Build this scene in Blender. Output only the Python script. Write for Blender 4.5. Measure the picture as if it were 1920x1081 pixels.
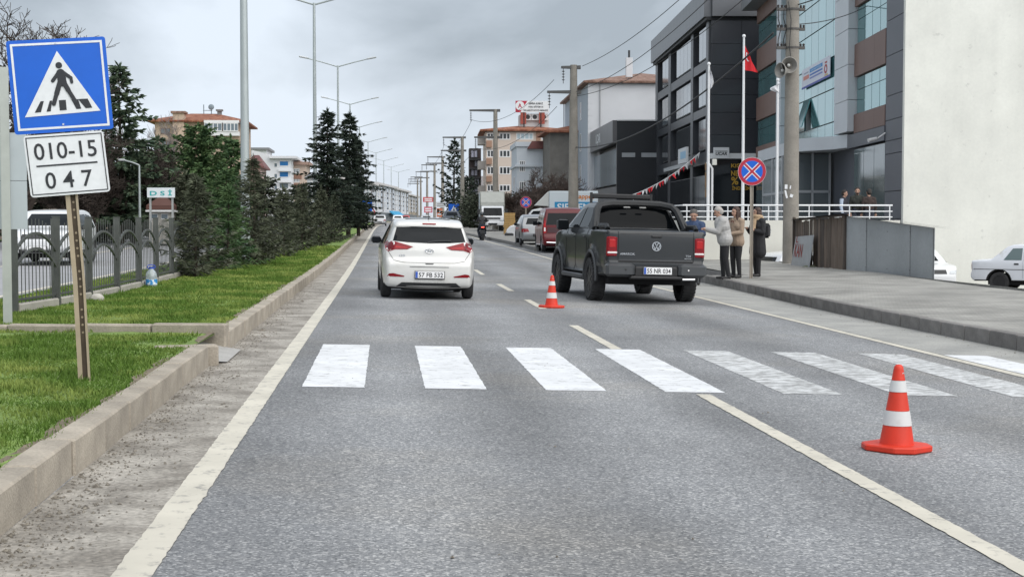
import bpy, bmesh, math, random
import numpy as np
from mathutils import Vector, Matrix, geometry
from mathutils.bvhtree import BVHTree

random.seed(7); rng = np.random.default_rng(7)
for o in list(bpy.data.objects): bpy.data.objects.remove(o)
scene = bpy.context.scene
C = scene.collection
R = math.radians

# ------------------------------------------------------------------ camera
F, CX, CY, CAMZ = 2700.0, 960.0, 540.5, 1.42
PITCH = math.atan((540.5 - 415) / F)
YAW = math.atan((960 - 722) * math.cos(PITCH) / F)
cam_d = bpy.data.cameras.new('camera'); cam_d.sensor_width = 36; cam_d.lens = 36 * F / 1920
cam_d.clip_start = .1; cam_d.clip_end = 6000
cam = bpy.data.objects.new('camera', cam_d); C.objects.link(cam)
cam.location = (0, 0, CAMZ); cam.rotation_euler = (math.pi / 2 - PITCH, 0, -YAW)
scene.camera = cam

# ------------------------------------------------------------------ sky, sun, exposure
scene.view_settings.view_transform = 'Standard'; scene.view_settings.look = 'None'
scene.view_settings.gamma = 1; scene.view_settings.use_curve_mapping = False
scene.view_settings.exposure = 1.12
EXPM = 2 ** 1.04
SUN_EL, SUN_AZ = R(50), R(140)      # azimuth from +Y (the road) towards +X: high on the right, a little behind the camera
world = bpy.data.worlds.new('World'); scene.world = world; world.use_nodes = True
wn, wl = world.node_tree.nodes, world.node_tree.links
wn.clear()
wo = wn.new('ShaderNodeOutputWorld'); bg = wn.new('ShaderNodeBackground'); wl.new(bg.outputs[0], wo.inputs[0])
sky = wn.new('ShaderNodeTexSky'); sky.sky_type = 'NISHITA'; sky.sun_disc = False
sky.sun_elevation = SUN_EL; sky.sun_rotation = SUN_AZ; sky.air_density = 1.2; sky.dust_density = 3
skm = wn.new('ShaderNodeMix'); skm.data_type = 'RGBA'; skm.blend_type = 'MULTIPLY'; skm.inputs[0].default_value = 1
wl.new(sky.outputs[0], skm.inputs[6]); skm.inputs[7].default_value = (.07, .07, .07, 1)
tc = wn.new('ShaderNodeTexCoord'); mp = wn.new('ShaderNodeMapping'); mp.inputs['Scale'].default_value = (1, 1, 2.1)
mp.inputs['Location'].default_value = (42.3, 18.75, 30.11)
wl.new(tc.outputs['Generated'], mp.inputs[0])
nz = wn.new('ShaderNodeTexNoise'); nz.inputs['Scale'].default_value = 3.0; nz.inputs['Detail'].default_value = 7
nz.inputs['Roughness'].default_value = .5; nz.inputs['Distortion'].default_value = .35
wl.new(mp.outputs[0], nz.inputs[0])
rp = wn.new('ShaderNodeValToRGB')
rp.color_ramp.elements[0].position = .38; rp.color_ramp.elements[1].position = .60
def sc(c, k): return (c[0] * k, c[1] * k, c[2] * k, 1)
rp.color_ramp.elements[0].color = sc((.40, .455, .515), 1 / EXPM)
rp.color_ramp.elements[1].color = sc((.80, .88, .98), 1 / EXPM)
wl.new(nz.outputs[0], rp.inputs[0])
cm = wn.new('ShaderNodeMix'); cm.data_type = 'RGBA'; cm.inputs[0].default_value = .93
wl.new(skm.outputs[2], cm.inputs[6]); wl.new(rp.outputs[0], cm.inputs[7]); wl.new(cm.outputs[2], bg.inputs[0])
bg.inputs[1].default_value = 1.0
sun_d = bpy.data.lights.new('sun', 'SUN'); sun_d.energy = 1.5; sun_d.angle = R(90); sun_d.color = (1, .965, .92)
sun = bpy.data.objects.new('sun', sun_d); C.objects.link(sun)
sun_vec = Vector((math.sin(SUN_AZ) * math.cos(SUN_EL), math.cos(SUN_AZ) * math.cos(SUN_EL), math.sin(SUN_EL)))
sun.rotation_euler = sun_vec.to_track_quat('Z', 'Y').to_euler(); sun.location = sun_vec * 50
scene.render.engine = 'CYCLES'

# ------------------------------------------------------------------ picture geometry -> places on the site
cp, sp_, cy_, sy_ = math.cos(PITCH), math.sin(PITCH), math.cos(YAW), math.sin(YAW)
RIGHT = Vector((cy_, -sy_, 0)); FWD = Vector((sy_ * cp, cy_ * cp, -sp_)); UP = RIGHT.cross(FWD)
CAMP = Vector((0, 0, CAMZ))
def ray(u, v): return FWD * F + RIGHT * (u - CX) + UP * (CY - v)
def P(u, v, y):
    d = ray(u, v); return CAMP + d * (y / d.y)
def smooth(a, b, t):
    t = min(1, max(0, (t - a) / (b - a))); return t * t * (3 - 2 * t)
def rise(y):
    a = max(0, min(y, 120) - 30); r = .008 * (a - min(a, 20) * (1 - min(a, 20) / 40)) if a > 0 else 0
    return r + .003 * max(0, y - 120)
def zr(x, y): return -.025 * x * (1 - .7 * smooth(35, 70, y)) + rise(y)
def gp(u, v, dz=0.0):
    d = ray(u, v); lo, hi = 3.0, 600.0
    def g(y):
        p = CAMP + d * (y / d.y); return p.z - zr(p.x, p.y) - dz
    for _ in range(50):
        m = (lo + hi) / 2
        if g(m) > 0: lo = m
        else: hi = m
    return CAMP + d * (lo / d.y)
def head_of(u):          # unit ground direction whose vanishing point has picture column u
    d = ray(u, 415); v = Vector((d.x, d.y)); return v.normalized()

# ------------------------------------------------------------------ materials
def lin(c):
    if isinstance(c, str):
        c = tuple(int(c[i:i + 2], 16) / 255 for i in (0, 2, 4))
        return tuple(x / 12.92 if x <= .04045 else ((x + .055) / 1.055) ** 2.4 for x in c)
    return c
MATS = {}
def M(name, col=(.5, .5, .5), rough=.6, metal=0.0, var=0.0, vs=3.0, bump=0.0, bs=40.0, spec=.5, rnd=0.0, coat=0.0, col2=None, lo=.4, hi=.6, stretch=None, trans=0.0, detail=5, fine=0.0, fs=60.0, alpha=None):
    if name in MATS: return MATS[name]
    m = bpy.data.materials.new(name); m.use_nodes = True
    n, l = m.node_tree.nodes, m.node_tree.links
    b = n['Principled BSDF']; c = lin(col)
    b.inputs['Base Color'].default_value = (*c, 1); b.inputs['Roughness'].default_value = rough
    b.inputs['Metallic'].default_value = metal; b.inputs['Specular IOR Level'].default_value = spec
    b.inputs['Coat Weight'].default_value = coat; b.inputs['Coat Roughness'].default_value = .05
    if trans: b.inputs['Transmission Weight'].default_value = trans
    if alpha is not None: b.inputs['Alpha'].default_value = alpha
    tco = n.new('ShaderNodeTexCoord'); vec = tco.outputs['Object']
    if stretch:
        mpp = n.new('ShaderNodeMapping'); mpp.inputs['Scale'].default_value = stretch; l.new(vec, mpp.inputs[0]); vec = mpp.outputs[0]
    src = None
    if var or col2:
        t = n.new('ShaderNodeTexNoise'); t.inputs['Scale'].default_value = vs; t.inputs['Detail'].default_value = detail
        t.inputs['Roughness'].default_value = .6
        l.new(vec, t.inputs[0]); r = n.new('ShaderNodeValToRGB')
        r.color_ramp.elements[0].position = lo - .1 if not col2 else lo; r.color_ramp.elements[1].position = hi + .1 if not col2 else hi
        r.color_ramp.elements[0].color = (*[x * (1 - var) for x in c], 1)
        c2 = lin(col2) if col2 else tuple(min(1, x * (1 + var)) for x in c)
        r.color_ramp.elements[1].color = (*c2, 1)
        l.new(t.outputs[0], r.inputs[0]); src = r.outputs[0]
    if fine:
        t = n.new('ShaderNodeTexNoise'); t.inputs['Scale'].default_value = fs; t.inputs['Detail'].default_value = 3
        l.new(vec, t.inputs[0]); mr = n.new('ShaderNodeMapRange'); mr.inputs[1].default_value = .3; mr.inputs[2].default_value = .7
        mr.inputs[3].default_value = 1 - fine; mr.inputs[4].default_value = 1 + fine; l.new(t.outputs[0], mr.inputs[0])
        mx = n.new('ShaderNodeVectorMath'); mx.operation = 'SCALE'
        if src: l.new(src, mx.inputs[0])
        else: mx.inputs[0].default_value = c
        l.new(mr.outputs[0], mx.inputs['Scale']); src = mx.outputs[0]
    if rnd:
        oi = n.new('ShaderNodeObjectInfo'); mr = n.new('ShaderNodeMapRange'); mr.inputs[3].default_value = 1 - rnd; mr.inputs[4].default_value = 1 + rnd
        l.new(oi.outputs['Random'], mr.inputs[0]); mx = n.new('ShaderNodeVectorMath'); mx.operation = 'SCALE'
        if src: l.new(src, mx.inputs[0])
        else: mx.inputs[0].default_value = c
        l.new(mr.outputs[0], mx.inputs['Scale']); src = mx.outputs[0]
    if src: l.new(src, b.inputs['Base Color'])
    if bump:
        t = n.new('ShaderNodeTexNoise'); t.inputs['Scale'].default_value = bs; t.inputs['Detail'].default_value = 4; l.new(vec, t.inputs[0])
        bp = n.new('ShaderNodeBump'); bp.inputs['Strength'].default_value = bump; bp.inputs['Distance'].default_value = .02
        l.new(t.outputs[0], bp.inputs['Height']); l.new(bp.outputs[0], b.inputs['Normal'])
    MATS[name] = m; return m

# ------------------------------------------------------------------ mesh building
class MB:
    def __init__(s): s.v = []; s.f = []; s.m = []; s.mi = 0
    def add(s, vs, fs):
        o = len(s.v); s.v += [tuple(v) for v in vs]; s.f += [tuple(i + o for i in f) for f in fs]; s.m += [s.mi] * len(fs); return s
    def box(s, x0, x1, y0, y1, z0, z1, rz=0, c=None, mat=None):
        p = [Vector((x, y, z)) for z in (z0, z1) for y in (y0, y1) for x in (x0, x1)]
        if rz or c or mat:
            T = mat or (Matrix.Translation(c or (0, 0, 0)) @ Matrix.Rotation(rz, 4, 'Z')); p = [T @ q for q in p]
        return s.add(p, [(0, 2, 3, 1), (4, 5, 7, 6), (0, 1, 5, 4), (2, 6, 7, 3), (0, 4, 6, 2), (1, 3, 7, 5)])
    def bbox(s, x0, x1, y0, y1, z0, z1, b=.02, mat=None):      # bevelled box
        cx, cy, cz = (x0 + x1) / 2, (y0 + y1) / 2, (z0 + z1) / 2; hx, hy, hz = abs(x1 - x0) / 2, abs(y1 - y0) / 2, abs(z1 - z0) / 2
        b = min(b, hx * .9, hy * .9, hz * .9); vs = []
        rings = [(hx - b, hy - b, -hz), (hx, hy, -hz + b), (hx, hy, hz - b), (hx - b, hy - b, hz)]
        n = 8
        for ax, ay, az in rings:
            for (sx, sy, e) in [(-1, -1, 0), (-1, -1, 1), (1, -1, 1), (1, -1, 0), (1, 1, 0), (1, 1, 1), (-1, 1, 1), (-1, 1, 0)]:
                vs.append(Vector((cx + sx * (ax - (b if e else 0)), cy + sy * (ay - (0 if e else b)), cz + az)))
        if mat: vs = [mat @ q for q in vs]
        fs = [tuple(range(7, -1, -1)), tuple(range(24, 32))]
        for k in range(3):
            for i in range(8): j = (i + 1) % 8; fs.append((k * 8 + i, k * 8 + j, k * 8 + 8 + j, k * 8 + 8 + i))
        return s.add(vs, fs)
    def ring(s, p0, p1, r0, r1, n=10, caps=True):
        p0, p1 = Vector(p0), Vector(p1); d = (p1 - p0)
        if d.length < 1e-9: return s
        q = d.to_track_quat('Z', 'Y'); vs = []
        for p, r in ((p0, r0), (p1, r1)):
            for i in range(n):
                a = 2 * math.pi * i / n; vs.append(p + q @ Vector((r * math.cos(a), r * math.sin(a), 0)))
        fs = [(i, (i + 1) % n, n + (i + 1) % n, n + i) for i in range(n)]
        if caps: fs += [tuple(range(n - 1, -1, -1)), tuple(range(n, 2 * n))]
        return s.add(vs, fs)
    def tube(s, pts, r, n=6, caps=True):
        pts = [Vector(p) for p in pts]; k = len(pts); rs = r if isinstance(r, (list, tuple)) else [r] * k; vs = []; prev = None
        for i, p in enumerate(pts):
            t = (pts[min(i + 1, k - 1)] - pts[max(i - 1, 0)]).normalized()
            if prev is None: a = t.orthogonal().normalized()
            else: a = (prev - t * prev.dot(t)).normalized()
            prev = a; b = t.cross(a)
            for j in range(n):
                g = 2 * math.pi * j / n; vs.append(p + (a * math.cos(g) + b * math.sin(g)) * rs[i])
        fs = [(i * n + j, i * n + (j + 1) % n, (i + 1) * n + (j + 1) % n, (i + 1) * n + j) for i in range(k - 1) for j in range(n)]
        if caps: fs += [tuple(range(n - 1, -1, -1)), tuple(range((k - 1) * n, k * n))]
        return s.add(vs, fs)
    def lathe(s, prof, n=20, mat=None, closed=False):      # profile (r, z) about Z
        vs = []; k = len(prof)
        for r, z in prof:
            for i in range(n):
                a = 2 * math.pi * i / n; q = Vector((r * math.cos(a), r * math.sin(a), z)); vs.append(mat @ q if mat else q)
        rng_ = range(k if closed else k - 1)
        fs = [(i * n + j, i * n + (j + 1) % n, ((i + 1) % k) * n + (j + 1) % n, ((i + 1) % k) * n + j) for i in rng_ for j in range(n)]
        if not closed: fs += [tuple(range(n - 1, -1, -1)), tuple(range((k - 1) * n, k * n))]
        return s.add(vs, fs)
    def prism(s, poly, d0, d1, axis='y', mat=None):        # 2-D outline extruded along an axis
        def q(a, b, d): return Vector((a, d, b)) if axis == 'y' else (Vector((d, a, b)) if axis == 'x' else Vector((a, b, d)))
        n = len(poly); vs = [q(a, b, d0) for a, b in poly] + [q(a, b, d1) for a, b in poly]
        if mat: vs = [mat @ v for v in vs]
        t = geometry.tessellate_polygon([[Vector((a, b, 0)) for a, b in poly]])
        fs = [tuple(x) for x in t] + [tuple(i + n for i in reversed(x)) for x in t] + [(i, (i + 1) % n, n + (i + 1) % n, n + i) for i in range(n)]
        return s.add(vs, fs)
    def ball(s, c, r, n=10, k=6, sc=(1, 1, 1), mat=None):
        c = Vector(c); vs = []; 
        for i in range(1, k):
            t = math.pi * i / k
            for j in range(n):
                a = 2 * math.pi * j / n; q = Vector((r * sc[0] * math.sin(t) * math.cos(a), r * sc[1] * math.sin(t) * math.sin(a), r * sc[2] * math.cos(t)))
                vs.append(c + (mat @ q if mat else q))
        e = Vector((0, 0, r * sc[2])); e = mat @ e if mat else e
        vs += [c + e, c - e]; a, b = len(vs) - 2, len(vs) - 1
        fs = [(i * n + j, (i + 1) * n + j, (i + 1) * n + (j + 1) % n, i * n + (j + 1) % n) for i in range(k - 2) for j in range(n)]
        fs += [(a, j, (j + 1) % n) for j in range(n)] + [(b, (k - 2) * n + (j + 1) % n, (k - 2) * n + j) for j in range(n)]
        return s.add(vs, fs)
    def mesh(s, name, mats, smooth=False, fix=True):
        me = bpy.data.meshes.new(name); me.from_pydata(s.v, [], s.f)
        for m in (mats if isinstance(mats, (list, tuple)) else [mats]): me.materials.append(m)
        if any(s.m): me.polygons.foreach_set('material_index', s.m)
        if fix:
            bm = bmesh.new(); bm.from_mesh(me); bmesh.ops.recalc_face_normals(bm, faces=bm.faces); bm.to_mesh(me); bm.free()
        if smooth is not False: shade(me, smooth)
        return me
    def build(s, name, mats, parent=None, smooth=False, loc=None, rz=0, fix=True):
        return obj(name, s.mesh(name, mats, smooth, fix), parent, loc, rz)
def shade(me, ang=True):
    me.polygons.foreach_set('use_smooth', [True] * len(me.polygons))
    me.set_sharp_from_angle(angle=R(40 if ang is True else ang))
def obj(name, me, parent=None, loc=None, rz=0):
    o = bpy.data.objects.new(name, me); C.objects.link(o)
    if parent: o.parent = parent
    if loc is not None: o.location = loc
    if rz: o.rotation_euler.z = rz
    return o
def tag(o, label=None, cat=None, group=None, kind=None):
    if label: o['label'] = label
    if cat: o['category'] = cat
    if group: o['group'] = group
    if kind: o['kind'] = kind
    return o
def thing(name, label, cat, loc=(0, 0, 0), rz=0, group=None):
    o = bpy.data.objects.new(name, None); C.objects.link(o); o.location = loc; o.rotation_euler.z = rz; o.empty_display_size = .2
    return tag(o, label, cat, group)
def copy_tree(o, parent=None):
    c = o.copy(); C.objects.link(c); c.parent = parent
    for ch in list(o.children): copy_tree(ch, c)
    return c
def fast_mesh(name, verts, faces, mat, smooth=False):
    me = bpy.data.meshes.new(name); n = len(verts); k = faces.shape[1]; nf = len(faces)
    me.vertices.add(n); me.vertices.foreach_set('co', np.asarray(verts, np.float32).ravel())
    me.loops.add(nf * k); me.loops.foreach_set('vertex_index', np.asarray(faces, np.int32).ravel())
    me.polygons.add(nf); me.polygons.foreach_set('loop_start', np.arange(nf, dtype=np.int32) * k)
    me.update(calc_edges=True); me.materials.append(mat)
    return me
_TX = {}
def text_mesh(s, bold=0.0):
    k = (s, bold)
    if k in _TX: return _TX[k]
    cu = bpy.data.curves.new('lettering', 'FONT'); cu.body = s; cu.size = 1; cu.align_x = 'LEFT'; cu.offset = bold; cu.resolution_u = 3
    ob = bpy.data.objects.new('lettering', cu); C.objects.link(ob)
    dg = bpy.context.evaluated_depsgraph_get(); me = bpy.data.meshes.new_from_object(ob.evaluated_get(dg))
    v = np.empty(len(me.vertices) * 3, np.float32); me.vertices.foreach_get('co', v); v = v.reshape(-1, 3)
    f = [tuple(p.vertices) for p in me.polygons]
    bpy.data.objects.remove(ob); bpy.data.curves.remove(cu); bpy.data.meshes.remove(me)
    _TX[k] = (v, f); return _TX[k]
def lettering(parent, s, cx, cz, w, h, mat, y=0.0, bold=0.0, T=None, name='lettering', shear=0.0):
    # text in the local XZ plane, read from -Y; fitted to w x h (either may be None)
    v, f = text_mesh(s, bold)
    mn, mx = v.min(0), v.max(0); sx = w / (mx[0] - mn[0]) if w else None; sz = h / (mx[1] - mn[1]) if h else None
    sx = sx or sz; sz = sz or sx
    X = (v[:, 0] - (mn[0] + mx[0]) / 2) * sx + cx; Z = (v[:, 1] - (mn[1] + mx[1]) / 2) * sz + cz
    X = X + (Z - cz) * shear
    vs = [Vector((a, y, b)) for a, b in zip(X, Z)]
    if T: vs = [T @ q for q in vs]
    mb = MB(); mb.add(vs, f); return mb.build(name, mat, parent, fix=False)
# ================================================================== ground, road, kerbs, pavement
XK = -1.68                      # face of the left kerb
def xkr(y):                     # right kerb face
    if y < 38: return 7.88 + .5 * smooth(22, 38, y)
    if y < 63: return 9.6
    return 6.55 - .9 * smooth(63, 110, y)
def xlr(y): return 6.5 - .75 * smooth(28, 85, y)     # right edge line
ZG = .25                        # grass level near the camera
def zgrass(y): return ZG + rise(y)
ZP = .0                       # right pavement level near the camera
def zpav(y): return ZP + rise(y) * 1.0

def road_mat():
    m = bpy.data.materials.new('asphalt'); m.use_nodes = True; n, l = m.node_tree.nodes, m.node_tree.links
    b = n['Principled BSDF']; b.inputs['Roughness'].default_value = .82; b.inputs['Specular IOR Level'].default_value = .35
    t = n.new('ShaderNodeTexCoord'); o = t.outputs['Object']
    def noise(s, d=4, st=None, r=.6):
        q = n.new('ShaderNodeTexNoise'); q.inputs['Scale'].default_value = s; q.inputs['Detail'].default_value = d; q.inputs['Roughness'].default_value = r
        if st:
            mpp = n.new('ShaderNodeMapping'); mpp.inputs['Scale'].default_value = st; l.new(o, mpp.inputs[0]); l.new(mpp.outputs[0], q.inputs[0])
        else: l.new(o, q.inputs[0])
        return q.outputs[0]
    def rng2(x, a, b_, c, d):
        q = n.new('ShaderNodeMapRange'); l.new(x, q.inputs[0])
        for i, val in enumerate((a, b_, c, d)): q.inputs[i + 1].default_value = val
        return q.outputs[0]
    def mul(a, b_):
        q = n.new('ShaderNodeMath'); q.operation = 'MULTIPLY'; l.new(a, q.inputs[0]); l.new(b_, q.inputs[1]); return q.outputs[0]
    v = n.new('ShaderNodeTexVoronoi'); v.inputs['Scale'].default_value = 80; l.new(o, v.inputs[0])
    sep = n.new('ShaderNodeSeparateColor'); l.new(v.outputs['Color'], sep.inputs[0])
    rp_ = n.new('ShaderNodeValToRGB'); l.new(sep.outputs[0], rp_.inputs[0]); e = rp_.color_ramp.elements
    e[0].position = 0; e[0].color = (.128, .134, .141, 1); e[1].position = 1; e[1].color = (.45, .45, .445, 1)
    k = e.new(.3); k.color = (.2, .205, .213, 1); k = e.new(.78); k.color = (.262, .266, .27, 1)
    f = mul(rng2(noise(.35, 3), .3, .7, .80, 1.14), rng2(noise(1.1, 4, (1, .12, 1)), .3, .7, .86, 1.1))
    f = mul(f, rng2(noise(140, 2), .3, .7, .8, 1.2))
    sx = n.new('ShaderNodeSeparateXYZ'); l.new(o, sx.inputs[0]); wv = n.new('ShaderNodeMath'); wv.operation = 'MULTIPLY_ADD'; l.new(sx.outputs[0], wv.inputs[0]); wv.inputs[1].default_value = 3.42; wv.inputs[2].default_value = .55
    wob = n.new('ShaderNodeMath'); wob.operation = 'MULTIPLY_ADD'; l.new(noise(.15, 2), wob.inputs[0]); wob.inputs[1].default_value = 1.6; l.new(wv.outputs[0], wob.inputs[2])
    sn = n.new('ShaderNodeMath'); sn.operation = 'SINE'; l.new(wob.outputs[0], sn.inputs[0]); f = mul(f, rng2(sn.outputs[0], -1, 1, .82, 1.09))
    f = mul(f, rng2(noise(2.3, 6, (1, .5, 1), .7), .6, .72, 1, .74))
    mx = n.new('ShaderNodeVectorMath'); mx.operation = 'SCALE'; l.new(rp_.outputs[0], mx.inputs[0]); l.new(f, mx.inputs['Scale'])
    # warm dusty tint in loose patches
    dm = n.new('ShaderNodeMix'); dm.data_type = 'RGBA'; dm.blend_type = 'MULTIPLY'; l.new(rng2(noise(.22, 5), .5, .66, 0, .8), dm.inputs[0]); l.new(mx.outputs[0], dm.inputs[6]); dm.inputs[7].default_value = (1.08, 1.02, .93, 1)
    l.new(dm.outputs[2], b.inputs['Base Color'])
    bp = n.new('ShaderNodeBump'); bp.inputs['Strength'].default_value = .45; bp.inputs['Distance'].default_value = .008
    l.new(sep.outputs[1], bp.inputs['Height']); l.new(bp.outputs[0], b.inputs['Normal'])
    return m
ASPH = road_mat()
def paint_mat(name, c, wear, base=(.27, .27, .265), vs=9, st=(1, 1, 1)):
    m = bpy.data.materials.new(name); m.use_nodes = True; n, l = m.node_tree.nodes, m.node_tree.links
    b = n['Principled BSDF']; b.inputs['Roughness'].default_value = .7
    t = n.new('ShaderNodeTexCoord'); mpp = n.new('ShaderNodeMapping'); mpp.inputs['Scale'].default_value = st
    oi = n.new('ShaderNodeObjectInfo'); l.new(t.outputs['Object'], mpp.inputs[0])
    a = n.new('ShaderNodeTexNoise'); a.inputs['Scale'].default_value = vs; a.inputs['Detail'].default_value = 9; a.inputs['Roughness'].default_value = .72; l.new(mpp.outputs[0], a.inputs[0])
    r = n.new('ShaderNodeValToRGB'); l.new(a.outputs[0], r.inputs[0]); e = r.color_ramp.elements
    e[0].position = wear - .06; e[1].position = wear + .06; e[0].color = (*base, 1); e[1].color = (*c, 1)
    d = n.new('ShaderNodeTexNoise'); d.inputs['Scale'].default_value = 2.2; d.inputs['Detail'].default_value = 6; l.new(t.outputs['Object'], d.inputs[0])
    mr = n.new('ShaderNodeMapRange'); l.new(d.outputs[0], mr.inputs[0]); mr.inputs[1].default_value = .3; mr.inputs[2].default_value = .7; mr.inputs[3].default_value = .84; mr.inputs[4].default_value = 1.04
    mx = n.new('ShaderNodeVectorMath'); mx.operation = 'SCALE'; l.new(r.outputs[0], mx.inputs[0]); l.new(mr.outputs[0], mx.inputs['Scale'])
    l.new(mx.outputs[0], b.inputs['Base Color']); return m
PAINT = paint_mat('road_paint_white', (.69, .70, .71), .395, vs=8, st=(1, 1.5, 1))
PAINT2 = paint_mat('road_paint_scuffed', (.62, .63, .63), .49, vs=7, st=(1, 2.2, 1))
PAINTY = paint_mat('road_paint_dusty', (.58, .545, .46), .40, vs=11, base=(.31, .295, .265))

def bend(y): return 1.1e-4 * max(0, y - 150) ** 2 if y < 700 else 33.3
def steps(a, b):
    ys = [a]
    while ys[-1] < b: ys.append(min(b, ys[-1] + max(.5, ys[-1] * .05)))
    return ys
def sheet(name, ys, xl, xr, zf, mat, dz=0.0, nx=6, parent=None):
    mb = MB(); g = []
    for y in ys:
        a = xl(y) if callable(xl) else xl; b = xr(y) if callable(xr) else xr; row = []
        for i in range(nx + 1):
            x = a + (b - a) * i / nx; row.append(len(mb.v)); mb.v.append((x + bend(y), y, zf(x, y) + dz))
        g.append(row)
    for i in range(len(ys) - 1):
        for j in range(nx): mb.f.append((g[i][j], g[i][j + 1], g[i + 1][j + 1], g[i + 1][j])); mb.m.append(0)
    return mb.build(name, mat, parent, smooth=True, fix=False)
YF = 560.0
road = tag(sheet('road', steps(2, YF), XK - .06, lambda y: xkr(y) + .05, zr, ASPH, nx=10), kind='structure')
DUST = M('gutter_dust', (.275, .25, .215), .95, var=.28, vs=2.4, fine=.3, fs=38, bump=.3, bs=60, col2=(.36, .335, .295), lo=.38, hi=.62)
DUSTR = M('roadside_dust', (.30, .30, .285), .95, var=.14, vs=1.2, fine=.2, fs=50, bump=.3, bs=60, col2=(.37, .365, .34), lo=.35, hi=.7)
tag(sheet('gutter', steps(2, 260), XK, lambda y: -1.06 + .02 * math.sin(y * 1.3), zr, DUST, .002, 3), kind='structure')
tag(sheet('roadside_strip', steps(4, 38), lambda y: xlr(y) + .1, lambda y: xkr(y), zr, DUSTR, .002, 4), kind='structure')
# painted lines, parts of the road
def line(name, y0, y1, xf, w, mat, dz=.005):
    ys = steps(y0, y1)
    fine_ = [y0 + .06 * i for i in range(int((min(y1, 22) - y0) / .06))] if y0 < 20 else []
    if fine_:
        g = random.Random(int(y0 * 10 + w * 1000)); ys = fine_ + [y for y in steps(max(y0, fine_[-1] + .06), y1)]; jl = {y: g.gauss(0, .0025) for y in ys}; jr = {y: g.gauss(0, .0025) for y in ys}; X_ = (lambda y: xf(y) if callable(xf) else xf)
        return sheet(name, ys, lambda y: X_(y) - w / 2 + jl[y], lambda y: X_(y) + w / 2 + jr[y], zr, mat, dz, 2, road)
    return sheet(name, ys, lambda y: (xf(y) if callable(xf) else xf) - w / 2 + .006 * math.sin(y * 3.1), lambda y: (xf(y) if callable(xf) else xf) + w / 2 + .006 * math.sin(y * 2.3 + 1), zr, mat, dz, 2, road)
line('edge_line', 3, 300, -1.0, .16, PAINTY)
line('edge_line', 5, 240, xlr, .13, PAINTY)
line('lane_line', 3.2, 12.15, 2.72, .125, PAINTY)
for a, b in ((16.55, 20.4), (24.3, 27.2), (30.6, 34), (39.5, 43), (48.5, 52), (57.5, 61), (66.5, 70), (76, 79), (85, 88), (94, 97), (104, 107), (114, 117)):
    line('lane_dash', a, b, 2.68, .13, PAINTY)
def stripe(x0, w, y0, y1, mat):
    mb = MB(); nx, ny = 12, 48
    for j in range(ny + 1):
        for i in range(nx + 1):
            x = x0 + w * i / nx + (random.gauss(0, .0025) if i in (0, nx) else 0); y = y0 + (y1 - y0) * j / ny + (random.gauss(0, .006) if j in (0, ny) else 0)
            mb.v.append((x, y, zr(x, y) + .003))
    for j in range(ny):
        for i in range(nx): k = j * (nx + 1) + i; mb.f.append((k, k + 1, k + nx + 2, k + nx + 1)); mb.m.append(0)
    return mb.build('crosswalk_stripe', mat, road, fix=False)
for i in range(8):
    stripe(-.71 + 1.045 * i, .53, 12.3, 16.55, PAINT if i in (0, 1, 2, 3, 7) else PAINT2)

# ---- kerbs: each stone a part
KERB = M('kerb_concrete', (.335, .295, .24), .9, var=.2, vs=4, fine=.12, fs=50, bump=.35, bs=60, rnd=.09)
KERBD = M('kerb_dark_concrete', (.19, .18, .17), .9, var=.2, vs=5, fine=.15, fs=50, bump=.35, bs=60, rnd=.18)
def kerb_stone_mesh(L, w, h, sx):
    mb = MB(); mb.bbox(0, w * sx, 0, L, -.25, h, .012); return mb.mesh('kerb_stone', KERB, False)
kerb_l = thing('kerb', None, None); kerb_l['kind'] = 'structure'
me = kerb_stone_mesh(.835, .17, .20, -1)
def stones(parent, me, y0, y1, xf, zf, L, tilt=.01, gap=.009):
    y = y0; n = 0
    while y < y1:
        o = obj('kerb_stone', me, parent, (xf(y) + random.uniform(-.006, .006), y, zf(xf(y), y) + random.uniform(-.004, .004)))
        dx = xf(y + L) - xf(y); dz = zf(xf(y), y + L) - zf(xf(y), y)
        o.rotation_euler = (math.atan2(dz, L), 0, -math.atan2(dx, L) + random.uniform(-tilt, tilt)); y += L + gap; n += 1
    return y
ye = stones(kerb_l, me, 4.55, 13.8, lambda y: XK, zr, .835)
stones(kerb_l, me, 15.75, 95, lambda y: XK, zr, .835, .006)
# the far run of the left kerb as one long piece
mb = MB()
ys = steps(95, 500)
for a, b in zip(ys[:-1], ys[1:]):
    mb.add([(XK, a, zr(XK, a) - .2), (XK - .2, a, zr(XK, a) - .2), (XK - .2, a, zr(XK, a) + .2), (XK, a, zr(XK, a) + .2), (XK, b, zr(XK, b) - .2), (XK - .2, b, zr(XK, b) - .2), (XK - .2, b, zr(XK, b) + .2), (XK, b, zr(XK, b) + .2)], [(0, 3, 7, 4), (3, 2, 6, 7), (1, 5, 6, 2)])
mb.v = [(x + bend(y), y, z) for x, y, z in mb.v]; mb.build('kerb_run', KERB, kerb_l)
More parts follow.
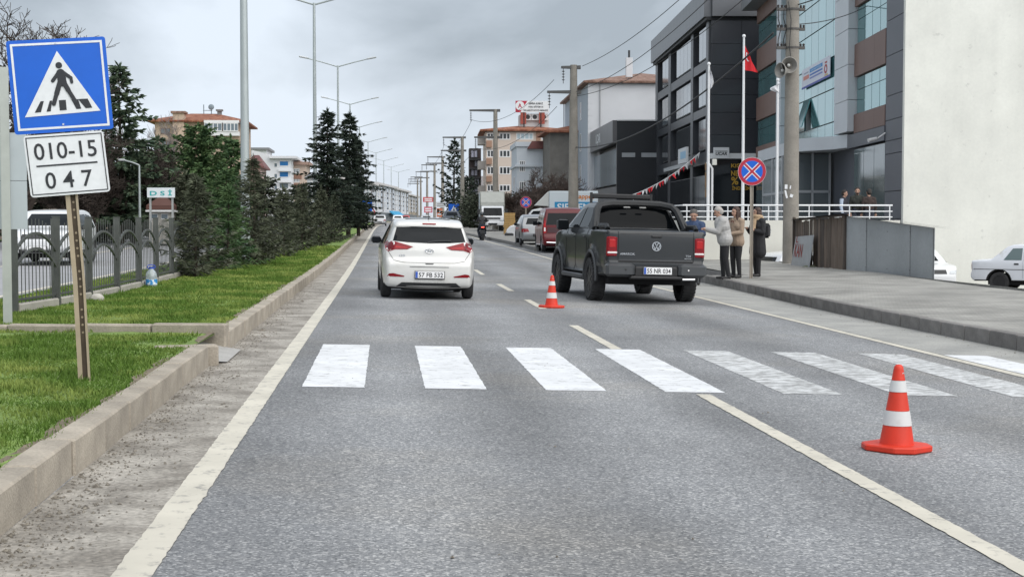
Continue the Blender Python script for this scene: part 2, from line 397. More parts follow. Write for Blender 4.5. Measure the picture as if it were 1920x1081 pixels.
# kerb return beside the drain, and the cross kerb over the grass
mb = MB(); mb.bbox(0, .6, -.08, .08, -.2, .2, .018); rt = mb.mesh('kerb_stone', KERB)
o = obj('kerb_stone', rt, kerb_l, (XK - .17 - .34, ye + .02, zr(XK, 14))); o.rotation_euler.z = .25
mb = MB(); mb.bbox(0, .82, -.075, .075, -.3, .07, .018); ck = mb.mesh('kerb_stone', KERB)
xx, yy = XK - .02, 15.72
for i in range(6):
    a = math.pi + (.0, -.05, -.09, -.02, .05, .06)[i]
    o = obj('kerb_stone', ck, kerb_l, (xx, yy, ZG + .0 - .012 * i)); o.rotation_euler.z = a - .17
    xx += .83 * math.cos(a - .17); yy += .83 * math.sin(a - .17)
mb = MB()
mb.add([(XK - .6, 14.05, .20), (XK - .05, 14.05, .075), (XK + .14, 14.2, zr(XK, 14) + .012), (XK + .14, 15.55, zr(XK, 15) + .012), (XK - .05, 15.68, .075), (XK - .6, 15.68, .20)], [(0, 1, 4, 5), (1, 2, 3, 4)])
tag(mb.build('drain_slab', M('drain_concrete', (.36, .35, .33), .85, var=.12, vs=4, fine=.1, fs=50)), kind='structure')
kerb_r = thing('kerb', None, None); kerb_r['kind'] = 'structure'
mer = kerb_stone_mesh(.80, .16, .20, 1); mer.materials[0] = KERBD
stones(kerb_r, mer, 7.5, 37.5, xkr, zr, .80, .012, .024)
mel = kerb_stone_mesh(1.3, .2, .17, 1); mel.materials[0] = M('kerb_grey_concrete', (.21, .205, .195), .9, var=.2, vs=3, fine=.1, bump=.3)
stones(kerb_r, mel, 63, 150, xkr, zr, 1.3, .004)

# ---- terrain sheets
SOIL = M('verge_soil', (.105, .16, .035), .95, var=.35, vs=2.5, fine=.3, fs=28, bump=.6, bs=45)
GRASSF = M('grass_far', (.15, .225, .05), .95, var=.3, vs=1.6, fine=.35, fs=30, bump=.6, bs=40)
tag(sheet('grass_verge', steps(2, 500), -5.6, XK - .15, lambda x, y: zgrass(y) - .03 - .03 * smooth(4.4, 5.6, -x) + .012 * math.sin(x * 3 + y), GRASSF, 0, 8), kind='structure')
SOILE = M('kerbside_soil', (.17, .14, .095), .95, var=.3, vs=8, fine=.25, fs=60, bump=.5, bs=60)
tag(sheet('soil_strip', [4 + .12 * i for i in range(250)], lambda y: XK - .215 - .03 * math.sin(y * 1.7) - .025 * math.sin(y * 5.1 + 1) - .015 * math.sin(y * 13), XK - .155, lambda x, y: zgrass(y) - .02, SOILE, 0, 2), kind='structure')
PAV = bpy.data.materials.new('pavement_pavers'); PAV.use_nodes = True
def pav_nodes():
    n, l = PAV.node_tree.nodes, PAV.node_tree.links; b = n['Principled BSDF']; b.inputs['Roughness'].default_value = .9
    t = n.new('ShaderNodeTexCoord'); br = n.new('ShaderNodeTexBrick'); br.inputs['Scale'].default_value = 1; br.inputs['Brick Width'].default_value = .22; br.inputs['Row Height'].default_value = .11
    br.inputs['Mortar Size'].default_value = .006; br.inputs['Color1'].default_value = (.27, .265, .245, 1); br.inputs['Color2'].default_value = (.31, .30, .275, 1); br.inputs['Mortar'].default_value = (.17, .165, .15, 1)
    l.new(t.outputs['Object'], br.inputs[0])
    d = n.new('ShaderNodeTexNoise'); d.inputs['Scale'].default_value = .7; d.inputs['Detail'].default_value = 8; d.inputs['Roughness'].default_value = .65; l.new(t.outputs['Object'], d.inputs[0])
    mr = n.new('ShaderNodeMapRange'); l.new(d.outputs[0], mr.inputs[0]); mr.inputs[1].default_value = .3; mr.inputs[2].default_value = .7; mr.inputs[3].default_value = .62; mr.inputs[4].default_value = 1.28
    mx = n.new('ShaderNodeVectorMath'); mx.operation = 'SCALE'; l.new(br.outputs[0], mx.inputs[0]); l.new(mr.outputs[0], mx.inputs['Scale']); l.new(mx.outputs[0], b.inputs['Base Color'])
    bp = n.new('ShaderNodeBump'); bp.inputs['Strength'].default_value = .4; bp.inputs['Distance'].default_value = .01; l.new(br.outputs['Fac'], bp.inputs['Height']); bp.invert = True; l.new(bp.outputs[0], b.inputs['Normal'])
pav_nodes()
tag(sheet('pavement', [4 + .5 * i for i in range(68)] + [37.6], lambda y: xkr(y) + .14, 13.3, lambda x, y: (zr(xkr(y), y) + .19) * (1 - smooth(0, 1.5, x - xkr(y))) + smooth(0, 1.5, x - xkr(y)) * (zpav(y) + .03 * math.sin(y * .35 + x * .5)), PAV, 0, 12), kind='structure')
tag(sheet('pavement', [37.6 + .5 * i for i in range(51)], 9.5, 13.3, lambda x, y: zpav(y) + .03 * math.sin(y * .35 + x * .5) * (1 - smooth(37, 45, y)), PAV, 0, 8), kind='structure')
tag(sheet('parking_bay', [37.4 + .5 * i for i in range(53)], 6.3, 9.9, lambda x, y: max(zr(x, y), zr(x, y)) , ASPH, .003, 6), kind='structure')
mb = MB(); mb.bbox(9.5, 9.66, 37.6, 63, -.3, .0, .02); mb.build('kerb_run', KERBD, kerb_r)
mb = MB(); mb.bbox(8.4, 9.6, 37.5, 37.66, -.4, zr(8.4, 37.5) + .19, .02); mb.build('kerb_stone', KERBD, kerb_r)
tag(sheet('pavement', steps(63, 300), lambda y: xkr(y) + .19, 13.3, lambda x, y: zr(xkr(y), y) + .13, PAV, 0, 8), kind='structure')
# broken drop from the pavement down to the yard behind it
LOT = M('yard_gravel', (.24, .235, .22), .95, var=.2, vs=1, fine=.2, fs=20)
ZL = -.66
def zlot(x, y): return ZL - .45 * smooth(42.5, 46.5, y) + 1.35 * smooth(56, 80, y) + rise(y) * smooth(56, 80, y)
mb = MB(); ys = [4 + i * .5 for i in range(118)]
for a, b in zip(ys[:-1], ys[1:]):
    za, zb = zpav(a) + .02, zpav(b) + .02
    mb.add([(13.28, a, za), (13.28, b, zb), (13.5, b, zlot(0, b) - .1), (13.5, a, zlot(0, a) - .1)], [(0, 1, 2, 3)])
tag(mb.build('pavement_edge', LOT), kind='structure')
tag(sheet('yard', [4 + i for i in range(80)] + steps(84, 300), 13.4, 140, zlot, LOT, 0, 6), kind='structure')
FARG = M('far_ground', (.12, .13, .085), .95, var=.3, vs=.2)
tag(sheet('ground', steps(1, 5000), -3000, 3000, lambda x, y: -1.2 + min(rise(y), 1.6), FARG, 0, 12), kind='structure')
# the opposite carriageway beyond the fence
def zopp(x, y): return .12 - .012 * (x + 6) + rise(y)
ASPH2 = M('opposite_asphalt', (.30, .30, .31), .85, var=.1, vs=.6, fine=.12, fs=30)
opp = tag(sheet('opposite_road', steps(4, 400), -17.5, -6.1, zopp, ASPH2, 0, 6), kind='structure')
for xx_ in (-6.6, -10.4): sheet('lane_line', steps(5, 300), xx_ - .08, xx_ + .08, zopp, PAINTY, .006, 1, opp)
tag(sheet('grass_verge', steps(2, 400), -6.15, -5.55, lambda x, y: zopp(x, y) + .06, GRASSF, 0, 2), kind='structure')
tag(sheet('grass_verge', steps(4, 400), -60, -17.4, lambda x, y: zopp(-17, y) + .1 + .02 * (-17.4 - x), GRASSF, 0, 6), kind='structure')

# ---- grass blades and roadside grit (uncountable)
def grass_blades():
    n = 240000
    # density falls with distance
    t = rng.random(n); y = 5.2 * (60 / 5.2) ** (t ** 1.0)
    x = rng.uniform(-6.0, XK - .12, n)
    edge = rng.random(n); gate = (x < XK - .225 - .03 * np.sin(y * 1.7) - .025 * np.sin(y * 5.1 + 1)) | (edge < .3); 
    keep = gate & ~((y > 14.0) & (y < 15.8) & (x > -1.95)) & ~((y > 15.5) & (y < 15.9)) & ~((x < -4.9) & (y < 15))
    x, y = x[keep], y[keep]; n = len(x)
    z0 = np.array([zgrass(a) for a in y]) - .03 - .03 * np.clip((-x - 4.4) / 1.2, 0, 1)
    clump = .45 + .75 * (np.sin(x * 4.3 + y * 2.1) * np.sin(y * 3.7 - x * 1.3) * .5 + .5) * (1 + .8 * (np.sin(x * 11 + 3 * np.sin(y * 2)) * np.sin(y * 9 + 2 * np.sin(x * 3)) > .55))
    h = rng.uniform(.016, .045, n) * clump * (1 + .012 * y); w = .003 * (1 + y * .12)
    a = rng.uniform(0, 2 * np.pi, n); lean = rng.uniform(.1, .9, n) * h
    b = rng.uniform(0, 2 * np.pi, n)
    base = np.stack([x, y, z0], 1); s = np.stack([np.cos(a) * w, np.sin(a) * w, np.zeros(n)], 1)
    tip = base + np.stack([np.cos(b) * lean, np.sin(b) * lean, h], 1)
    V = np.stack([base - s, base + s, tip], 1).reshape(-1, 3); Fc = np.arange(3 * n).reshape(-1, 3)
    m = M('grass_blade', (.12, .215, .034), .8, var=.3, vs=1.1, spec=.2, col2=(.32, .36, .10), lo=.46, hi=.74, detail=8)
    tag(obj('grass', fast_mesh('grass', V, Fc, m)), 'short green lawn grass covering the kerbed verge', 'grass', kind='stuff')
    n = 4200; y = 4.5 * (32 / 4.5) ** rng.random(n); x = XK + .02 + np.abs(rng.normal(0, .2, n)); k = x < -1.1; x, y = x[k], y[k]
    n2 = 500; y2 = rng.uniform(9, 36, n2); x2 = np.array([xkr(q) for q in y2]) - .02 - np.abs(rng.normal(0, .25, n2))
    n3 = 160; y3 = 5 * (34 / 5) ** rng.random(n3); x3 = rng.uniform(-.8, 6.4, n3)
    x = np.concatenate([x, x2, x3]); y = np.concatenate([y, y2, y3]); n = len(x)
    r = rng.gamma(2, .0020, n) + .0012; big = rng.random(n) < .012; r[big] *= 2.6
    z = np.array([zr(p, q) for p, q in zip(x, y)]) + .004
    oct_ = np.array([(1, 0, 0), (0, 1, 0), (-1, 0, 0), (0, -1, 0), (0, 0, .8)]); a = rng.uniform(0, 6.28, n); ca, sa = np.cos(a), np.sin(a)
    V = np.zeros((n, 5, 3)); sx = rng.uniform(.7, 1.5, n)
    V[:, :, 0] = x[:, None] + r[:, None] * (oct_[None, :, 0] * (ca * sx)[:, None] - oct_[None, :, 1] * sa[:, None])
    V[:, :, 1] = y[:, None] + r[:, None] * (oct_[None, :, 0] * (sa * sx)[:, None] + oct_[None, :, 1] * ca[:, None]); V[:, :, 2] = z[:, None] + r[:, None] * oct_[None, :, 2]
    Fc = (np.arange(n)[:, None, None] * 5 + np.array([(0, 1, 4), (1, 2, 4), (2, 3, 4), (3, 0, 4)])[None]).reshape(-1, 3)
    tag(obj('gutter_grit', fast_mesh('gutter_grit', V.reshape(-1, 3), Fc, M('grit', (.19, .165, .135), .95, var=.5, vs=60, col2=(.3, .27, .22), lo=.4, hi=.7))), 'loose dark grit and small stones along the kerbs', 'grit', kind='stuff')
grass_blades()
# ================================================================== vehicles
RUB = M('tyre_rubber', (.028, .028, .029), .85, var=.3, vs=12)
DARK = M('black_plastic', (.03, .031, .033), .55)
DARKU = M('underbody', (.012, .012, .013), .9)
GLASS = M('car_glass', (.009, .011, .013), .03, spec=.14, var=.0)
GLASSB = M('car_glass_green', (.10, .14, .14), .05, spec=.8)
CHROME = M('chrome', (.75, .76, .78), .15, 1.0)
ALLOY = M('alloy_rim', (.35, .36, .37), .35, .8)
BLKRIM = M('black_rim', (.03, .03, .032), .35, .3)
PLATE = M('plate_white', (.8, .8, .8), .4)
PBLUE = M('plate_blue', (.03, .10, .45), .4)
INK = M('black_ink', (.01, .01, .012), .5)
TAILR = M('tail_red', (.22, .007, .012), .25, coat=.15, spec=.3)
TAILB = M('tail_bright_red', (.42, .016, .018), .25, coat=.15, spec=.3)
TAILW = M('tail_white', (.75, .72, .7), .2, coat=.4)
HEADL = M('headlight_glass', (.55, .58, .6), .08, spec=.8)

def catmull(pts, n=4):
    out = []
    for i in range(len(pts) - 1):
        p0 = pts[max(i - 1, 0)]; p1 = pts[i]; p2 = pts[i + 1]; p3 = pts[min(i + 2, len(pts) - 1)]
        for k in range(n):
            t = k / n; q = []
            for a in range(2):
                d1 = (p2[a] - p0[a]) * .5; d2 = (p3[a] - p1[a]) * .5
                # tame overshoot
                m = abs(p2[a] - p1[a]) * 1.5; d1 = max(-m, min(m, d1)); d2 = max(-m, min(m, d2))
                q.append((2 * t ** 3 - 3 * t ** 2 + 1) * p1[a] + (t ** 3 - 2 * t ** 2 + t) * d1 + (-2 * t ** 3 + 3 * t ** 2) * p2[a] + (t ** 3 - t ** 2) * d2)
            out.append(tuple(q))
    out.append(pts[-1]); return out
def cdt_fill(poly, step):
    xs = [p[0] for p in poly]; ys = [p[1] for p in poly]
    nv = len(poly); pts = [Vector(p) for p in poly]
    def inside(x, y):
        c = False; j = nv - 1
        for i in range(nv):
            if (ys[i] > y) != (ys[j] > y) and x < (xs[j] - xs[i]) * (y - ys[i]) / (ys[j] - ys[i]) + xs[i]: c = not c
            j = i
        return c
    gx = min(xs) + step / 2
    A = np.array(poly)
    while gx < max(xs):
        gy = min(ys) + step / 2
        while gy < max(ys):
            if inside(gx, gy) and np.min(np.hypot(A[:, 0] - gx, A[:, 1] - gy)) > step * .45: pts.append(Vector((gx, gy)))
            gy += step
        gx += step
    r = geometry.delaunay_2d_cdt(pts, [], [list(range(nv))], 1, 1e-6)
    return [tuple(v) for v in r[0]], [tuple(f) for f in r[2]]
def inset(poly, d):
    n = len(poly); out = []
    for i in range(n):
        p, c, q = Vector(poly[i - 1]), Vector(poly[i]), Vector(poly[(i + 1) % n])
        a = (c - p); b = (q - c)
        if a.length < 1e-7: a = b
        if b.length < 1e-7: b = a
        na = Vector((-a.y, a.x)).normalized(); nb = Vector((-b.y, b.x)).normalized(); m = (na + nb)
        if m.length < .3: m = na
        m.normalize(); k = 1 / max(.55, m.dot(na)); out.append((c + m * d * k, -m))
    return out       # (inset point, outward normal); polygon is counter-clockwise
class Body:
    """Side outline (y, z) swept across the width with rounded shoulders; hw(y, z) is the half width."""
    def __init__(s, top, wheels, sill, ra, wz, hw, rr=.05, bulge=.04, nsub=4, step=.11):
        t = catmull(top, nsub); poly = [(p[0], p[1], 0) for p in t]          # rear bottom -> roof -> front bottom
        und = []; y0, y1 = top[-1][0], top[0][0]
        for yw in sorted(wheels, reverse=True):
            da = math.sqrt(max(1e-4, ra ** 2 - (sill - wz) ** 2)) if ra > abs(sill - wz) else ra
            a0 = math.atan2(sill - wz, da)
            for k in range(13):
                a = a0 + (math.pi - 2 * a0) * k / 12; und.append((yw + ra * math.cos(a), wz + ra * math.sin(a), 1))
        poly += [(y0 - .06, sill, 1)] + und + [(y1 + .06, sill, 1)]
        # clean duplicates, make counter-clockwise
        pl = []
        for p in poly:
            if not pl or (Vector(p[:2]) - Vector(pl[-1][:2])).length > 1e-3: pl.append(p)
        area = sum(pl[i - 1][0] * pl[i][1] - pl[i][0] * pl[i - 1][1] for i in range(len(pl)))
        if area < 0: pl.reverse()
        s.poly = pl; p2 = [(p[0], p[1]) for p in pl]; fl = [p[2] for p in pl]
        ins = inset(p2, rr); n = len(p2); mb = MB(); rows = []
        ys = [p[0] for p in p2]; zs = [p[1] for p in p2]; ymid = (min(ys) + max(ys)) / 2
        A = [0, 25, 50, 70, 90]; T = [.8, .5, .2, 0]
        prof = []
        for a in A: prof.append(('f', R(a)))
        for t_ in T: prof.append(('c', t_))
        def pt(i, k, sgn):
            (c, nn) = ins[i]; typ, val = k
            if typ == 'f':
                q = c + nn * (rr * math.sin(val)); x = hw(q.x, q.y) - rr * (1 - math.cos(val))
            else:
                b = 0 if fl[i] else bulge * (1 - val * val)
                q = c + nn * (rr + b * (.6 if abs(nn.y) > .7 else 1)); x = (hw(q.x, q.y) - rr) * val
            return (sgn * x, q.x, q.y)
        seq = [(k, 1) for k in prof] + [(k, -1) for k in reversed(prof[:-1])]
        for (k, sg) in seq: rows.append([pt(i, k, sg) for i in range(n)])
        base = 0
        for r_ in rows: mb.v += r_
        for j in range(len(rows) - 1):
            for i in range(n):
                k = (i + 1) % n; mb.f.append((j * n + i, j * n + k, (j + 1) * n + k, (j + 1) * n + i)); mb.m.append(1 if fl[i] and fl[k] else 0)
        vs, fs = cdt_fill([tuple(c) for c, _ in ins], step)
        for sg in (1, -1):
            o = len(mb.v); mb.v += [(sg * hw(y, z), y, z) for y, z in vs]; mb.f += [tuple(i + o for i in f) for f in fs]; mb.m += [0] * len(fs)
        me = bpy.data.meshes.new('body'); me.from_pydata(mb.v, [], mb.f); me.polygons.foreach_set('material_index', mb.m)
        bm = bmesh.new(); bm.from_mesh(me); bmesh.ops.remove_doubles(bm, verts=bm.verts, dist=1e-4); bmesh.ops.recalc_face_normals(bm, faces=bm.faces); bm.to_mesh(me)
        s.bvh = BVHTree.FromBMesh(bm); bm.free(); s.me = me
    def build(s, mats, parent, name='body', ang=38):
        for m in mats: s.me.materials.append(m)
        shade(s.me, ang); return obj(name, s.me, parent)
    def hit(s, side, a, b):
        o, d = {'rear': ((a, -9, b), (0, 1, 0)), 'front': ((a, 19, b), (0, -1, 0)), 'left': ((-9, a, b), (1, 0, 0)), 'right': ((9, a, b), (-1, 0, 0)), 'top': ((a, b, 9), (0, 0, -1))}[side]
        h = s.bvh.ray_cast(Vector(o), Vector(d)); return (h[0], h[1]) if h[0] else (None, None)
    def decal(s, side, poly, name, mat, parent, off=.008, step=.075, thick=.0):
        dp = []
        for i_ in range(len(poly)):
            a_, c_ = Vector(poly[i_]), Vector(poly[(i_ + 1) % len(poly)]); k_ = max(1, int((c_ - a_).length / .055))
            dp += [tuple(a_.lerp(c_, j_ / k_)) for j_ in range(k_)]
        vs, fs = cdt_fill(dp, step); mb = MB(); ok = []; last = None
        for a, b in vs:
            p, nn = s.hit(side, a, b)
            if p is None: p, nn = last if last else (Vector((0, 0, 0)), Vector((0, 0, 0)))
            else: last = (p, nn)
            d = {'rear': Vector((0, -1, 0)), 'front': Vector((0, 1, 0)), 'left': Vector((-1, 0, 0)), 'right': Vector((1, 0, 0)), 'top': Vector((0, 0, 1))}[side]
            mb.v.append(tuple(p + (nn * .4 + d * .6) * off))
        mb.f = list(fs); mb.m = [0] * len(fs)
        me = bpy.data.meshes.new(name); me.from_pydata(mb.v, [], mb.f); me.materials.append(mat)
        bm = bmesh.new(); bm.from_mesh(me); bmesh.ops.recalc_face_normals(bm, faces=bm.faces)
        d = {'rear': Vector((0, -1, 0)), 'front': Vector((0, 1, 0)), 'left': Vector((-1, 0, 0)), 'right': Vector((1, 0, 0)), 'top': Vector((0, 0, 1))}[side]
        tot = sum((f.normal * f.calc_area() for f in bm.faces), Vector())
        if tot.dot(d) < 0: bmesh.ops.reverse_faces(bm, faces=bm.faces)
        bm.to_mesh(me); bm.free(); shade(me, 60); return obj(name, me, parent)
    def seam(s, side, pts, parent, w=.007, mat=None, name='panel_gap'):
        q = []
        for a, b in pts:
            p, nn = s.hit(side, a, b)
            if p: q.append(p + nn * .001)
        if len(q) > 1:
            mb = MB(); mb.tube(q, w / 2, 4, False); return mb.build(name, mat or DARKU, parent)
def wheel(parent, x, y, r, w, rim_mat, side, spokes=5, chunky=False):
    T = Matrix.Translation((x, y, r)) @ Matrix.Rotation(math.pi / 2 * side, 4, 'Y')
    mb = MB(); ri = r * .62
    mb.lathe([(ri, -w / 2 * .85), (r * .9, -w / 2), (r * .985, -w * .36), (r, -w * .2), (r, w * .2), (r * .985, w * .36), (r * .9, w / 2), (ri, w / 2 * .85), (ri, 0)], 30, T, True)
    if chunky:
        for i in range(34):
            for s_ in (-1, 1):
                a = 2 * math.pi * (i + .5 * (s_ > 0)) / 34; mm = T @ Matrix.Rotation(a, 4, 'Z')
                mb.box(r * .96, r * 1.018, -.014, .014, s_ * w * .1, s_ * w * .46, mat=mm)
    wh = mb.build('wheel', RUB, parent, smooth=30)
    mb = MB(); mb.lathe([(ri * 1.02, w * .36), (ri * .95, w * .42), (ri * .9, w * .3), (ri * .5, w * .12), (.001, w * .12)], 24, T)
    mb.ring(T @ Vector((0, 0, w * .1)), T @ Vector((0, 0, w * .4)), ri * .2, ri * .17, 10)
    for i in range(spokes):
        mm = T @ Matrix.Rotation(2 * math.pi * i / spokes, 4, 'Z')
        mb.box(ri * .15, ri * .96, -ri * .1, ri * .1, w * .22, w * .39, mat=mm)
    mb.build('rim', rim_mat, wh, smooth=30)
    return wh
def plate(parent, text, x, y, z, w=.52, h=.112, face='rear', T=None):
    sg = -1 if face == 'rear' else 1
    mb = MB(); mb.bbox(x - w / 2 - .012, x + w / 2 + .012, y + .002, y - sg * .004, z - h / 2 - .02, z + h / 2 + .008, .002); mb.build('plate_frame', DARK, parent)
    mb = MB(); mb.bbox(x - w / 2, x + w / 2, y, y + sg * .012, z - h / 2, z + h / 2, .004)
    p = mb.build('number_plate', PLATE, parent)
    if face == 'rear':
        mb = MB(); mb.box(x - w / 2 + .004, x - w / 2 + .045, y - .016, y - .013, z - h / 2 + .004, z + h / 2 - .004); mb.build('plate_band', PBLUE, p)
        lettering(p, text, x + .02, z, w * .84, h * .66, INK, y - .0145, .012)
    return p
def place_vehicle(root, x, y, heading, z=None, zfun=zr):
    # local y=0 is the rear bumper, +y forward; tilt with the ground
    root.rotation_mode = 'XYZ'
    h = .5
    a = zfun(x - 1, y); b = zfun(x + 1, y); c = zfun(x, y + 2)
    z0 = zfun(x, y) if z is None else z
    root.location = (x, y, z0 + .005)
    root.rotation_euler = (math.atan2(c - zfun(x, y), 2) if z is None else 0, math.atan2(a - b, 2) if z is None else 0, heading)
def mirror_door(parent, x, y, z, mat, w=.2, h=.15, s=1):
    mb = MB(); mb.bbox(min(x, x + s * w), max(x, x + s * w), y - .06, y + .08, z, z + h, .04); m = mb.build('wing_mirror', mat, parent, smooth=True)
    mb = MB(); mb.box(min(x, x + s * w) + .02, max(x, x + s * w) - .02, y - .067, y - .062, z + .02, z + h - .02); mb.build('mirror_glass', GLASS, m); return m

# ---------------------------------------------------------------- white hatchback
def hatchback():
    WHITE = M('pearl_white_paint', (.67, .665, .64), .28, coat=.8, spec=.5, col2=(.56, .545, .49), lo=.52, hi=.75, vs=1.8)
    t = thing('hatchback_car', 'white five-door hatchback driving away in the left lane', 'car')
    W = .868
    def hw(y, z):
        w = W - .025 * max(0, (.55 - z) / .3) ** 2 - .012 * abs(z - .72)
        if z > .93: w -= .035 * min(1, (z - .93) / .12) + .40 * max(0, z - 1.0)
        w -= .11 * max(0, (.55 - y) / .55) ** 2 + .2 * max(0, (y - 3.35) / .7) ** 2
        if z > .93: w -= .10 * max(0, (1.3 - y) / 1.3) ** 2
        return w
    top = [(.16, .22), (.07, .25), (.02, .34), (.0, .50), (.0, .62), (.035, .70), (.075, .76), (.095, .90), (.13, 1.02), (.16, 1.06), (.26, 1.18), (.36, 1.30), (.345, 1.335), (.36, 1.385), (.5, 1.43), (.9, 1.466), (1.4, 1.474), (1.9, 1.455), (2.35, 1.38), (2.75, 1.2), (3.05, 1.04), (3.3, .98), (3.7, .87), (3.93, .74), (4.02, .58), (4.03, .40), (3.95, .25), (3.85, .22)]
    b = Body(top, (.74, 3.31), .23, .335, .30, hw, .05, .05)
    b.build([WHITE, DARKU], t)
    rw = b.decal('rear', [(-.60, 1.315), (-.3, 1.335), (.3, 1.335), (.60, 1.315), (.655, 1.12), (.67, 1.065), (.4, 1.045), (0, 1.035), (-.4, 1.045), (-.67, 1.065), (-.655, 1.12)], 'rear_window', GLASS, t)
    mb = MB(); p, _ = b.hit('rear', .0, 1.06); mb.tube([(-.03, p.y - .02, 1.05), (.12, p.y + .0, 1.075), (.4, p.y + .01, 1.085)], .012, 6); mb.build('wiper', DARK, t)
    for s in (-1, 1):
        L = [(s * .815, 1.0), (s * .765, 1.06), (s * .62, 1.05), (s * .30, .965), (s * .40, .915), (s * .64, .905), (s * .755, .87), (s * .80, .91)]
        tl = b.decal('rear', L if s > 0 else L[::-1], 'tail_light', TAILR, t, .012)
        q = [(s * .80, .985), (s * .745, 1.04), (s * .66, 1.03), (s * .66, .925), (s * .75, .895)]
        b.decal('rear', q if s > 0 else q[::-1], 'lamp_lens', M('tail_dark_red', (.13, .006, .01), .25, coat=.15, spec=.3), tl, .017)
        q = [(s * .62, .975), (s * .38, .945), (s * .42, .935), (s * .62, .94)]
        b.decal('rear', q if s > 0 else q[::-1], 'lamp_lens', TAILB, tl, .017)
        q = [(s * .765, .415), (s * .735, .465), (s * .66, .475), (s * .45, .43), (s * .46, .412)]
        b.decal('rear', q if s > 0 else q[::-1], 'reflector', TAILR, t, .008)
        sd = 'right' if s > 0 else 'left'
        b.decal(sd, [(.62, 1.04), (1.0, 1.33), (1.38, 1.36), (1.42, 1.0), (.8, 1.0)][::-1], 'side_window', GLASS, t)
        b.decal(sd, [(1.47, 1.0), (1.43, 1.36), (1.85, 1.355), (2.3, 1.26), (2.72, 1.02)][::-1], 'side_window', GLASS, t)
        b.seam(sd, [(1.44, z) for z in (.3, .5, .7, .9, 1.0)], t); b.seam(sd, [(2.62, z) for z in (.3, .5, .7, .9, 1.0)], t)
        mirror_door(t, s * .83, 2.6, .98, DARK, .2, .14, s)
        wheel(t, s * .77, .74, .305, .19, ALLOY, s); wheel(t, s * .77, 3.31, .305, .19, ALLOY, s)
    b.seam('rear', [(x, .675 + .26 * max(0, abs(x) - .45) ** 1.2) for x in np.linspace(-.66, .66, 21)], t, .009)
    for s in (-1, 1): b.seam('rear', [(s * (.66 + .02 * k), .73 + .03 * k) for k in range(6)], t, .009)
    b.seam('rear', [(x, .60) for x in np.linspace(-.36, .36, 9)], t, .012)
    b.decal('rear', [(-.085, .665), (-.06, .645), (.06, .645), (.085, .665)][::-1], 'tailgate_handle', DARK, t, .004)
    b.decal('rear', [(-.60, .232), (-.50, .31), (.50, .31), (.60, .232), (.3, .225), (-.3, .225)], 'diffuser', DARK, t, .01)
    b.decal('rear', [(-.13, 1.40), (-.12, 1.375), (.12, 1.375), (.13, 1.40)], 'brake_light', TAILR, t, .008)
    b.decal('front', [(-.66, 1.0), (.66, 1.0), (.56, 1.36), (-.56, 1.36)], 'windscreen', GLASS, t)
    b.decal('top', [(-.42, .75), (.42, .75), (.42, 1.9), (-.42, 1.9)], 'sunroof', GLASS, t)
    p, _ = b.hit('rear', .0, .46); plate(t, '57 FB 532', .01, p.y - .016, .455, .53, .125)
    p, _ = b.hit('rear', 0, .89)
    lg = thing_part('emblem', t)
    mb = MB(); T = Matrix.Translation((0, p.y - .012, .895)) @ Matrix.Rotation(math.pi / 2, 4, 'X') @ Matrix.Diagonal((1.25, .72, 1, 1))
    pr = [(.058 + .009 * math.cos(a), .009 * math.sin(a)) for a in np.linspace(0, 2 * math.pi, 9)[:-1]]
    mb.lathe(pr, 24, T, True)
    for sx in (-1, 1): mb.prism([(sx * .028 - .018, .868), (sx * .028 - .004, .868), (sx * .028 + .02, .922), (sx * .028 + .006, .922)], p.y - .018, p.y - .006)
    mb.box(-.03, .03, p.y - .018, p.y - .006, .889, .899); mb.build('emblem', CHROME, t, smooth=True)
    bpy.data.objects.remove(lg)
    p, _ = b.hit('rear', -.5, .80); lettering(t, 'i20', -.5, .80, .11, .042, CHROME, p.y - .012, .01)
    mb = MB(); mb.ring((0, .62, 1.44), (0, .60, 1.47), .03, .02, 8); mb.tube([(0, .6, 1.46), (0, .52, 1.62)], [.008, .004], 6); mb.build('antenna', DARK, t)
    mb = MB(); mb.box(-.7, .7, .45, 3.6, .17, .26); mb.tube([(-.5, .2, .2), (-.3, .18, .19), (.3, .18, .19), (.5, .22, .2)], .035, 6); mb.build('underbody', DARKU, t)
    return t
def thing_part(name, parent):
    o = bpy.data.objects.new(name, None); C.objects.link(o); o.parent = parent; return o
hb = hatchback()
place_vehicle(hb, .79, 26.5, R(1.4))

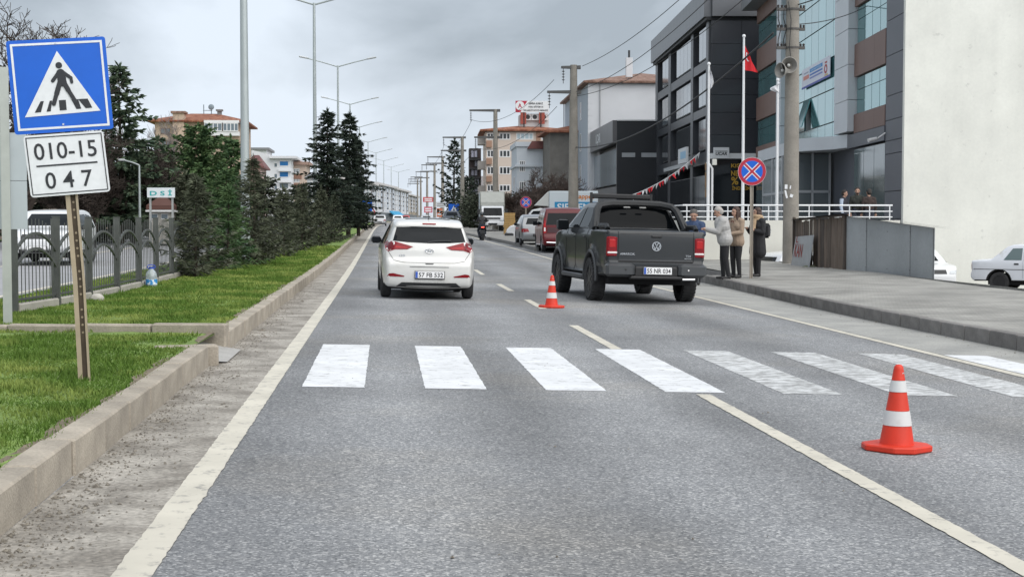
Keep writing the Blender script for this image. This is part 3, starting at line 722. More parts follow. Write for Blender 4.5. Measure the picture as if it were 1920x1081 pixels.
# ---------------------------------------------------------------- dark double-cab pickup
def pickup():
    PAINT_ = M('graphite_paint', (.012, .0145, .017), .32, coat=.45, spec=.4, var=.12, vs=1.2)
    MATB = M('matt_black_steel', (.012, .012, .013), .5)
    t = thing('pickup_truck', 'dark grey double-cab pickup stopped in the right lane', 'pickup truck')
    def hw(y, z):
        w = .955 - .02 * max(0, (.75 - z) / .3) ** 2
        for yw in (1.22, 4.33):
            d = math.hypot(y - yw, z - .42)
            if d < .66 and z > .35: w += .05 * smooth(.66, .55, d)
        if z > 1.32 and y > 1.5: w -= .03 + .42 * (z - 1.32)
        if y < .14: w -= .02
        w -= .12 * max(0, (y - 4.75) / .5) ** 2 + .03 * max(0, (.3 - y) / .3) ** 2
        return w
    top = [(.10, .50), (.09, .60), (.09, .76), (.10, .80), (.105, 1.0), (.11, 1.2), (.12, 1.33), (.15, 1.36), (.3, 1.365), (.9, 1.37), (1.5, 1.375), (1.64, 1.38), (1.69, 1.44), (1.8, 1.72), (1.86, 1.83), (2.0, 1.885), (2.4, 1.915), (2.9, 1.905), (3.25, 1.86), (3.6, 1.66), (4.0, 1.42), (4.1, 1.385), (4.6, 1.32), (5.0, 1.22), (5.16, 1.08), (5.2, .85), (5.2, .6), (5.1, .48)]
    b = Body(top, (1.22, 4.33), .50, .475, .42, hw, .04, .025)
    b.build([PAINT_, DARKU], t)
    W = [(-.66, 1.78), (0, 1.80), (.66, 1.78), (.77, 1.45), (.74, 1.42), (-.74, 1.42), (-.77, 1.45)]
    b.decal('rear', W, 'rear_window', M('tinted_glass', (.004, .005, .006), .04, spec=.1), t, .01)
    b.decal('top', [(-.84, .2), (.84, .2), (.84, 1.55), (-.84, 1.55)], 'bed_cover', MATB, t, .02)
    for s in (-1, 1):
        sd = 'right' if s > 0 else 'left'
        b.decal(sd, [(1.95, 1.42), (2.0, 1.75), (2.2, 1.80), (2.72, 1.80), (2.74, 1.40)][::-1], 'side_window', GLASS, t, .008)
        b.decal(sd, [(2.82, 1.40), (2.80, 1.80), (3.1, 1.77), (3.5, 1.58), (3.72, 1.42)][::-1], 'side_window', GLASS, t, .008)
        b.seam(sd, [(2.78, z) for z in np.linspace(.55, 1.82, 14)], t, .012); b.seam(sd, [(1.78, z) for z in np.linspace(.9, 1.38, 6)], t, .012); b.seam(sd, [(3.72, z) for z in np.linspace(.6, 1.38, 8)], t, .012); b.seam(sd, [(1.62, z) for z in np.linspace(.55, 1.38, 8)], t, .012)
        b.seam(sd, [(y, 1.385) for y in np.linspace(1.9, 3.7, 12)], t, .02)
        for y in (2.0, 3.0):
            p, _ = b.hit(sd, y, 1.22); mb = MB(); mb.bbox(p.x - .02, p.x + .02, y - .1, y + .1, 1.2, 1.235, .012); mb.build('door_handle', MATB, t)
        # wheel arch flare
        for yw in (1.22, 4.33):
            mb = MB(); pts = [(s * 1.0, yw + .53 * math.cos(a), .42 + .53 * math.sin(a)) for a in np.linspace(-.05, math.pi + .05, 15)]
            mb.tube(pts, .032, 6); mb.build('arch_flare', M('arch_plastic', (.05, .053, .056), .5), t, smooth=True)
            wheel(t, s * .90, yw, .41, .27, BLKRIM, s, 6, True)
        mirror_door(t, s * .93, 3.62, 1.34, M('mirror_cap_dark', (.05, .053, .056), .45), .26, .22, s)
        mb = MB(); mb.tube([(s * .86, 1.75, .46), (s * 1.0, 1.85, .44), (s * 1.0, 3.72, .44), (s * .86, 3.82, .46)], .05, 8); mb.build('side_step', M('step_steel', (.1, .1, .105), .4, .6), t, smooth=True)
        # tail lamp wraps the corner
        mb = MB(); mb.bbox(min(s * .73, s * .945), max(s * .73, s * .945), .088, .34, .86, 1.25, .03); tl = mb.build('tail_light', TAILR, t, smooth=True)
        mb = MB(); mb.bbox(min(s * .77, s * .91), max(s * .77, s * .91), .078, .12, 1.03, 1.20, .02); mb.build('lamp_lens', TAILB, tl)
        mb = MB(); mb.bbox(min(s * .745, s * .93), max(s * .745, s * .93), .08, .12, .925, .965, .01); mb.build('lamp_lens', TAILW, tl)
        # chrome bumper step ends
        mb = MB(); mb.bbox(min(s * .42, s * .97), max(s * .42, s * .97), -.03, .2, .50, .755, .05); bu = mb.build('bumper', M('bumper_dark', (.05, .054, .058), .4, coat=.2), t, smooth=True)
        mb = MB(); T = Matrix.Translation((s * .60, -.035, .64)) @ Matrix.Rotation(math.pi / 2, 4, 'X'); mb.lathe([(.016, 0), (.016, .01), (.001, .012)], 10, T); mb.build('parking_sensor', TAILW if s > 0 else DARK, bu)
    mb = MB(); mb.bbox(-.43, .43, .02, .2, .50, .70, .03); mb.bbox(-.52, .52, -.04, .1, .46, .52, .02); mb.build('bumper_step', MATB, t)
    b.decal('rear', [(-.72, .80), (.72, .80), (.72, .77), (-.72, .77)], 'tailgate_gap', DARKU, t, .006)
    for s in (-1, 1): b.seam('rear', [(s * .725, z) for z in np.linspace(.8, 1.34, 8)], t, .014)
    b.seam('rear', [(x, 1.30) for x in np.linspace(-.7, .7, 9)], t, .008)
    mb = MB(); mb.bbox(-.1, .1, .062, .1, 1.235, 1.275, .012); mb.build('tailgate_handle', MATB, t)
    # sports bar over the bed
    mb = MB()
    arch = [(-.90, 1.25, 1.38), (-.87, 1.38, 1.52), (-.81, 1.58, 1.74), (-.73, 1.70, 1.835), (-.5, 1.76, 1.88), (0, 1.79, 1.89), (.5, 1.76, 1.88), (.73, 1.70, 1.835), (.81, 1.58, 1.74), (.87, 1.38, 1.52), (.90, 1.25, 1.38)]
    mb.tube(arch, .075, 8)
    for s in (-1, 1): mb.add([(s * .93, 1.05, 1.36), (s * .93, 1.75, 1.38), (s * .79, 1.85, 1.84), (s * .82, 1.55, 1.72)], [(0, 1, 2, 3)]); mb.tube([(s * .86, .42, 1.385), (s * .86, .5, 1.44), (s * .87, 1.0, 1.44)], .05, 8)
    mb.build('sports_bar', M('sports_bar_black', (.010, .011, .012), .5), t, smooth=True)
    for xx in (-.2, .12):
        mb = MB(); mb.bbox(xx - .07, xx + .07, 1.60, 1.64, 1.795, 1.825, .01); mb.build('bar_lamp', M('lamp_grey', (.25, .25, .24), .3), t)
    mb = MB(); mb.bbox(-.62, .62, 2.85, 2.95, 2.0, 2.10, .02)
    for s in (-1, 1): mb.box(s * .63 - .02, s * .63 + .02, 2.86, 2.94, 1.86, 2.12)
    mb.build('light_bar', MATB, t)
    mb = MB(); mb.box(-.8, .8, .5, 4.9, .34, .52); mb.tube([(-.75, 1.22, .42), (.75, 1.22, .42)], .06, 8); mb.ball((.1, 1.22, .42), .16); mb.tube([(.5, .0, .45), (.5, .9, .46)], .035, 8); mb.build('underbody', DARKU, t)
    mb = MB(); mb.tube([(.48, -.05, .47), (.72, -.05, .475)], .022, 8); mb.build('exhaust_tip', CHROME, t)
    b.decal('front', [(-.72, 1.42), (.72, 1.42), (.58, 1.82), (-.58, 1.82)], 'windscreen', GLASS, t)
    plate(t, '55 NR 034', .02, .008, .62, .54, .13)
    # round emblem: ring with V over W
    mb = MB(); yb = .078; zc = 1.075
    T = Matrix.Translation((.0, yb, zc)) @ Matrix.Rotation(math.pi / 2, 4, 'X')
    mb.lathe([(.088, .0), (.088, .014), (.073, .014), (.073, 0)], 28, T, True)
    def stroke(a, c, w=.014):
        d = (Vector(c) - Vector(a)).normalized(); n_ = Vector((-d.y, d.x)) * w / 2; a, c = Vector(a), Vector(c)
        mb.prism([tuple(a + n_), tuple(a - n_), tuple(c - n_), tuple(c + n_)], yb - .014, yb)
    for p, q in [((-.036, .064), (-.004, .012)), ((.036, .064), (.004, .012)), ((-.066, .03), (-.03, -.064)), ((-.03, -.064), (0, .0)), ((0, .0), (.03, -.064)), ((.03, -.064), (.066, .03))]:
        stroke((p[0], zc + p[1]), (q[0], zc + q[1]))
    mb.build('emblem', CHROME, t)
    lettering(t, 'AMAROK', -.55, .925, .29, .042, CHROME, .082, .015)
    lettering(t, 'TDI', .62, .905, .1, .035, CHROME, .082, .012); lettering(t, '4MOTION', .615, .855, .13, .026, CHROME, .082, .01)
    return t
pk = pickup()
place_vehicle(pk, 5.02, 26.45, R(4.6))

# ---------------------------------------------------------------- red family van
def red_van():
    RED = M('maroon_paint', (.11, .008, .011), .3, coat=.25, spec=.3, var=.08, vs=1.5)
    t = thing('family_van', 'maroon small family van parked beside the low concrete kerb', 'van')
    def hw(y, z):
        w = .91 - .02 * max(0, (.6 - z) / .3) ** 2
        if z > 1.0: w -= .20 * (z - 1.0)
        w -= .05 * max(0, (.3 - y) / .3) ** 2 + .2 * max(0, (y - 3.7) / .7) ** 2; return w
    top = [(.14, .26), (.03, .32), (0, .5), (.03, .66), (.07, .72), (.1, 1.1), (.2, 1.5), (.26, 1.72), (.4, 1.8), (.9, 1.85), (1.8, 1.85), (2.5, 1.8), (2.9, 1.65), (3.35, 1.25), (3.6, 1.12), (4.0, 1.02), (4.25, .85), (4.35, .6), (4.33, .35), (4.2, .26)]
    b = Body(top, (.80, 3.45), .27, .36, .32, hw, .05, .03); b.build([RED, DARKU], t)
    b.decal('rear', [(-.66, 1.62), (.66, 1.62), (.76, 1.13), (-.76, 1.13)], 'rear_window', GLASS, t, .008)
    b.decal('rear', [(-.70, 1.02), (.70, 1.02), (.70, .80), (-.70, .80)], 'lower_panel', M('maroon_dark_panel', (.05, .009, .011), .3, coat=.5), t, .006)
    for s in (-1, 1):
        sd = 'right' if s > 0 else 'left'
        q = [(s * .86, .78), (s * .86, 1.3), (s * .80, 1.45), (s * .78, 1.3), (s * .76, .80)]
        tl = b.decal('rear', q if s > 0 else q[::-1], 'tail_light', TAILB, t, .012)
        q = [(s * .845, .86), (s * .845, 1.02), (s * .785, 1.02), (s * .785, .86)]
        b.decal('rear', q if s > 0 else q[::-1], 'lamp_lens', TAILW, tl, .016)
        for a, c in ((.35, 1.25), (1.35, 2.3), (2.38, 3.05)):
            b.decal(sd, [(a, 1.15), (c, 1.15), (c - (.25 if c > 3 else 0), 1.62 if c < 3 else 1.5), (a + .03, 1.66)], 'side_window', GLASS, t, .008)
        b.seam(sd, [(2.34, z) for z in np.linspace(.4, 1.7, 9)], t); b.seam(sd, [(1.3, z) for z in np.linspace(.5, 1.7, 9)], t); b.seam(sd, [(y, .95) for y in np.linspace(.3, 2.3, 9)], t)
        wheel(t, s * .80, .80, .32, .19, ALLOY, s); wheel(t, s * .80, 3.45, .32, .19, ALLOY, s); mirror_door(t, s * .88, 2.95, 1.1, DARK, .2, .2, s)
        mb = MB(); mb.bbox(min(s * .82, s * .93), max(s * .82, s * .93), 1.25, 3.0, .26, .32, .02); mb.build('side_step', CHROME, t)
    b.decal('rear', [(-.3, .60), (.3, .60), (.3, .72), (-.3, .72)], 'plate_recess', DARK, t, .004)
    p, _ = b.hit('rear', 0, .66); plate(t, '55 ABK 47', 0, p.y - .012, .64, .52, .12)
    b.decal('rear', [(.12 + .07 * math.cos(a), 1.1 + .07 * math.sin(a)) for a in np.linspace(0, 6.28, 13)[:-1]], 'emblem', M('emblem_pale', (.6, .55, .58), .2, .5), t, .02, .2)
    mb = MB(); mb.tube([(-.75, -.06, .40), (-.3, -.08, .38), (.3, -.08, .38), (.75, -.06, .40)], .035, 8); mb.build('bumper_bar', CHROME, t, smooth=True)
    mb = MB(); mb.box(-.75, .75, .4, 3.9, .2, .3); mb.build('underbody', DARKU, t)
    b.decal('front', [(-.66, 1.28), (.66, 1.28), (.58, 1.72), (-.58, 1.72)], 'windscreen', GLASS, t, .008)
    return t
rv = red_van(); place_vehicle(rv, P(1058, 470, 60).x, 60.0, R(-1.0), z=P(1058, 471.5, 60.8).z)

# ---------------------------------------------------------------- generic cars (body shapes differ)
def simple_car(label, paint, kind, name='parked_car', group=None, plate_txt=None):
    t = thing(name, label, 'car', group=group)
    if kind == 'boxy':       # three-box saloon of the eighties
        L, W, zb = 4.2, .82, .88
        top = [(.06, .34), (0, .42), (0, .52), (.03, .6), (.02, .86), (.06, .91), (.55, .945), (.62, .96), (1.05, 1.33), (1.2, 1.38), (1.9, 1.41), (2.3, 1.37), (2.42, 1.34), (3.0, .95), (3.1, .92), (3.9, .84), (4.05, .78), (4.08, .5), (4.15, .46), (4.12, .32)]
        wy, r = (.85, 3.35), .29
        wins = [[(.98, .94), (1.22, 1.28), (1.50, 1.29), (1.50, .94)], [(1.58, .94), (1.58, 1.29), (2.25, 1.26), (2.35, 1.2), (2.6, .94)]]; wsc = (.93, 1.33); rwz = (.97, 1.33)
    elif kind == 'suv':
        L, W, zb = 4.3, .9, 1.05
        top = [(.12, .35), (.03, .42), (0, .6), (.04, .8), (.1, 1.05), (.3, 1.5), (.5, 1.62), (1.2, 1.68), (2.2, 1.64), (2.6, 1.5), (3.1, 1.15), (3.3, 1.1), (4.0, 1.02), (4.2, .92), (4.28, .7), (4.28, .5), (4.15, .36)]
        wy, r = (.8, 3.42), .35
        wins = [[(.55, 1.1), (.72, 1.5), (1.3, 1.54), (1.3, 1.1)], [(1.4, 1.1), (1.4, 1.54), (2.2, 1.52), (2.75, 1.1)]]; wsc = (1.18, 1.54); rwz = (1.12, 1.5)
    else:
        L, W, zb = 4.2, .86, .95
        top = [(.14, .25), (.03, .32), (0, .5), (.04, .72), (.1, .95), (.3, 1.25), (.42, 1.38), (.7, 1.44), (1.4, 1.48), (2.1, 1.44), (2.5, 1.3), (3.0, 1.0), (3.2, .95), (3.9, .83), (4.1, .68), (4.18, .48), (4.1, .28), (4.0, .25)]
        wy, r = (.75, 3.35), .31
        wins = [[(.75, 1.0), (1.0, 1.32), (1.45, 1.36), (1.47, 1.0)], [(1.55, 1.0), (1.53, 1.36), (2.1, 1.33), (2.65, 1.0)]]; wsc = (1.03, 1.36); rwz = (1.02, 1.3)
    def hw(y, z):
        w = W - .02 * max(0, (.5 - z) / .3) ** 2
        if z > zb: w -= .36 * (z - zb)
        w -= (.07 if kind == 'boxy' else .12) * max(0, (.5 - y) / .5) ** 2 + (.08 if kind == 'boxy' else .2) * max(0, (y - L + .6) / .6) ** 2
        return w
    b = Body(top, wy, .30 if kind != 'suv' else .38, r + .045, r, hw, .045, .03); b.build([paint, DARKU], t)
    for s in (-1, 1):
        sd = 'right' if s > 0 else 'left'
        for w in wins: b.decal(sd, w, 'side_window', GLASSB if kind == 'boxy' else GLASS, t, .008)
        for a in wy: wheel(t, s * (W - .1), a, r, .18, BLKRIM if kind == 'boxy' else ALLOY, s)
        b.seam(sd, [(wins[1][0][0] - .04, z) for z in np.linspace(.4, zb + .3, 8)], t); b.seam(sd, [(wins[1][-1][0] + .05, z) for z in np.linspace(.4, zb - .05, 6)], t)
        if kind == 'boxy':
            b.seam(sd, [(y, .66) for y in np.linspace(.1, 3.9, 20)], t, .02)
            for y in (1.35, 2.3):
                p, _ = b.hit(sd, y, .82); mb = MB(); mb.bbox(p.x - .012, p.x + .012, y - .07, y + .07, .80, .845, .01); mb.build('door_handle', DARK, t)
        mirror_door(t, s * (W - .03), wins[1][-1][0] - .1, zb, DARK, .17, .12, s)
        q = [(s * (W - .06), .72), (s * (W - .06), .60), (s * .42, .60), (s * .45, .70)] if kind != 'suv' else [(s * .80, .92), (s * .80, .78), (s * .50, .78), (s * .52, .88)]
        b.decal('front', q, 'headlight', HEADL, t, .01)
        q = [(s * (W - .06), .82), (s * (W - .06), .64), (s * .45, .66), (s * .5, .80)]
        b.decal('rear', q, 'tail_light', TAILR, t, .01)
    b.decal('front', [(-.6, wsc[0]), (.6, wsc[0]), (.5, wsc[1]), (-.5, wsc[1])], 'windscreen', GLASS, t, .01)
    b.decal('rear', [(-.6, rwz[0]), (.6, rwz[0]), (.5, rwz[1]), (-.5, rwz[1])], 'rear_window', GLASS, t, .01)
    g = (.5, .6, .72) if kind != 'suv' else (.5, .78, .92)
    b.decal('front', [(-g[0] + .08, g[1]), (g[0] - .08, g[1]), (g[0] - .1, g[2]), (-g[0] + .1, g[2])], 'grille', DARK, t, .008)
    b.decal('front', [(-.5, .36), (.5, .36), (.5, .47), (-.5, .47)], 'lower_grille', DARK, t, .008)
    p, _ = b.hit('front', 0, .5); plate(t, '', 0, p.y + .005, .5, .52, .11, 'front')
    p, _ = b.hit('rear', 0, .5); plate(t, '', 0, p.y - .012, .5, .52, .11, 'frontx')
    mb = MB(); mb.box(-W + .15, W - .15, .5, L - .5, .2, .36); mb.build('underbody', DARKU, t)
    return t
WHT = M('white_paint', (.72, .73, .74), .3, coat=.6, var=.04, vs=2)
WHTO = M('weathered_white_paint', (.66, .68, .72), .42, coat=.3, col2=(.44, .42, .34), lo=.58, hi=.68, vs=1.4)
GREYC = M('grey_paint', (.22, .23, .24), .3, .4, coat=.6)
# old saloon in the yard, seen from its left rear flank... nose to the right of the picture
old = simple_car('old weathered white saloon in the yard beside the beige wall', WHTO, 'boxy')
p = P(1858, 520, 41.5); old.location = (p.x, p.y + 1.0, ZL + .0); old.rotation_euler.z = R(-128)
suv = simple_car('white SUV with black grille peeking out behind the metal shed', WHT, 'suv')
p = P(1800, 520, 46); suv.location = (p.x - .86, 46 + 4.28, zlot(0, 47) + .02); suv.rotation_euler.z = R(180)
wy_ = simple_car('white car partly hidden behind the concrete pole below the terrace', WHT, 'hatch')
p = P(1466, 470, 48.0); wy_.location = (p.x - .6, 48.4, zlot(0, 48.4) + .02); wy_.rotation_euler.z = R(-74)
gc = simple_car('grey car parked just ahead of the maroon van', GREYC, 'hatch')
p = P(1006, 450, 68); gc.location = (p.x + .1, 68, zr(p.x, 68) + .1); gc.rotation_euler.z = R(-1)
# oncoming white car behind the fence
oc = simple_car('white car on the other carriageway seen through the arched fence', WHT, 'suv')
p = P(66, 484, 41); oc.location = (p.x, 45.2, zopp(p.x, 43) + .02); oc.rotation_euler.z = R(181); oc.scale = (1.03, 1, .92)
# far cars on the road
FC = [('silver car far ahead close to the left kerb', M('silver_paint', (.4, .41, .42), .3, .5), 712, 185, 'hatch', -.6), ('white car far ahead beyond the hatchback roof', WHT, 746, 230, 'hatch', 0), ('red car far ahead beyond the hatchback roof', M('red_paint', (.4, .05, .05), .3), 760, 250, 'hatch', 0), ('pale grey car far ahead, right of the red billboard', M('pale_grey_paint', (.45, .46, .47), .3, .3), 800, 200, 'hatch', 0), ('dark car parked beside the far power poles', M('dark_paint', (.06, .07, .085), .3), 845, 150, 'suv', 0)]
for lab, mt, u, d, k, dx in FC:
    o = simple_car(lab, mt, k); p = P(u, 405, d); x_ = p.x; o.location = (x_, d, zr(x_, d) + (.15 if k == 'suv' else 0)); o.rotation_euler.z = R(180) if k == 'suv' else 0

# ---------------------------------------------------------------- box trucks
def box_truck():
    t = thing('box_truck', 'small white box truck facing the camera on the far pavement', 'truck')
    CAB = M('truck_white', (.66, .67, .68), .35, coat=.3); BOX = M('truck_box_grey', (.36, .37, .34), .6, var=.08); SIDE = M('truck_box_blue_grey', (.45, .52, .56), .55)
    mb = MB(); mb.bbox(-1.0, 1.0, 1.9, 6.0, .95, 3.15, .03); bx = mb.build('cargo_box', [BOX], t)
    mb = MB(); mb.prism([(1.88, 3.1), (1.88, 2.0), (.95, 2.02), (1.0, 2.3)], -.92, .92, 'x'); mb.build('wind_deflector', BOX, t)
    mb = MB(); mb.box(-1.012, -1.002, 2.0, 5.9, 1.0, 3.1); mb.build('side_sheet', SIDE, bx)
    # cab: front at y=0, local -y faces the viewer
    top = [(1.85, .55), (1.85, 1.2), (1.84, 1.95), (1.6, 2.02), (.75, 2.0), (.45, 1.85), (.12, 1.25), (.05, 1.1), (0, .7), (.05, .5)]
    prof = [(y, z) for y, z in top]
    mb = MB(); mb.prism(prof, -.87, .87, 'x'); me = mb.mesh('cab', CAB); bm = bmesh.new(); bm.from_mesh(me); bmesh.ops.bevel(bm, geom=[e for e in bm.edges if len(e.link_faces) == 2 and e.calc_face_angle(0) > .6], offset=.05, segments=2, affect='EDGES', profile=.5); bm.to_mesh(me); bm.free(); obj('cab', me, t)
    mb = MB(); mb.add([(-.74, .13, 1.24), (.74, .13, 1.24), (.70, .43, 1.84), (-.70, .43, 1.84)], [(0, 1, 2, 3)]); mb.v = [(x, y - .035, z + .01) for x, y, z in mb.v]; mb.build('windscreen', GLASS, t)
    mb = MB(); mb.bbox(-.6, .6, -.02, .1, .98, 1.1, .02); mb.build('grille', DARK, t)
    mb = MB(); mb.bbox(-.9, .9, -.1, .15, .48, .74, .04); bp = mb.build('bumper', CAB, t)
    mb = MB(); mb.bbox(-.35, .35, -.115, -.1, .52, .66, .004); mb.build('lower_grille', DARK, bp); plate(t, '', 0, -.12, .56, .5, .1, 'frontx')
    for s in (-1, 1):
        mb = MB(); mb.bbox(min(s * .55, s * .84), max(s * .55, s * .84), -.03, .08, .8, .95, .02); mb.build('headlight', HEADL, t)
        wheel(t, s * .75, .75, .37, .22, ALLOY, s); wheel(t, s * .75, 4.6, .37, .3, ALLOY, s)
        mb = MB(); mb.bbox(min(s * .98, s * 1.2), max(s * .98, s * 1.2), .25, .33, 1.35, 1.75, .03); mb.tube([(s * .88, .3, 1.7), (s * 1.05, .3, 1.72)], .015, 5); mb.build('wing_mirror', DARK, t)
        mb = MB(); mb.add([(s * .876, .4, 1.25), (s * .876, 1.4, 1.25), (s * .876, 1.4, 1.82), (s * .876, .62, 1.82)], [(0, 1, 2, 3)]); mb.build('side_window', GLASS, t)
    mb = MB(); mb.box(-.4, .4, .6, 5.9, .5, .95); mb.build('chassis', DARKU, t)
    return t
bt = box_truck(); p = P(924, 434, 112); bt.location = (p.x, 112, p.z); bt.rotation_euler.z = R(-3)

def delivery_truck():
    t = thing('delivery_truck', 'white and blue delivery truck with large lettering on its box', 'truck')
    WH = M('delivery_white', (.62, .68, .72), .4); CAB = M('truck_white', (.66, .67, .68), .35)
    BL = M('delivery_blue', (.02, .26, .52), .4); OR = M('delivery_orange', (.62, .20, .03), .5); LT = M('delivery_letter_white', (.75, .8, .84), .5)
    # local x to the right in the picture, nose to the left; side with lettering faces -y
    mb = MB(); mb.bbox(0, 2.75, 0, 2.0, .9, 3.1, .03); bx = mb.build('cargo_box', WH, t)
    mb = MB(); mb.box(.3, 2.68, -.012, -.003, 1.2, 2.49); mb.build('blue_panel', BL, bx)
    lettering(bx, 'SIEMENS', 1.52, 2.2, 2.15, .40, LT, -.02, .02); lettering(bx, 'Dappet', 1.95, 2.76, 1.15, .34, OR, -.016, .02, shear=.12)
    mb = MB(); mb.prism([(-.02, 3.08), (-.02, 2.25), (-.8, 2.3)], .1, 1.9, 'y'); mb.build('wind_deflector', M('deflector_cream', (.55, .56, .54), .5), t)
    prof = [(-.05, .55), (-.05, 2.1), (-.5, 2.15), (-.95, 2.05), (-1.55, 1.35), (-2.2, 1.12), (-2.4, .9), (-2.42, .5)]
    mb = MB(); mb.prism(prof, .1, 1.9, 'y'); me = mb.mesh('cab', CAB); bm = bmesh.new(); bm.from_mesh(me); bmesh.ops.bevel(bm, geom=[e for e in bm.edges if len(e.link_faces) == 2 and e.calc_face_angle(0) > .5], offset=.06, segments=2, affect='EDGES', profile=.5); bm.to_mesh(me); bm.free(); obj('cab', me, t)
    mb = MB(); mb.add([(-.25, .093, 1.35), (-1.38, .093, 1.35), (-.9, .093, 1.98), (-.25, .093, 1.98)], [(0, 1, 2, 3)]); mb.build('side_window', GLASS, t)
    mb = MB(); mb.add([(-1.57, .25, 1.38), (-1.57, 1.75, 1.38), (-.99, 1.7, 2.05), (-.99, .3, 2.05)], [(0, 1, 2, 3)]); mb.v = [(x - .02, y, z + .02) for x, y, z in mb.v]; mb.build('windscreen', GLASS, t)
    mb = MB(); mb.bbox(-1.25, -1.1, -.12, .08, 1.25, 1.55, .04); mb.build('wing_mirror', DARK, t)
    mb = MB(); mb.bbox(-2.5, -2.0, .06, 1.94, .42, .75, .05); mb.build('bumper', DARK, t)
    for x in (-1.5, 2.0):
        for y, s in ((.25, -1), (1.75, 1)):
            w = wheel(t, 0, 0, .36, .22, ALLOY, s); w.matrix_local = Matrix.Translation((x, y, 0)) @ Matrix.Rotation(math.pi / 2, 4, 'Z') if False else Matrix.Translation((x, y, 0)) @ Matrix.Rotation(-math.pi / 2 if False else math.pi / 2, 4, 'Z')
    mb = MB(); mb.box(-1.9, 2.7, .5, 1.5, .45, .92); mb.build('chassis', DARKU, t)
    return t
dt = delivery_truck(); p = P(1030, 358, 92); dt.location = (p.x, 92, p.z - 3.1 * 1.14); dt.rotation_euler.z = R(-4); dt.scale = (1.14, 1.14, 1.14)

# ---------------------------------------------------------------- motorcycle
def motorcycle():
    t = thing('motorcycle', 'dark motorcycle with lit red tail lamp riding along the right lane', 'motorcycle')
    BK = M('moto_black', (.02, .021, .023), .4, coat=.3); ST = M('moto_steel', (.3, .3, .31), .35, .8)
    for y in (.0, 1.38):
        T = Matrix.Translation((0, y, .31)) @ Matrix.Rotation(math.pi / 2, 4, 'Y'); mb = MB()
        pr = [(.25 + .065 * math.cos(a), (.075 if y == 0 else .055) * math.sin(a)) for a in np.linspace(0, 2 * math.pi, 11)[:-1]]
        mb.lathe(pr, 28, T, True); w = mb.build('wheel', RUB, t, smooth=True)
        mb = MB(); mb.lathe([(.2, -.02), (.2, .02), (.185, .02), (.185, -.02)], 24, T, True)
        for i in range(6): mb.box(.03, .19, -.012, .012, -.012, .012, mat=T @ Matrix.Rotation(i * math.pi / 3, 4, 'Z'))
        mb.ring(T @ Vector((0, 0, -.06)), T @ Vector((0, 0, .06)), .05, .05, 10); mb.build('rim', ST, w)
    mb = MB(); mb.bbox(-.15, .15, .45, 1.0, .28, .62, .05); mb.build('engine', M('moto_engine', (.1, .1, .105), .5, .5), t)
    mb = MB(); mb.ball((0, .92, .86), .24, 12, 8, (.62, 1.15, .6)); mb.build('fuel_tank', BK, t, smooth=True)
    mb = MB(); mb.bbox(-.13, .13, -.12, .72, .76, .85, .04); mb.build('seat', BK, t)
    mb = MB(); mb.prism([(-.28, .84), (-.3, .90), (-.05, .92), (.1, .78)], -.11, .11, 'x'); mb.prism([(-.32, .52), (-.3, .60), (-.02, .76), (.05, .7)], -.09, .09, 'x'); mb.build('tail_unit', BK, t)
    mb = MB(); mb.bbox(-.1, .1, -.32, -.27, .80, .885, .015); tl = mb.build('tail_light', TAILB, t)
    e = M('tail_lamp_lit', (.8, .06, .05), .3); e.node_tree.nodes['Principled BSDF'].inputs['Emission Color'].default_value = (1, .08, .05, 1); e.node_tree.nodes['Principled BSDF'].inputs['Emission Strength'].default_value = 1.6
    mb = MB(); mb.box(-.08, .08, -.326, -.321, .82, .87); mb.build('lamp_lens', e, tl)
    plate(t, '', 0, -.33, .58, .22, .2, 'frontx')
    mb = MB()
    for s in (-1, 1): mb.tube([(s * .09, 1.38, .31), (s * .09, 1.12, .95)], .025, 6)
    mb.tube([(-.36, 1.0, 1.0), (-.3, 1.1, 1.02), (0, 1.12, .99), (.3, 1.1, 1.02), (.36, 1.0, 1.0)], .016, 6); mb.build('fork_and_handlebar', ST, t)
    for s in (-1, 1):
        mb = MB(); mb.tube([(s * .25, 1.06, 1.02), (s * .36, 1.02, 1.2)], .008, 5); mb.bbox(s * .40 - .07, s * .40 + .07, 1.0, 1.03, 1.18, 1.28, .02); mb.build('wing_mirror', BK, t)
    mb = MB(); mb.tube([(.14, .6, .35), (.17, .2, .3), (.17, -.25, .38)], [.03, .045, .05], 8); mb.build('exhaust', ST, t, smooth=True)
    mb = MB()
    for s in (-1, 1): mb.tube([(s * .08, 0, .31), (s * .08, .5, .42)], .025, 5); mb.tube([(s * .07, .0, .34), (s * .1, .3, .76)], .02, 5)
    mb.build('swing_arm', BK, t); return t
mc = motorcycle(); p = P(905.5, 453, 84); MCX, MCY, MCZ = p.x, 84.3, p.z; mc.location = (MCX, MCY, MCZ); mc.rotation_euler = (0, R(-1), R(1))
# ================================================================== signs, fence, lamps, poles, cones
GALV = M('galvanised_steel', (.36, .37, .36), .5, .55, var=.12, vs=3)
SIGNB = M('sign_blue', (.0, .105, .56), .35, var=.06, vs=4); SIGNW = M('sign_white', (.72, .735, .75), .4, var=.06, vs=3, fine=.04, fs=25)
SIGNK = M('sign_black', (.018, .02, .024), .45); SIGNR = M('sign_red', (.42, .015, .04), .4); SIGNG = M('sign_back_grey', (.42, .46, .48), .45, .3, var=.06, vs=2)

def flat(mb, poly, y0, y1): mb.prism(poly, y0, y1, 'y')
def u_post(parent, h, lean=(0, 0), w=.085, d=.045, mat=None, base=-.4, holes=True):
    # perforated U channel, open side towards +x
    mb = MB(); t_ = .012
    mb.box(-w / 2, w / 2, -d / 2, -d / 2 + t_, base, h); mb.box(-w / 2, -w / 2 + t_, -d / 2 + t_, d / 2, base, h); mb.box(w / 2 - t_, w / 2, -d / 2 + t_, d / 2, base, h)
    return mb.build('post', mat or GALV, parent)
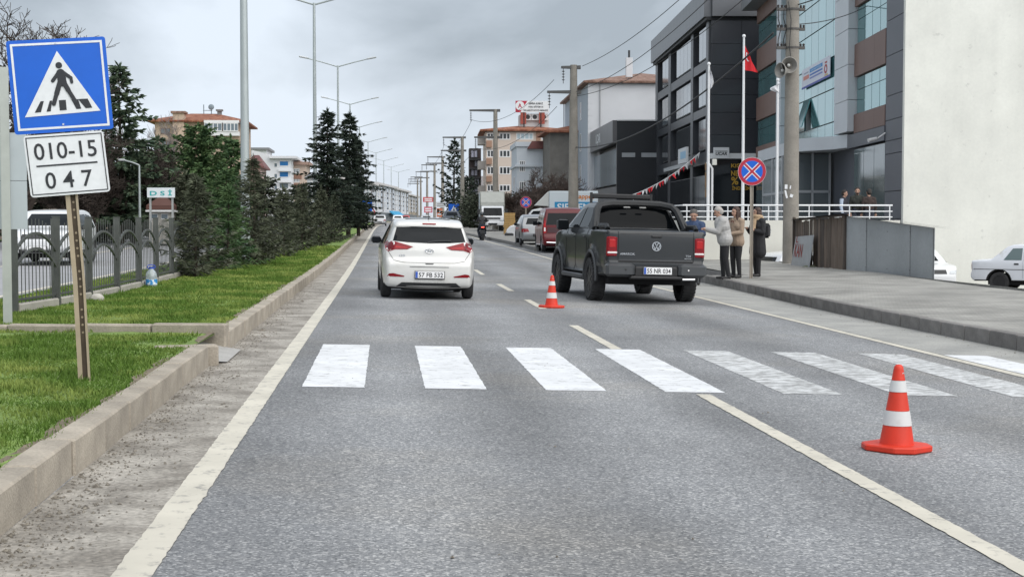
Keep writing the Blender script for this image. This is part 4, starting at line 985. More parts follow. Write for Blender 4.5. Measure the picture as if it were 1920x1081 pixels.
# ---- crossing sign on the leaning perforated post
def crossing_sign():
    b = gp(157, 694, ZG - zr(-2.3, 11) if False else 0); b = P(158, 696, 11.15); b.z = ZG - .02
    t = thing('crossing_sign', 'blue pedestrian crossing sign with white number plate on a leaning post', 'traffic sign', (b.x, b.y, b.z), R(9))
    OLD = M('old_post_cream', (.36, .295, .205), .6, var=.15, vs=4); OLDD = M('old_post_inside', (.085, .065, .045), .8, var=.3, vs=6)
    # post leans left: two straight runs with a slight kink
    lean = [(.0, -.35), (.0, .0), (-.03, .75), (-.15, 2.5)]
    pts = [Vector((x, 0, z)) for x, z in lean]
    mb = MB(); mc_ = MB(); W_ = .088
    for a, c in zip(pts[:-1], pts[1:]):
        # left flange in cream, recessed web with holes facing the viewer's right
        for (x0, x1, y0, y1, tgt) in ((-W_ / 2, -W_ / 2 + .034, -.03, .03, mb), (W_ / 2 - .016, W_ / 2, -.03, .03, mb), (-W_ / 2 + .034, W_ / 2 - .016, .0, .012, mc_)):
            tgt.add([(a.x + x0, y0, a.z), (a.x + x1, y0, a.z), (a.x + x1, y1, a.z), (a.x + x0, y1, a.z), (c.x + x0, y0, c.z), (c.x + x1, y0, c.z), (c.x + x1, y1, c.z), (c.x + x0, y1, c.z)], [(0, 1, 5, 4), (1, 2, 6, 5), (2, 3, 7, 6), (3, 0, 4, 7), (0, 3, 2, 1), (4, 5, 6, 7)])
    mc_.build('post', OLDD, t); mb.build('post_flange', OLD, t)
    for k in range(22):
        z = .35 + k * .058
        if k % 5 == 4: continue
        x = (-.03 * z / .75 if z < .75 else -.03 - .12 * (z - .75) / 1.75) + .009; mb = MB(); mb.ring((x, -.002, z), (x, .0, z), .009, .009, 8); mb.build('bolt_hole', OLD, t)
    # square panel, tilted
    S = .71; T1 = Matrix.Translation((-.142, -.045, 2.205)) @ Matrix.Rotation(R(-4.6), 4, 'Y')
    pn = bpy.data.objects.new('crossing_panel', None); C.objects.link(pn); bpy.data.objects.remove(pn)
    def panel(name, w, h, mat, T, y0, y1, r=.02, parent=t, bend=0.0):
        poly = []
        for sx, sz in ((1, 1), (-1, 1), (-1, -1), (1, -1)):
            for k in range(4):
                a = {(1, 1): 0, (-1, 1): 90, (-1, -1): 180, (1, -1): 270}[(sx, sz)] + k * 30
                poly.append((sx * (w / 2 - r) + r * math.cos(R(a)), sz * (h / 2 - r) + r * math.sin(R(a))))
        mb = MB(); mb.prism(poly, y0, y1, 'y', T); return mb.build(name, mat, parent)
    p1 = panel('crossing_panel', S, S * .975, SIGNB, T1, -.004, .004)
    def frame(w, h, bw, mat, T, y, par, name='border'):
        mb = MB(); w2, h2 = w / 2, h / 2
        for a in ((-w2, w2, -h2, -h2 + bw), (-w2, w2, h2 - bw, h2), (-w2, -w2 + bw, -h2 + bw, h2 - bw), (w2 - bw, w2, -h2 + bw, h2 - bw)): mb.box(a[0], a[1], y - .001, y + .001, a[2], a[3], mat=T)
        return mb.build(name, mat, par)
    frame(S - .052, S * .975 - .052, .016, SIGNW, T1, -.0065, p1)
    # triangle and walking figure
    cx0, cz0 = .0, -.015; k = .72 / 500.0
    mb = MB(); flat(mb, [(-.272, -.222), (.272, -.205), (.0, .255)], -.008, -.005); mb.v = [tuple(T1 @ Vector(v)) for v in mb.v]; tri = mb.build('white_triangle', SIGNW, p1)
    fg = MB()
    def st(a, c, w, n=8):
        a, c = Vector(a), Vector(c); d = (c - a).normalized(); nn = Vector((-d.y, d.x)); pl = []
        for i in range(n + 1): g = math.pi * i / n; pl.append(tuple(c + (nn * math.cos(g) + d * math.sin(g)) * w / 2))
        for i in range(n + 1): g = math.pi * i / n; pl.append(tuple(a + (-nn * math.cos(g) - d * math.sin(g)) * w / 2))
        fg.prism(pl, -.0115, -.0085, 'y')
    fg.prism([(.004 + .024 * math.cos(a), .148 + .024 * math.sin(a)) for a in np.linspace(0, 6.283, 17)[:-1]], -.0115, -.0085, 'y')
    # overlapping strokes sit at slightly different depths
    segs = [((.012, .09), (.018, .02), .062), ((.0, .098), (-.05, .035), .026), ((.03, .095), (.082, .05), .026), ((.082, .05), (.085, .018), .022), ((.004, .03), (-.03, -.06), .036), ((-.03, -.06), (-.058, -.135), .03), ((.024, .03), (.055, -.04), .036), ((.055, -.04), (.098, -.125), .03)]
    for i, (a, c, w) in enumerate(segs):
        st(a, c, w); 
        nv = 2 * 18
        for q in range(len(fg.v) - nv, len(fg.v)): x, y, z = fg.v[q]; fg.v[q] = (x, y - .0006 * (i + 1), z)
    for (xa, xb, tl) in ((-.20, -.155, .05), (-.115, -.085, .03), (-.02, .03, 0), (.10, .135, -.03), (.168, .215, -.05)):
        fg.prism([(xa, -.192 + (xa + .2) * .03), (xb, -.192 + (xb + .2) * .03), (xb + tl * .55, -.11), (xa + tl, -.11)], -.0105, -.0085, 'y')
    fg.v = [tuple(T1 @ Vector(v)) for v in fg.v]; fg.build('walking_figure', SIGNK, tri)
    for z in (.31, -.29):
        mb = MB(); mb.ring(T1 @ Vector((-.005, -.005, z)), T1 @ Vector((-.005, -.01, z)), .009, .008, 8); mb.build('rivet', CHROME, p1)
    # number plate
    T2 = Matrix.Translation((-.10, -.052, 1.62)) @ Matrix.Rotation(R(-5.0), 4, 'Y') @ Matrix(((1, 0, -.02, 0), (0, 1, 0, 0), (0, 0, 1, 0), (0, 0, 0, 1)))
    p2 = panel('number_panel', .575, .46, SIGNW, T2, -.004, .004, .025)
    frame(.548, .43, .007, SIGNK, T2, -.0065, p2)
    for s_, z, w in (('010-15', .105, .45), ('0 4 7', -.115, .34)): lettering(p2, s_, .0, z, w, .125, SIGNK, -.0075, .008, T2)
    mb = MB(); mb.box(-.22, .22, -.0075, -.0055, -.008, .004, mat=T2); mb.build('divider', SIGNK, p2)
    return t
crossing_sign()

# ---- back of another sign at the left edge
def back_sign():
    p = P(14, 560, 17.2); t = thing('road_sign', 'grey back of a large road sign at the left edge of the verge', 'traffic sign', (p.x, p.y, ZG - .05), R(12))
    u_post(t, 3.0, w=.10, d=.06, mat=M('sign_post_galv', (.42, .44, .41), .5, .4, var=.1, vs=3))
    mb = MB(); mb.box(-1.0, .235, .035, .043, 1.13, 1.69); pn = mb.build('sign_panel', SIGNG, t)
    mb = MB(); mb.box(-1.0, .235, .036, .043, 1.695, 2.25); mb.build('sign_panel', SIGNG, t)
    return t
back_sign()

# ---- round no-stopping signs
def no_stop(label, loc, rz, dia, h, group=None):
    t = thing('no_stopping_sign', label, 'traffic sign', loc, rz)
    mb = MB(); w = .08; mb.box(-w / 2, w / 2, 0, .01, -.3, h + .25); mb.box(-w / 2, -w / 2 + .012, -.035, 0, -.3, h + .25); mb.box(w / 2 - .012, w / 2, -.035, 0, -.3, h + .25)
    mb.build('post', M('dusty_post', (.36, .32, .27), .6, .2, var=.12, vs=4), t)
    r = dia / 2; T = Matrix.Translation((0, -.045, h)) @ Matrix.Rotation(math.pi / 2, 4, 'X')
    mb = MB(); mb.lathe([(r, -.003), (r, .003)], 40, T); d = mb.build('sign_disc', SIGNR, t)
    mb = MB(); mb.lathe([(r * .985, .0035), (r * 1.0, .0035), (r * 1.0, .005), (r * .985, .005)], 40, T, True); mb.build('rim', SIGNW, d)
    mb = MB(); mb.lathe([(r * .76, .004), (r * .76, .006)], 36, T); bl = mb.build('blue_field', SIGNB, d)
    for a, z in ((45, .0065), (-45, .0072)):
        mb = MB(); mb.box(-r * .74, r * .74, -r * .135, r * .135, z, z + .0006, mat=T @ Matrix.Rotation(R(a), 4, 'Z')); mb.build('white_bar', SIGNW, bl)
    for a, z in ((45, .0082), (-45, .009)):
        mb = MB(); mb.box(-r * .74, r * .74, -r * .075, r * .075, z, z + .0006, mat=T @ Matrix.Rotation(R(a), 4, 'Z')); mb.build('red_bar', SIGNR, bl)
    return t
p = P(1408, 527, 35.8); no_stop('round blue and red no-stopping sign on the near pavement by the women', (p.x, p.y, ZP), R(-6), .71, (527 - 325) / F * 35.8)
p = P(986, 470, 82); no_stop('smaller-looking no-stopping sign by the grey parked car', (p.x, 82, zr(6, 82) + .1), R(-3), .66, 1.42 + (415 - 379) / F * 82 - zr(6, 82) - .1)

# ---- traffic cones
def cone(label, x, y, rz):
    OR = M('cone_orange', (.60, .032, .009), .5, var=.1, vs=8); RW = M('cone_band_white', (.68, .68, .67), .55, var=.12, vs=10, col2=(.5, .49, .47), lo=.55, hi=.8)
    t = thing('traffic_cone', label, 'traffic cone', (x, y, zr(x, y) + .001), rz, 'orange and white traffic cones')
    t.rotation_euler.y = .025
    mb = MB(); n = 8; rb = .225; pl = []
    for i in range(4):
        a = i * math.pi / 2 + math.pi / 4
        for dd in (-.30, .30): pl.append((rb * math.cos(a + dd) * 1.02, rb * math.sin(a + dd) * 1.02))
    mb.prism(pl, .0, .042, 'z'); me = mb.mesh('base', OR); bm = bmesh.new(); bm.from_mesh(me); bmesh.ops.bevel(bm, geom=list(bm.edges), offset=.008, segments=1, affect='EDGES'); bm.to_mesh(me); bm.free(); obj('base', me, t)
    H = .53; R0, R1 = .112, .033
    def rad(z): return R0 + (R1 - R0) * (z - .04) / (H - .04)
    bands = [(.04, .165, OR, 'cone_body'), (.165, .262, RW, 'reflective_band'), (.262, .385, OR, 'cone_body'), (.385, .46, RW, 'reflective_band'), (.46, H, OR, 'cone_body')]
    for a, c, m_, nm in bands:
        e = .003 if m_ is RW else 0; mb = MB(); mb.lathe([(rad(a) + .0 + e, a + .001), (rad(c) + e, c - .001)], 28); mb.build(nm, m_, t, smooth=True)
    mb = MB(); mb.lathe([(.032, H - .001), (.03, H + .018), (.018, H + .032), (.001, H + .035)], 20); mb.build('cone_tip', OR, t, smooth=True)
    mb = MB(); mb.ring((.0, -.034, H - .03), (0, .034, H + .0), .013, .013, 10); o = mb.build('grip_hole', M('cone_hole', (.5, .5, .5), .6), t)
    return t
q = gp(1681, 843); cone('traffic cone nearest the camera, right of the lane line', q.x, q.y, R(38))
q = gp(1034, 576.5); cone('traffic cone standing behind the pickup, left of its rear wheel', q.x, q.y, R(20))

# ---- water bottle on the grass
def bottle():
    q = P(284, 533, 26.9); t = thing('water_bottle', 'large clear plastic water bottle with blue cap on the grass', 'bottle', (q.x, q.y, zgrass(26.9) - .02), .3)
    CL = M('clear_plastic', (.62, .68, .70), .12, spec=.6, trans=.55); mb = MB()
    mb.lathe([(.09, 0), (.103, .02), (.103, .10), (.098, .11), (.103, .12), (.103, .2), (.085, .26), (.045, .31), (.04, .33)], 22); mb.build('bottle_body', CL, t, smooth=True)
    mb = MB(); mb.lathe([(.106, .035), (.1065, .13)], 22); mb.build('label_band', M('bottle_label_blue', (.03, .25, .6), .4, col2=(.75, .8, .85), lo=.52, hi=.56, vs=14), t, smooth=True)
    mb = MB(); mb.lathe([(.045, .325), (.045, .36), (.001, .362)], 16); mb.tube([(-.045, 0, .325), (-.075, 0, .35), (-.06, 0, .385), (0, 0, .395), (.06, 0, .385), (.075, 0, .35), (.045, 0, .325)], .009, 6); mb.build('cap', M('bottle_cap_blue', (.03, .08, .45), .4), t, smooth=True)
bottle()
mb = MB(); q = P(182, 552, 22.3); mb.ball((q.x, q.y, zgrass(22)), .11, 10, 7, (1, .8, .75)); st_ = mb.build('stone', M('pale_stone', (.42, .4, .36), .9, var=.2, vs=6, bump=.5, bs=20), smooth=True); tag(st_, 'pale rounded stone at the foot of a fence post', 'stone')

# ---- arched railing fence along the median
FEN = M('fence_grey_green', (.085, .09, .084), .55, .2, var=.25, vs=3); FRUST = M('fence_rusty', (.10, .075, .06), .7, var=.4, vs=4)
FP = [P(27, 577, 19.5), P(107, 565, 21.1), P(168, 556, 22.8), P(220, 543, 24.7), P(261, 532, 26.7), P(293, 525, 28.7)]
while FP[-1].y < 62: FP.append(FP[-1] + Vector((.01, 2.0, 0)))
fence = thing('fence', 'grey arched steel railing fence along the grass median', 'fence')
mbp = MB(); mbp.box(-.045, .045, -.045, .045, -.3, 1.27); mbp.box(-.05, .05, -.05, .05, 1.27, 1.285); post_me = mbp.mesh('post', FEN)
mbb = MB(); mbb.box(-.0055, .0055, -.0055, .0055, 0, 1); bar_me = mbb.mesh('bar', FEN)
KB = M('fence_plinth', (.34, .32, .28), .9, var=.15, vs=4)
for i, a in enumerate(FP):
    z0 = zgrass(a.y) - .04
    o = obj('post', post_me, fence, (a.x, a.y, z0))
    if i + 1 == len(FP): break
    b_ = FP[i + 1]; d = (b_ - a); L = math.hypot(d.x, d.y); e = Vector((d.x / L, d.y / L, (zgrass(b_.y) - zgrass(a.y)) / L)); z0 += .0
    A = Vector((a.x, a.y, z0))
    def arch(zs, zt): return [A + e * (L * (.03 + .94 * k / 14)) + Vector((0, 0, zs + (zt - zs) * math.sin(math.pi * k / 14) ** .8)) for k in range(15)]
    for zs, zt in ((.80, 1.05), (.58, .84)):
        mb = MB(); mb.tube(arch(zs, zt), .024, 4); mb.build('arch_rail', FEN, fence)
    mb = MB(); q = [A + e * .05, A + e * (L - .05)]
    mb.tube([p_ + Vector((0, 0, .17)) for p_ in q], .02, 4); mb.build('bottom_rail', FEN, fence)
    # second inner post by each pier
    mb = MB(); mb.tube([A + e * (L - .17) + Vector((0, 0, .1)), A + e * (L - .17) + Vector((0, 0, 1.25))], .022, 4); mb.build('inner_post', FEN, fence)
    nb = 12 if i < 9 else 8
    for k in range(1, nb):
        f = k / nb; zt = .80 + .25 * math.sin(math.pi * f) ** .8 + .12
        o = obj('bar', bar_me, fence, A + e * (L * f) + Vector((0, 0, .08))); o.scale.z = (zt if nb == 12 else zt - .1)
    mb = MB(); yaw = math.atan2(-e.x, e.y); mb.bbox(-.06, .06, .07, L - .07, .0, .12, .015); o = mb.build('plinth', KB, fence, loc=A); o.rotation_euler = (math.atan2(e.z, 1), 0, yaw)

# ---- street lamps on the median
LAMP = M('lamp_galvanised', (.40, .44, .44), .45, .35, var=.08, vs=1.2)
def street_lamp():
    t = thing('street_lamp', 'lamp', 'street lamp', group='twin-arm street lamps along the median')
    mb = MB(); mb.tube([(0, 0, -.3), (0, 0, 4.5), (0, 0, 9), (0, 0, 13.9)], [.14, .118, .10, .075], 12); mb.build('pole', LAMP, t, smooth=True)
    for s in (-1, 1):
        mb = MB(); mb.tube([(0, 0, 13.8), (s * 1.4, 0, 14.2), (s * 2.6, 0, 14.5)], [.055, .05, .045], 6); mb.build('arm', LAMP, t, smooth=True)
        mb = MB(); mb.bbox(-.42, .42, -.17, .17, -.07, .07, .05, Matrix.Translation((s * 2.9, 0, 14.58)) @ Matrix.Rotation(-s * R(11), 4, 'Y')); mb.build('lamp_head', M('lamp_head_pale', (.5, .52, .53), .4, .2), t)
    return t
XL, D0, DD = -4.0, 42.0, 41.8
LN = ['nearest', 'second nearest', 'third nearest', 'fourth nearest', 'fifth nearest', 'sixth nearest', 'seventh nearest', 'eighth nearest', 'ninth nearest', 'farthest']
lp = street_lamp()
for i in range(10):
    o = lp if i == 0 else copy_tree(lp); y = D0 + DD * i; o.location = (XL + bend(y), y, zgrass(y) - (.6 if i == 1 else 0)); o['label'] = LN[i] + ' tall twin-arm street lamp rising from the grass median'
# smaller single-arm lamp across the other carriageway
p = P(262, 385, 62); t = thing('street_lamp', 'short single-arm street lamp in front of the dark trees at left', 'street lamp', (p.x, p.y, zopp(p.x, 62)))
h = 1.42 + (415 - 312) / F * 62 - t.location.z
mb = MB(); mb.tube([(0, 0, 0), (0, 0, h)], [.06, .04], 8); mb.build('pole', LAMP, t); mb = MB(); mb.tube([(0, 0, h), (-.3, 0, h + .12), (-.62, 0, h + .2)], .03, 6); mb.build('arm', LAMP, t); mb = MB(); mb.bbox(-.86, -.58, -.1, .1, h + .17, h + .26, .03); mb.build('lamp_head', M('lamp_head_pale'), t)

# ---- concrete power poles on the right
CONC = M('pole_concrete', (.255, .235, .205), .9, var=.16, vs=1.6, fine=.12, fs=30, bump=.3, bs=40); ARMM = M('crossarm_concrete', (.10, .10, .10), .8); INS = M('insulator_brown', (.03, .022, .02), .35)
CABLE = M('cable_black', (.02, .02, .022), .6)
def power_pole(label, x, y, z0, H, r0, r1, arms, hang=True):
    t = thing('power_pole', label, 'power pole', (x, y, z0), group='concrete power poles along the right side')
    mb = MB(); mb.tube([(0, 0, -.4), (0, 0, H * .33), (0, 0, H * .66), (0, 0, H)], [r0, r0 + (r1 - r0) * .33, r0 + (r1 - r0) * .66, r1], 14); mb.build('pole', CONC, t, smooth=True)
    for (za, xa, xb) in arms:
        mb = MB(); mb.prism([(xa, za - .09), (xa, za + .04), (xb, za + .09), (xb, za - .13)], -.13, .13, 'y'); c = mb.build('crossarm', ARMM, t)
        if hang:
            mb = MB(); xi = xa + .12
            for k in range(4): mb.lathe([(.04, 0), (.11, .03), (.04, .06)], 8, Matrix.Translation((xi, 0, za - .3 - k * .17)))
            mb.tube([(xi, 0, za - .05), (xi, 0, za - 1.0)], .02, 5); mb.build('insulator', INS, c)
    return t
PW = [(1075, 87, 122, 172), (929, 122, 205, 257), (867, 161, 256, 282), (830, 205, 293, 306), (815, 240, 308, 321), (801, 275, 321, 333), (789, 312, 331, 340), (783, 345, 335, 344)]
PN = ['by the delivery truck', 'in front of the cream apartment block', 'beside the tall dark conifer', 'fourth away along the far row', 'fifth away along the far row', 'sixth away along the far row', 'seventh away along the far row', 'at the far end of the row']
TOPS = []
for k, (u, d, v1, v2) in enumerate(PW):
    p = P(u, 400, d); zt = P(u, v1, d).z; z2 = P(u, v2, d).z; z0 = zr(min(p.x, 6.5), d) + .1; H = zt - z0
    sc_ = 1 if k == 0 else .8
    lft = 1.3 if k == 0 else 1.7
    power_pole('concrete power pole with hanging insulators ' + PN[k], p.x, d, z0, H, .34 * sc_, .21 * sc_, [(H - .08, -.8 if k == 0 else -2.2, .4), (z2 - z0, -1.9 if k == 0 else -1.8 - .6 * (k > 1), .45)] if k else [(H - .12, -.75, .42), (z2 - z0, -1.6, .45)])
    TOPS.append((p.x, d, zt, z2))
# near pole with loudspeakers
p = P(1482, 502, 46); zt = 12.0; NPX, NPY = p.x, 46.0
np_ = power_pole('thick concrete power pole carrying grey loudspeakers beside the shed', p.x, 46, ZP, zt - ZP, .27, .185, [], False)
def zz(v, d=46): return P(1482, v, d).z - ZP
for k, v in enumerate((18, 55, 90)):
    mb = MB(); z = zz(v)
    mb.box(-.52, -.18, -.06, .06, z - .045, z + .045); mb.box(.18, .40, -.06, .06, z - .045, z + .045); mb.ring((0, 0, z - .03), (0, 0, z + .03), .24, .24, 14); br = mb.build('bracket', M('bracket_steel', (.10, .095, .09), .6, .4), np_)
    for xx in (-.48, -.36, -.24, .27, .37): mb = MB(); mb.lathe([(.02, 0), (.04, .02), (.035, .05), (.045, .07), (.02, .1)], 8, Matrix.Translation((xx, 0, z + .045))); mb.build('insulator', INS, br)
for xx in (-.48, -.3):
    mb = MB(); mb.tube([(xx, -.05, zz(18)), (xx - .02, -.08, zz(36)), (xx + .08, -.05, zz(55)), (xx, -.03, zz(75)), (xx, 0, zz(90))], .017, 5); mb.build('hanging_cable', CABLE, np_)
mb = MB(); mb.tube([(-.2, -.2, zz(5)), (-.12, -.25, zz(40)), (-.16, -.22, zz(90)), (-.12, -.24, zz(108))], .012, 5)
mb.build('hanging_cable', CABLE, np_)
def horn(parent, u, v, dia, az, label):
    HN = M('horn_grey', (.28, .27, .25), .5, .1, var=.08, vs=5)
    c = P(u, v, 45.6); t = thing('loudspeaker', label, 'loudspeaker', c, az); r = dia / 2
    T = Matrix.Rotation(math.pi / 2, 4, 'X'); mb = MB()
    mb.lathe([(r, 0), (r * .97, -.02), (r * .72, -.12), (r * .45, -.22), (r * .3, -.3), (r * .28, -.42), (r * .02, -.43)], 28, T)
    me = mb.mesh('horn_bell', HN); bm = bmesh.new(); bm.from_mesh(me)
    big = [f for f in bm.faces if len(f.verts) > 4 and abs(f.calc_center_median().y) < .005]; bmesh.ops.delete(bm, geom=big, context='FACES'); bm.to_mesh(me); bm.free(); shade(me, 50); obj('horn_bell', me, t)
    mb = MB(); pr = [(r + .014 * math.cos(a), .014 * math.sin(a)) for a in np.linspace(0, 6.283, 9)[:-1]]; mb.lathe(pr, 28, T, True); mb.build('horn_rim', HN, t, smooth=True)
    mb = MB(); mb.ball((0, .1, 0), .055, 12, 8); mb.tube([(0, .1, 0), (0, .3, 0)], .03, 8); mb.build('horn_plug', M('horn_plug_pale', (.5, .5, .48), .5), t, smooth=True)
    mb = MB(); mb.box(-.02, .02, .25, .45, -.02, .02); mb.build('bracket', M('bracket_steel'), t)
    return t
horn(np_, 1480, 122, .50, R(-4), 'grey horn loudspeaker facing the camera on the thick concrete pole')
horn(np_, 1463, 132, .48, R(-62), 'grey horn loudspeaker turned to the left on the thick concrete pole')
# poster scraps on the pole
for (u, v, w, h, a) in ((1474, 350, .09, .14, 0), (1482, 351, .04, .11, 8), (1474, 364, .06, .26, -14), (1484, 367, .1, .1, 20)):
    c = P(u, v, 45.70); mb = MB(); mb.box(-w / 2, w / 2, 0, .002, -h / 2, h / 2, mat=Matrix.Rotation(R(a), 4, 'Y')); o = mb.build('poster_scrap', SIGNW, np_); o.location = c - np_.location
# ---- overhead cables
def cable(name, a, b, sag, r, label):
    a, b = Vector(a), Vector(b); n = 22; pts = [a.lerp(b, i / n) - Vector((0, 0, sag * 4 * (i / n) * (1 - i / n))) for i in range(n + 1)]
    mb = MB(); mb.tube(pts, r, 5); o = mb.build(name, CABLE, smooth=True); tag(o, label, 'cable')
a0 = P(1450, 62, 45.8); b0 = P(1079, 276, 87)
cable('overhead_cable', a0, b0, 1.05, .034, 'thick black cable sagging from the loudspeaker pole to the second pole')
cable('overhead_cable', P(1092, 124, 87), P(1500, -230, 46), .8, .018, 'upper thin wire rising right from the second pole top')
cable('overhead_cable', P(1080, 172, 87), P(1540, -230, 46), 1.1, .018, 'middle thin wire rising right from the second pole arm')
cable('overhead_cable', P(1082, 180, 87), P(1600, -200, 46), 1.3, .018, 'lower thin wire crossing the white gabled house')
for k in range(len(TOPS) - 1):
    x1, y1, t1, m1 = TOPS[k]; x2, y2, t2, m2 = TOPS[k + 1]
    for (za, zb, dx) in ((t1 - .9, t2 - .9, -2.0), (m1 - .9, m2 - .9, -1.7)):
        if k < 3: cable('overhead_cable', (x1 + (dx if k else dx * .6), y1, za), (x2 + dx, y2, zb), 1.0, .016, ('upper' if dx == -2.0 else 'lower') + ' wire between the ' + ['second and third', 'third and fourth', 'fourth and fifth'][k] + ' power poles')
cable('overhead_cable', P(1492, 10, 46), P(1700, -120, 40), .3, .02, 'cable leaving the loudspeaker pole towards the upper right')
cable('overhead_cable', P(1492, 46, 46), P(1640, 4, 60), .2, .016, 'thin wire from the loudspeaker pole to the glass facade')
# ================================================================== trees
BARK = M('conifer_bark', (.06, .045, .035), .95, var=.3, vs=6); TWIG = M('bare_twig', (.085, .06, .048), .95, var=.25, vs=2)
def leafmat(name, c, c2): return M(name, c, .75, spec=.2, var=.0, col2=c2, lo=.38, hi=.66, vs=2.6, detail=6)
LM = {'spruce': leafmat('spruce_needles', (.030, .038, .026), (.098, .115, .078)), 'olive': leafmat('young_spruce_needles', (.040, .047, .030), (.135, .15, .098)),
      'cedar': leafmat('cedar_needles', (0.041, 0.071, 0.047), (0.127, 0.166, 0.098)), 'green': leafmat('green_conifer_needles', (0.041, 0.084, 0.037), (0.127, 0.195, 0.078)), 'deep': leafmat('deep_spruce_needles', (0.016, 0.025, 0.020), (0.048, 0.065, 0.045)), 'bluegrey': leafmat('bluegrey_needles', (0.046, 0.070, 0.070), (0.128, 0.165, 0.150))}
def conifer_mesh(h, rad, seed, nbr=7, step=.17, shape=1.0, droop=.25, lift=.15, twig=.16, dens=1.0, ragged=.25, z0=.06, w=.028, top=1.0, base_in=.0):
    g = np.random.default_rng(seed); V = []; Fc = []; trunk = MB(); brs = MB()
    z = h * z0
    lean = g.uniform(-.02, .02, 2) * h
    def tr(zz_): return np.array([lean[0] * (zz_ / h) ** 2, lean[1] * (zz_ / h) ** 2, zz_])
    tp = [tuple(tr(h * k / 8)) for k in range(9)]; trunk.tube(tp, [max(.006, .020 * h * (1 - k / 8.4)) for k in range(9)], 7)
    while z < h * .985:
        f = z / h; R_ = rad * max(.03, (1 - f) ** shape) * (1 if f > base_in else .55 + .45 * f / max(base_in, 1e-3))
        n = max(3, int(nbr * (.5 + .5 * (1 - f)) * g.uniform(.8, 1.2)))
        a0 = g.uniform(0, 6.28)
        for k in range(n):
            a = a0 + 6.283 * k / n + g.normal(0, .22); L = R_ * g.uniform(1 - ragged * 1.6, 1 + ragged) + .04 * h * (1 - f) * .3
            up = lift * (1 + .9 * f) ; dirv = np.array([math.cos(a), math.sin(a), 0])
            m = max(3, int(L / (twig * .55))); zoff = g.uniform(-.5, .5) * step
            pts = []
            for j in range(m + 1):
                s = j / m; pts.append(tr(z + zoff) + dirv * L * s + np.array([0, 0, L * (up * s - droop * s * s * 1.4 + .18 * max(0, s - .75))]))
            brs.tube([tuple(q) for q in (pts[0], pts[m // 2], pts[m])], [.009 * L + .004, .006 * L + .003, .003], 3, False)
            side = np.array([-math.sin(a), math.cos(a), 0])
            for j in range(1, m + 1):
                s = j / m; q = pts[j]
                cnt = max(1, int(round(3.2 * dens)))
                for c in range(cnt * 2):
                    sg = 1 if c % 2 else -1; tl = twig * g.uniform(.6, 1.35) * (1.15 - .5 * s)
                    d = dirv * g.uniform(.25, .95) + side * sg * g.uniform(.25, 1.0) + np.array([0, 0, g.uniform(-.55, .3)])
                    if j == m and c < 2: d = dirv + side * g.normal(0, .3) + np.array([0, 0, g.uniform(-.1, .35)])
                    d /= np.linalg.norm(d); nrm = np.cross(d, g.normal(0, 1, 3)); nrm /= np.linalg.norm(nrm) + 1e-9
                    o_ = len(V); b = q + g.normal(0, .02, 3) * twig * 3
                    V += [b, b + d * tl * .45 + nrm * w, b + d * tl, b + d * tl * .45 - nrm * w]; Fc.append((o_, o_ + 1, o_ + 2, o_ + 3))
        z += step * (1.0 - .45 * f) * g.uniform(.8, 1.2)
    # leader
    for c in range(18):
        d = np.array([g.normal(0, .35), g.normal(0, .35), 1]); d /= np.linalg.norm(d); nrm = np.cross(d, g.normal(0, 1, 3)); nrm /= np.linalg.norm(nrm); b = tr(h * g.uniform(.94, 1.0)); tl = twig * .9; o_ = len(V)
        V += [b, b + d * tl * .45 + nrm * w * .7, b + d * tl, b + d * tl * .45 - nrm * w * .7]; Fc.append((o_, o_ + 1, o_ + 2, o_ + 3))
    return np.array(V), np.array(Fc), trunk, brs
def conifer(name, label, loc, h, rad, seed, mat, cat='tree', group=None, **kw):
    V, Fc, tk, br = conifer_mesh(h, rad, seed, **kw); t = thing(name, label, cat, loc, 0, group)
    tk.add(br.v, br.f); tk.build('trunk', BARK, t, fix=False)
    obj('crown', fast_mesh('crown', V, Fc, mat), t); return t
def bare_tree(label, loc, h, seed, spread=.5, levels=5, mat=None, name='bare_tree', r0=None, n0=1, kids=4, group=None, minr=.006):
    g = random.Random(seed); tk = MB(); tw = MB()
    def grow(p, d, L, r, lv):
        n = 4; pts = [p]; q = Vector(p); dd = Vector(d)
        for i in range(n):
            dd = (dd + Vector((g.gauss(0, .13), g.gauss(0, .13), g.gauss(.04, .08)))).normalized(); q = q + dd * L / n; pts.append(q.copy())
        (tk if lv >= levels - 1 else tw).tube(pts, [max(minr, r * (1 - .55 * i / n)) for i in range(n + 1)], 6 if lv >= levels - 1 else 3, False)
        if lv <= 0: return
        for k in range(kids + (lv < 3)):
            s = g.uniform(.3, 1); b = pts[min(n, int(s * n + .5))]; ax = Vector((g.gauss(0, 1), g.gauss(0, 1), g.gauss(.15, .5))).normalized()
            nd = (dd * (1 - spread) + ax * spread * 1.2).normalized(); grow(b, nd, L * g.uniform(.45, .72), r * .5, lv - 1)
    for k in range(n0):
        a = 6.28 * k / max(n0, 1); d0 = Vector((.35 * math.cos(a), .35 * math.sin(a), 1)).normalized() if n0 > 1 else Vector((g.gauss(0, .06), g.gauss(0, .06), 1))
        grow(Vector((0, 0, -.1)), d0, h * .42, r0 or h * .022, levels)
    t = thing(name, label, 'tree' if 'tree' in name else 'shrub', loc, 0, group); tk.build('trunk', mat or TWIG, t, smooth=True, fix=False); tw.build('crown', mat or TWIG, t, fix=False); return t
def gz(x, y): return zgrass(y) - .03
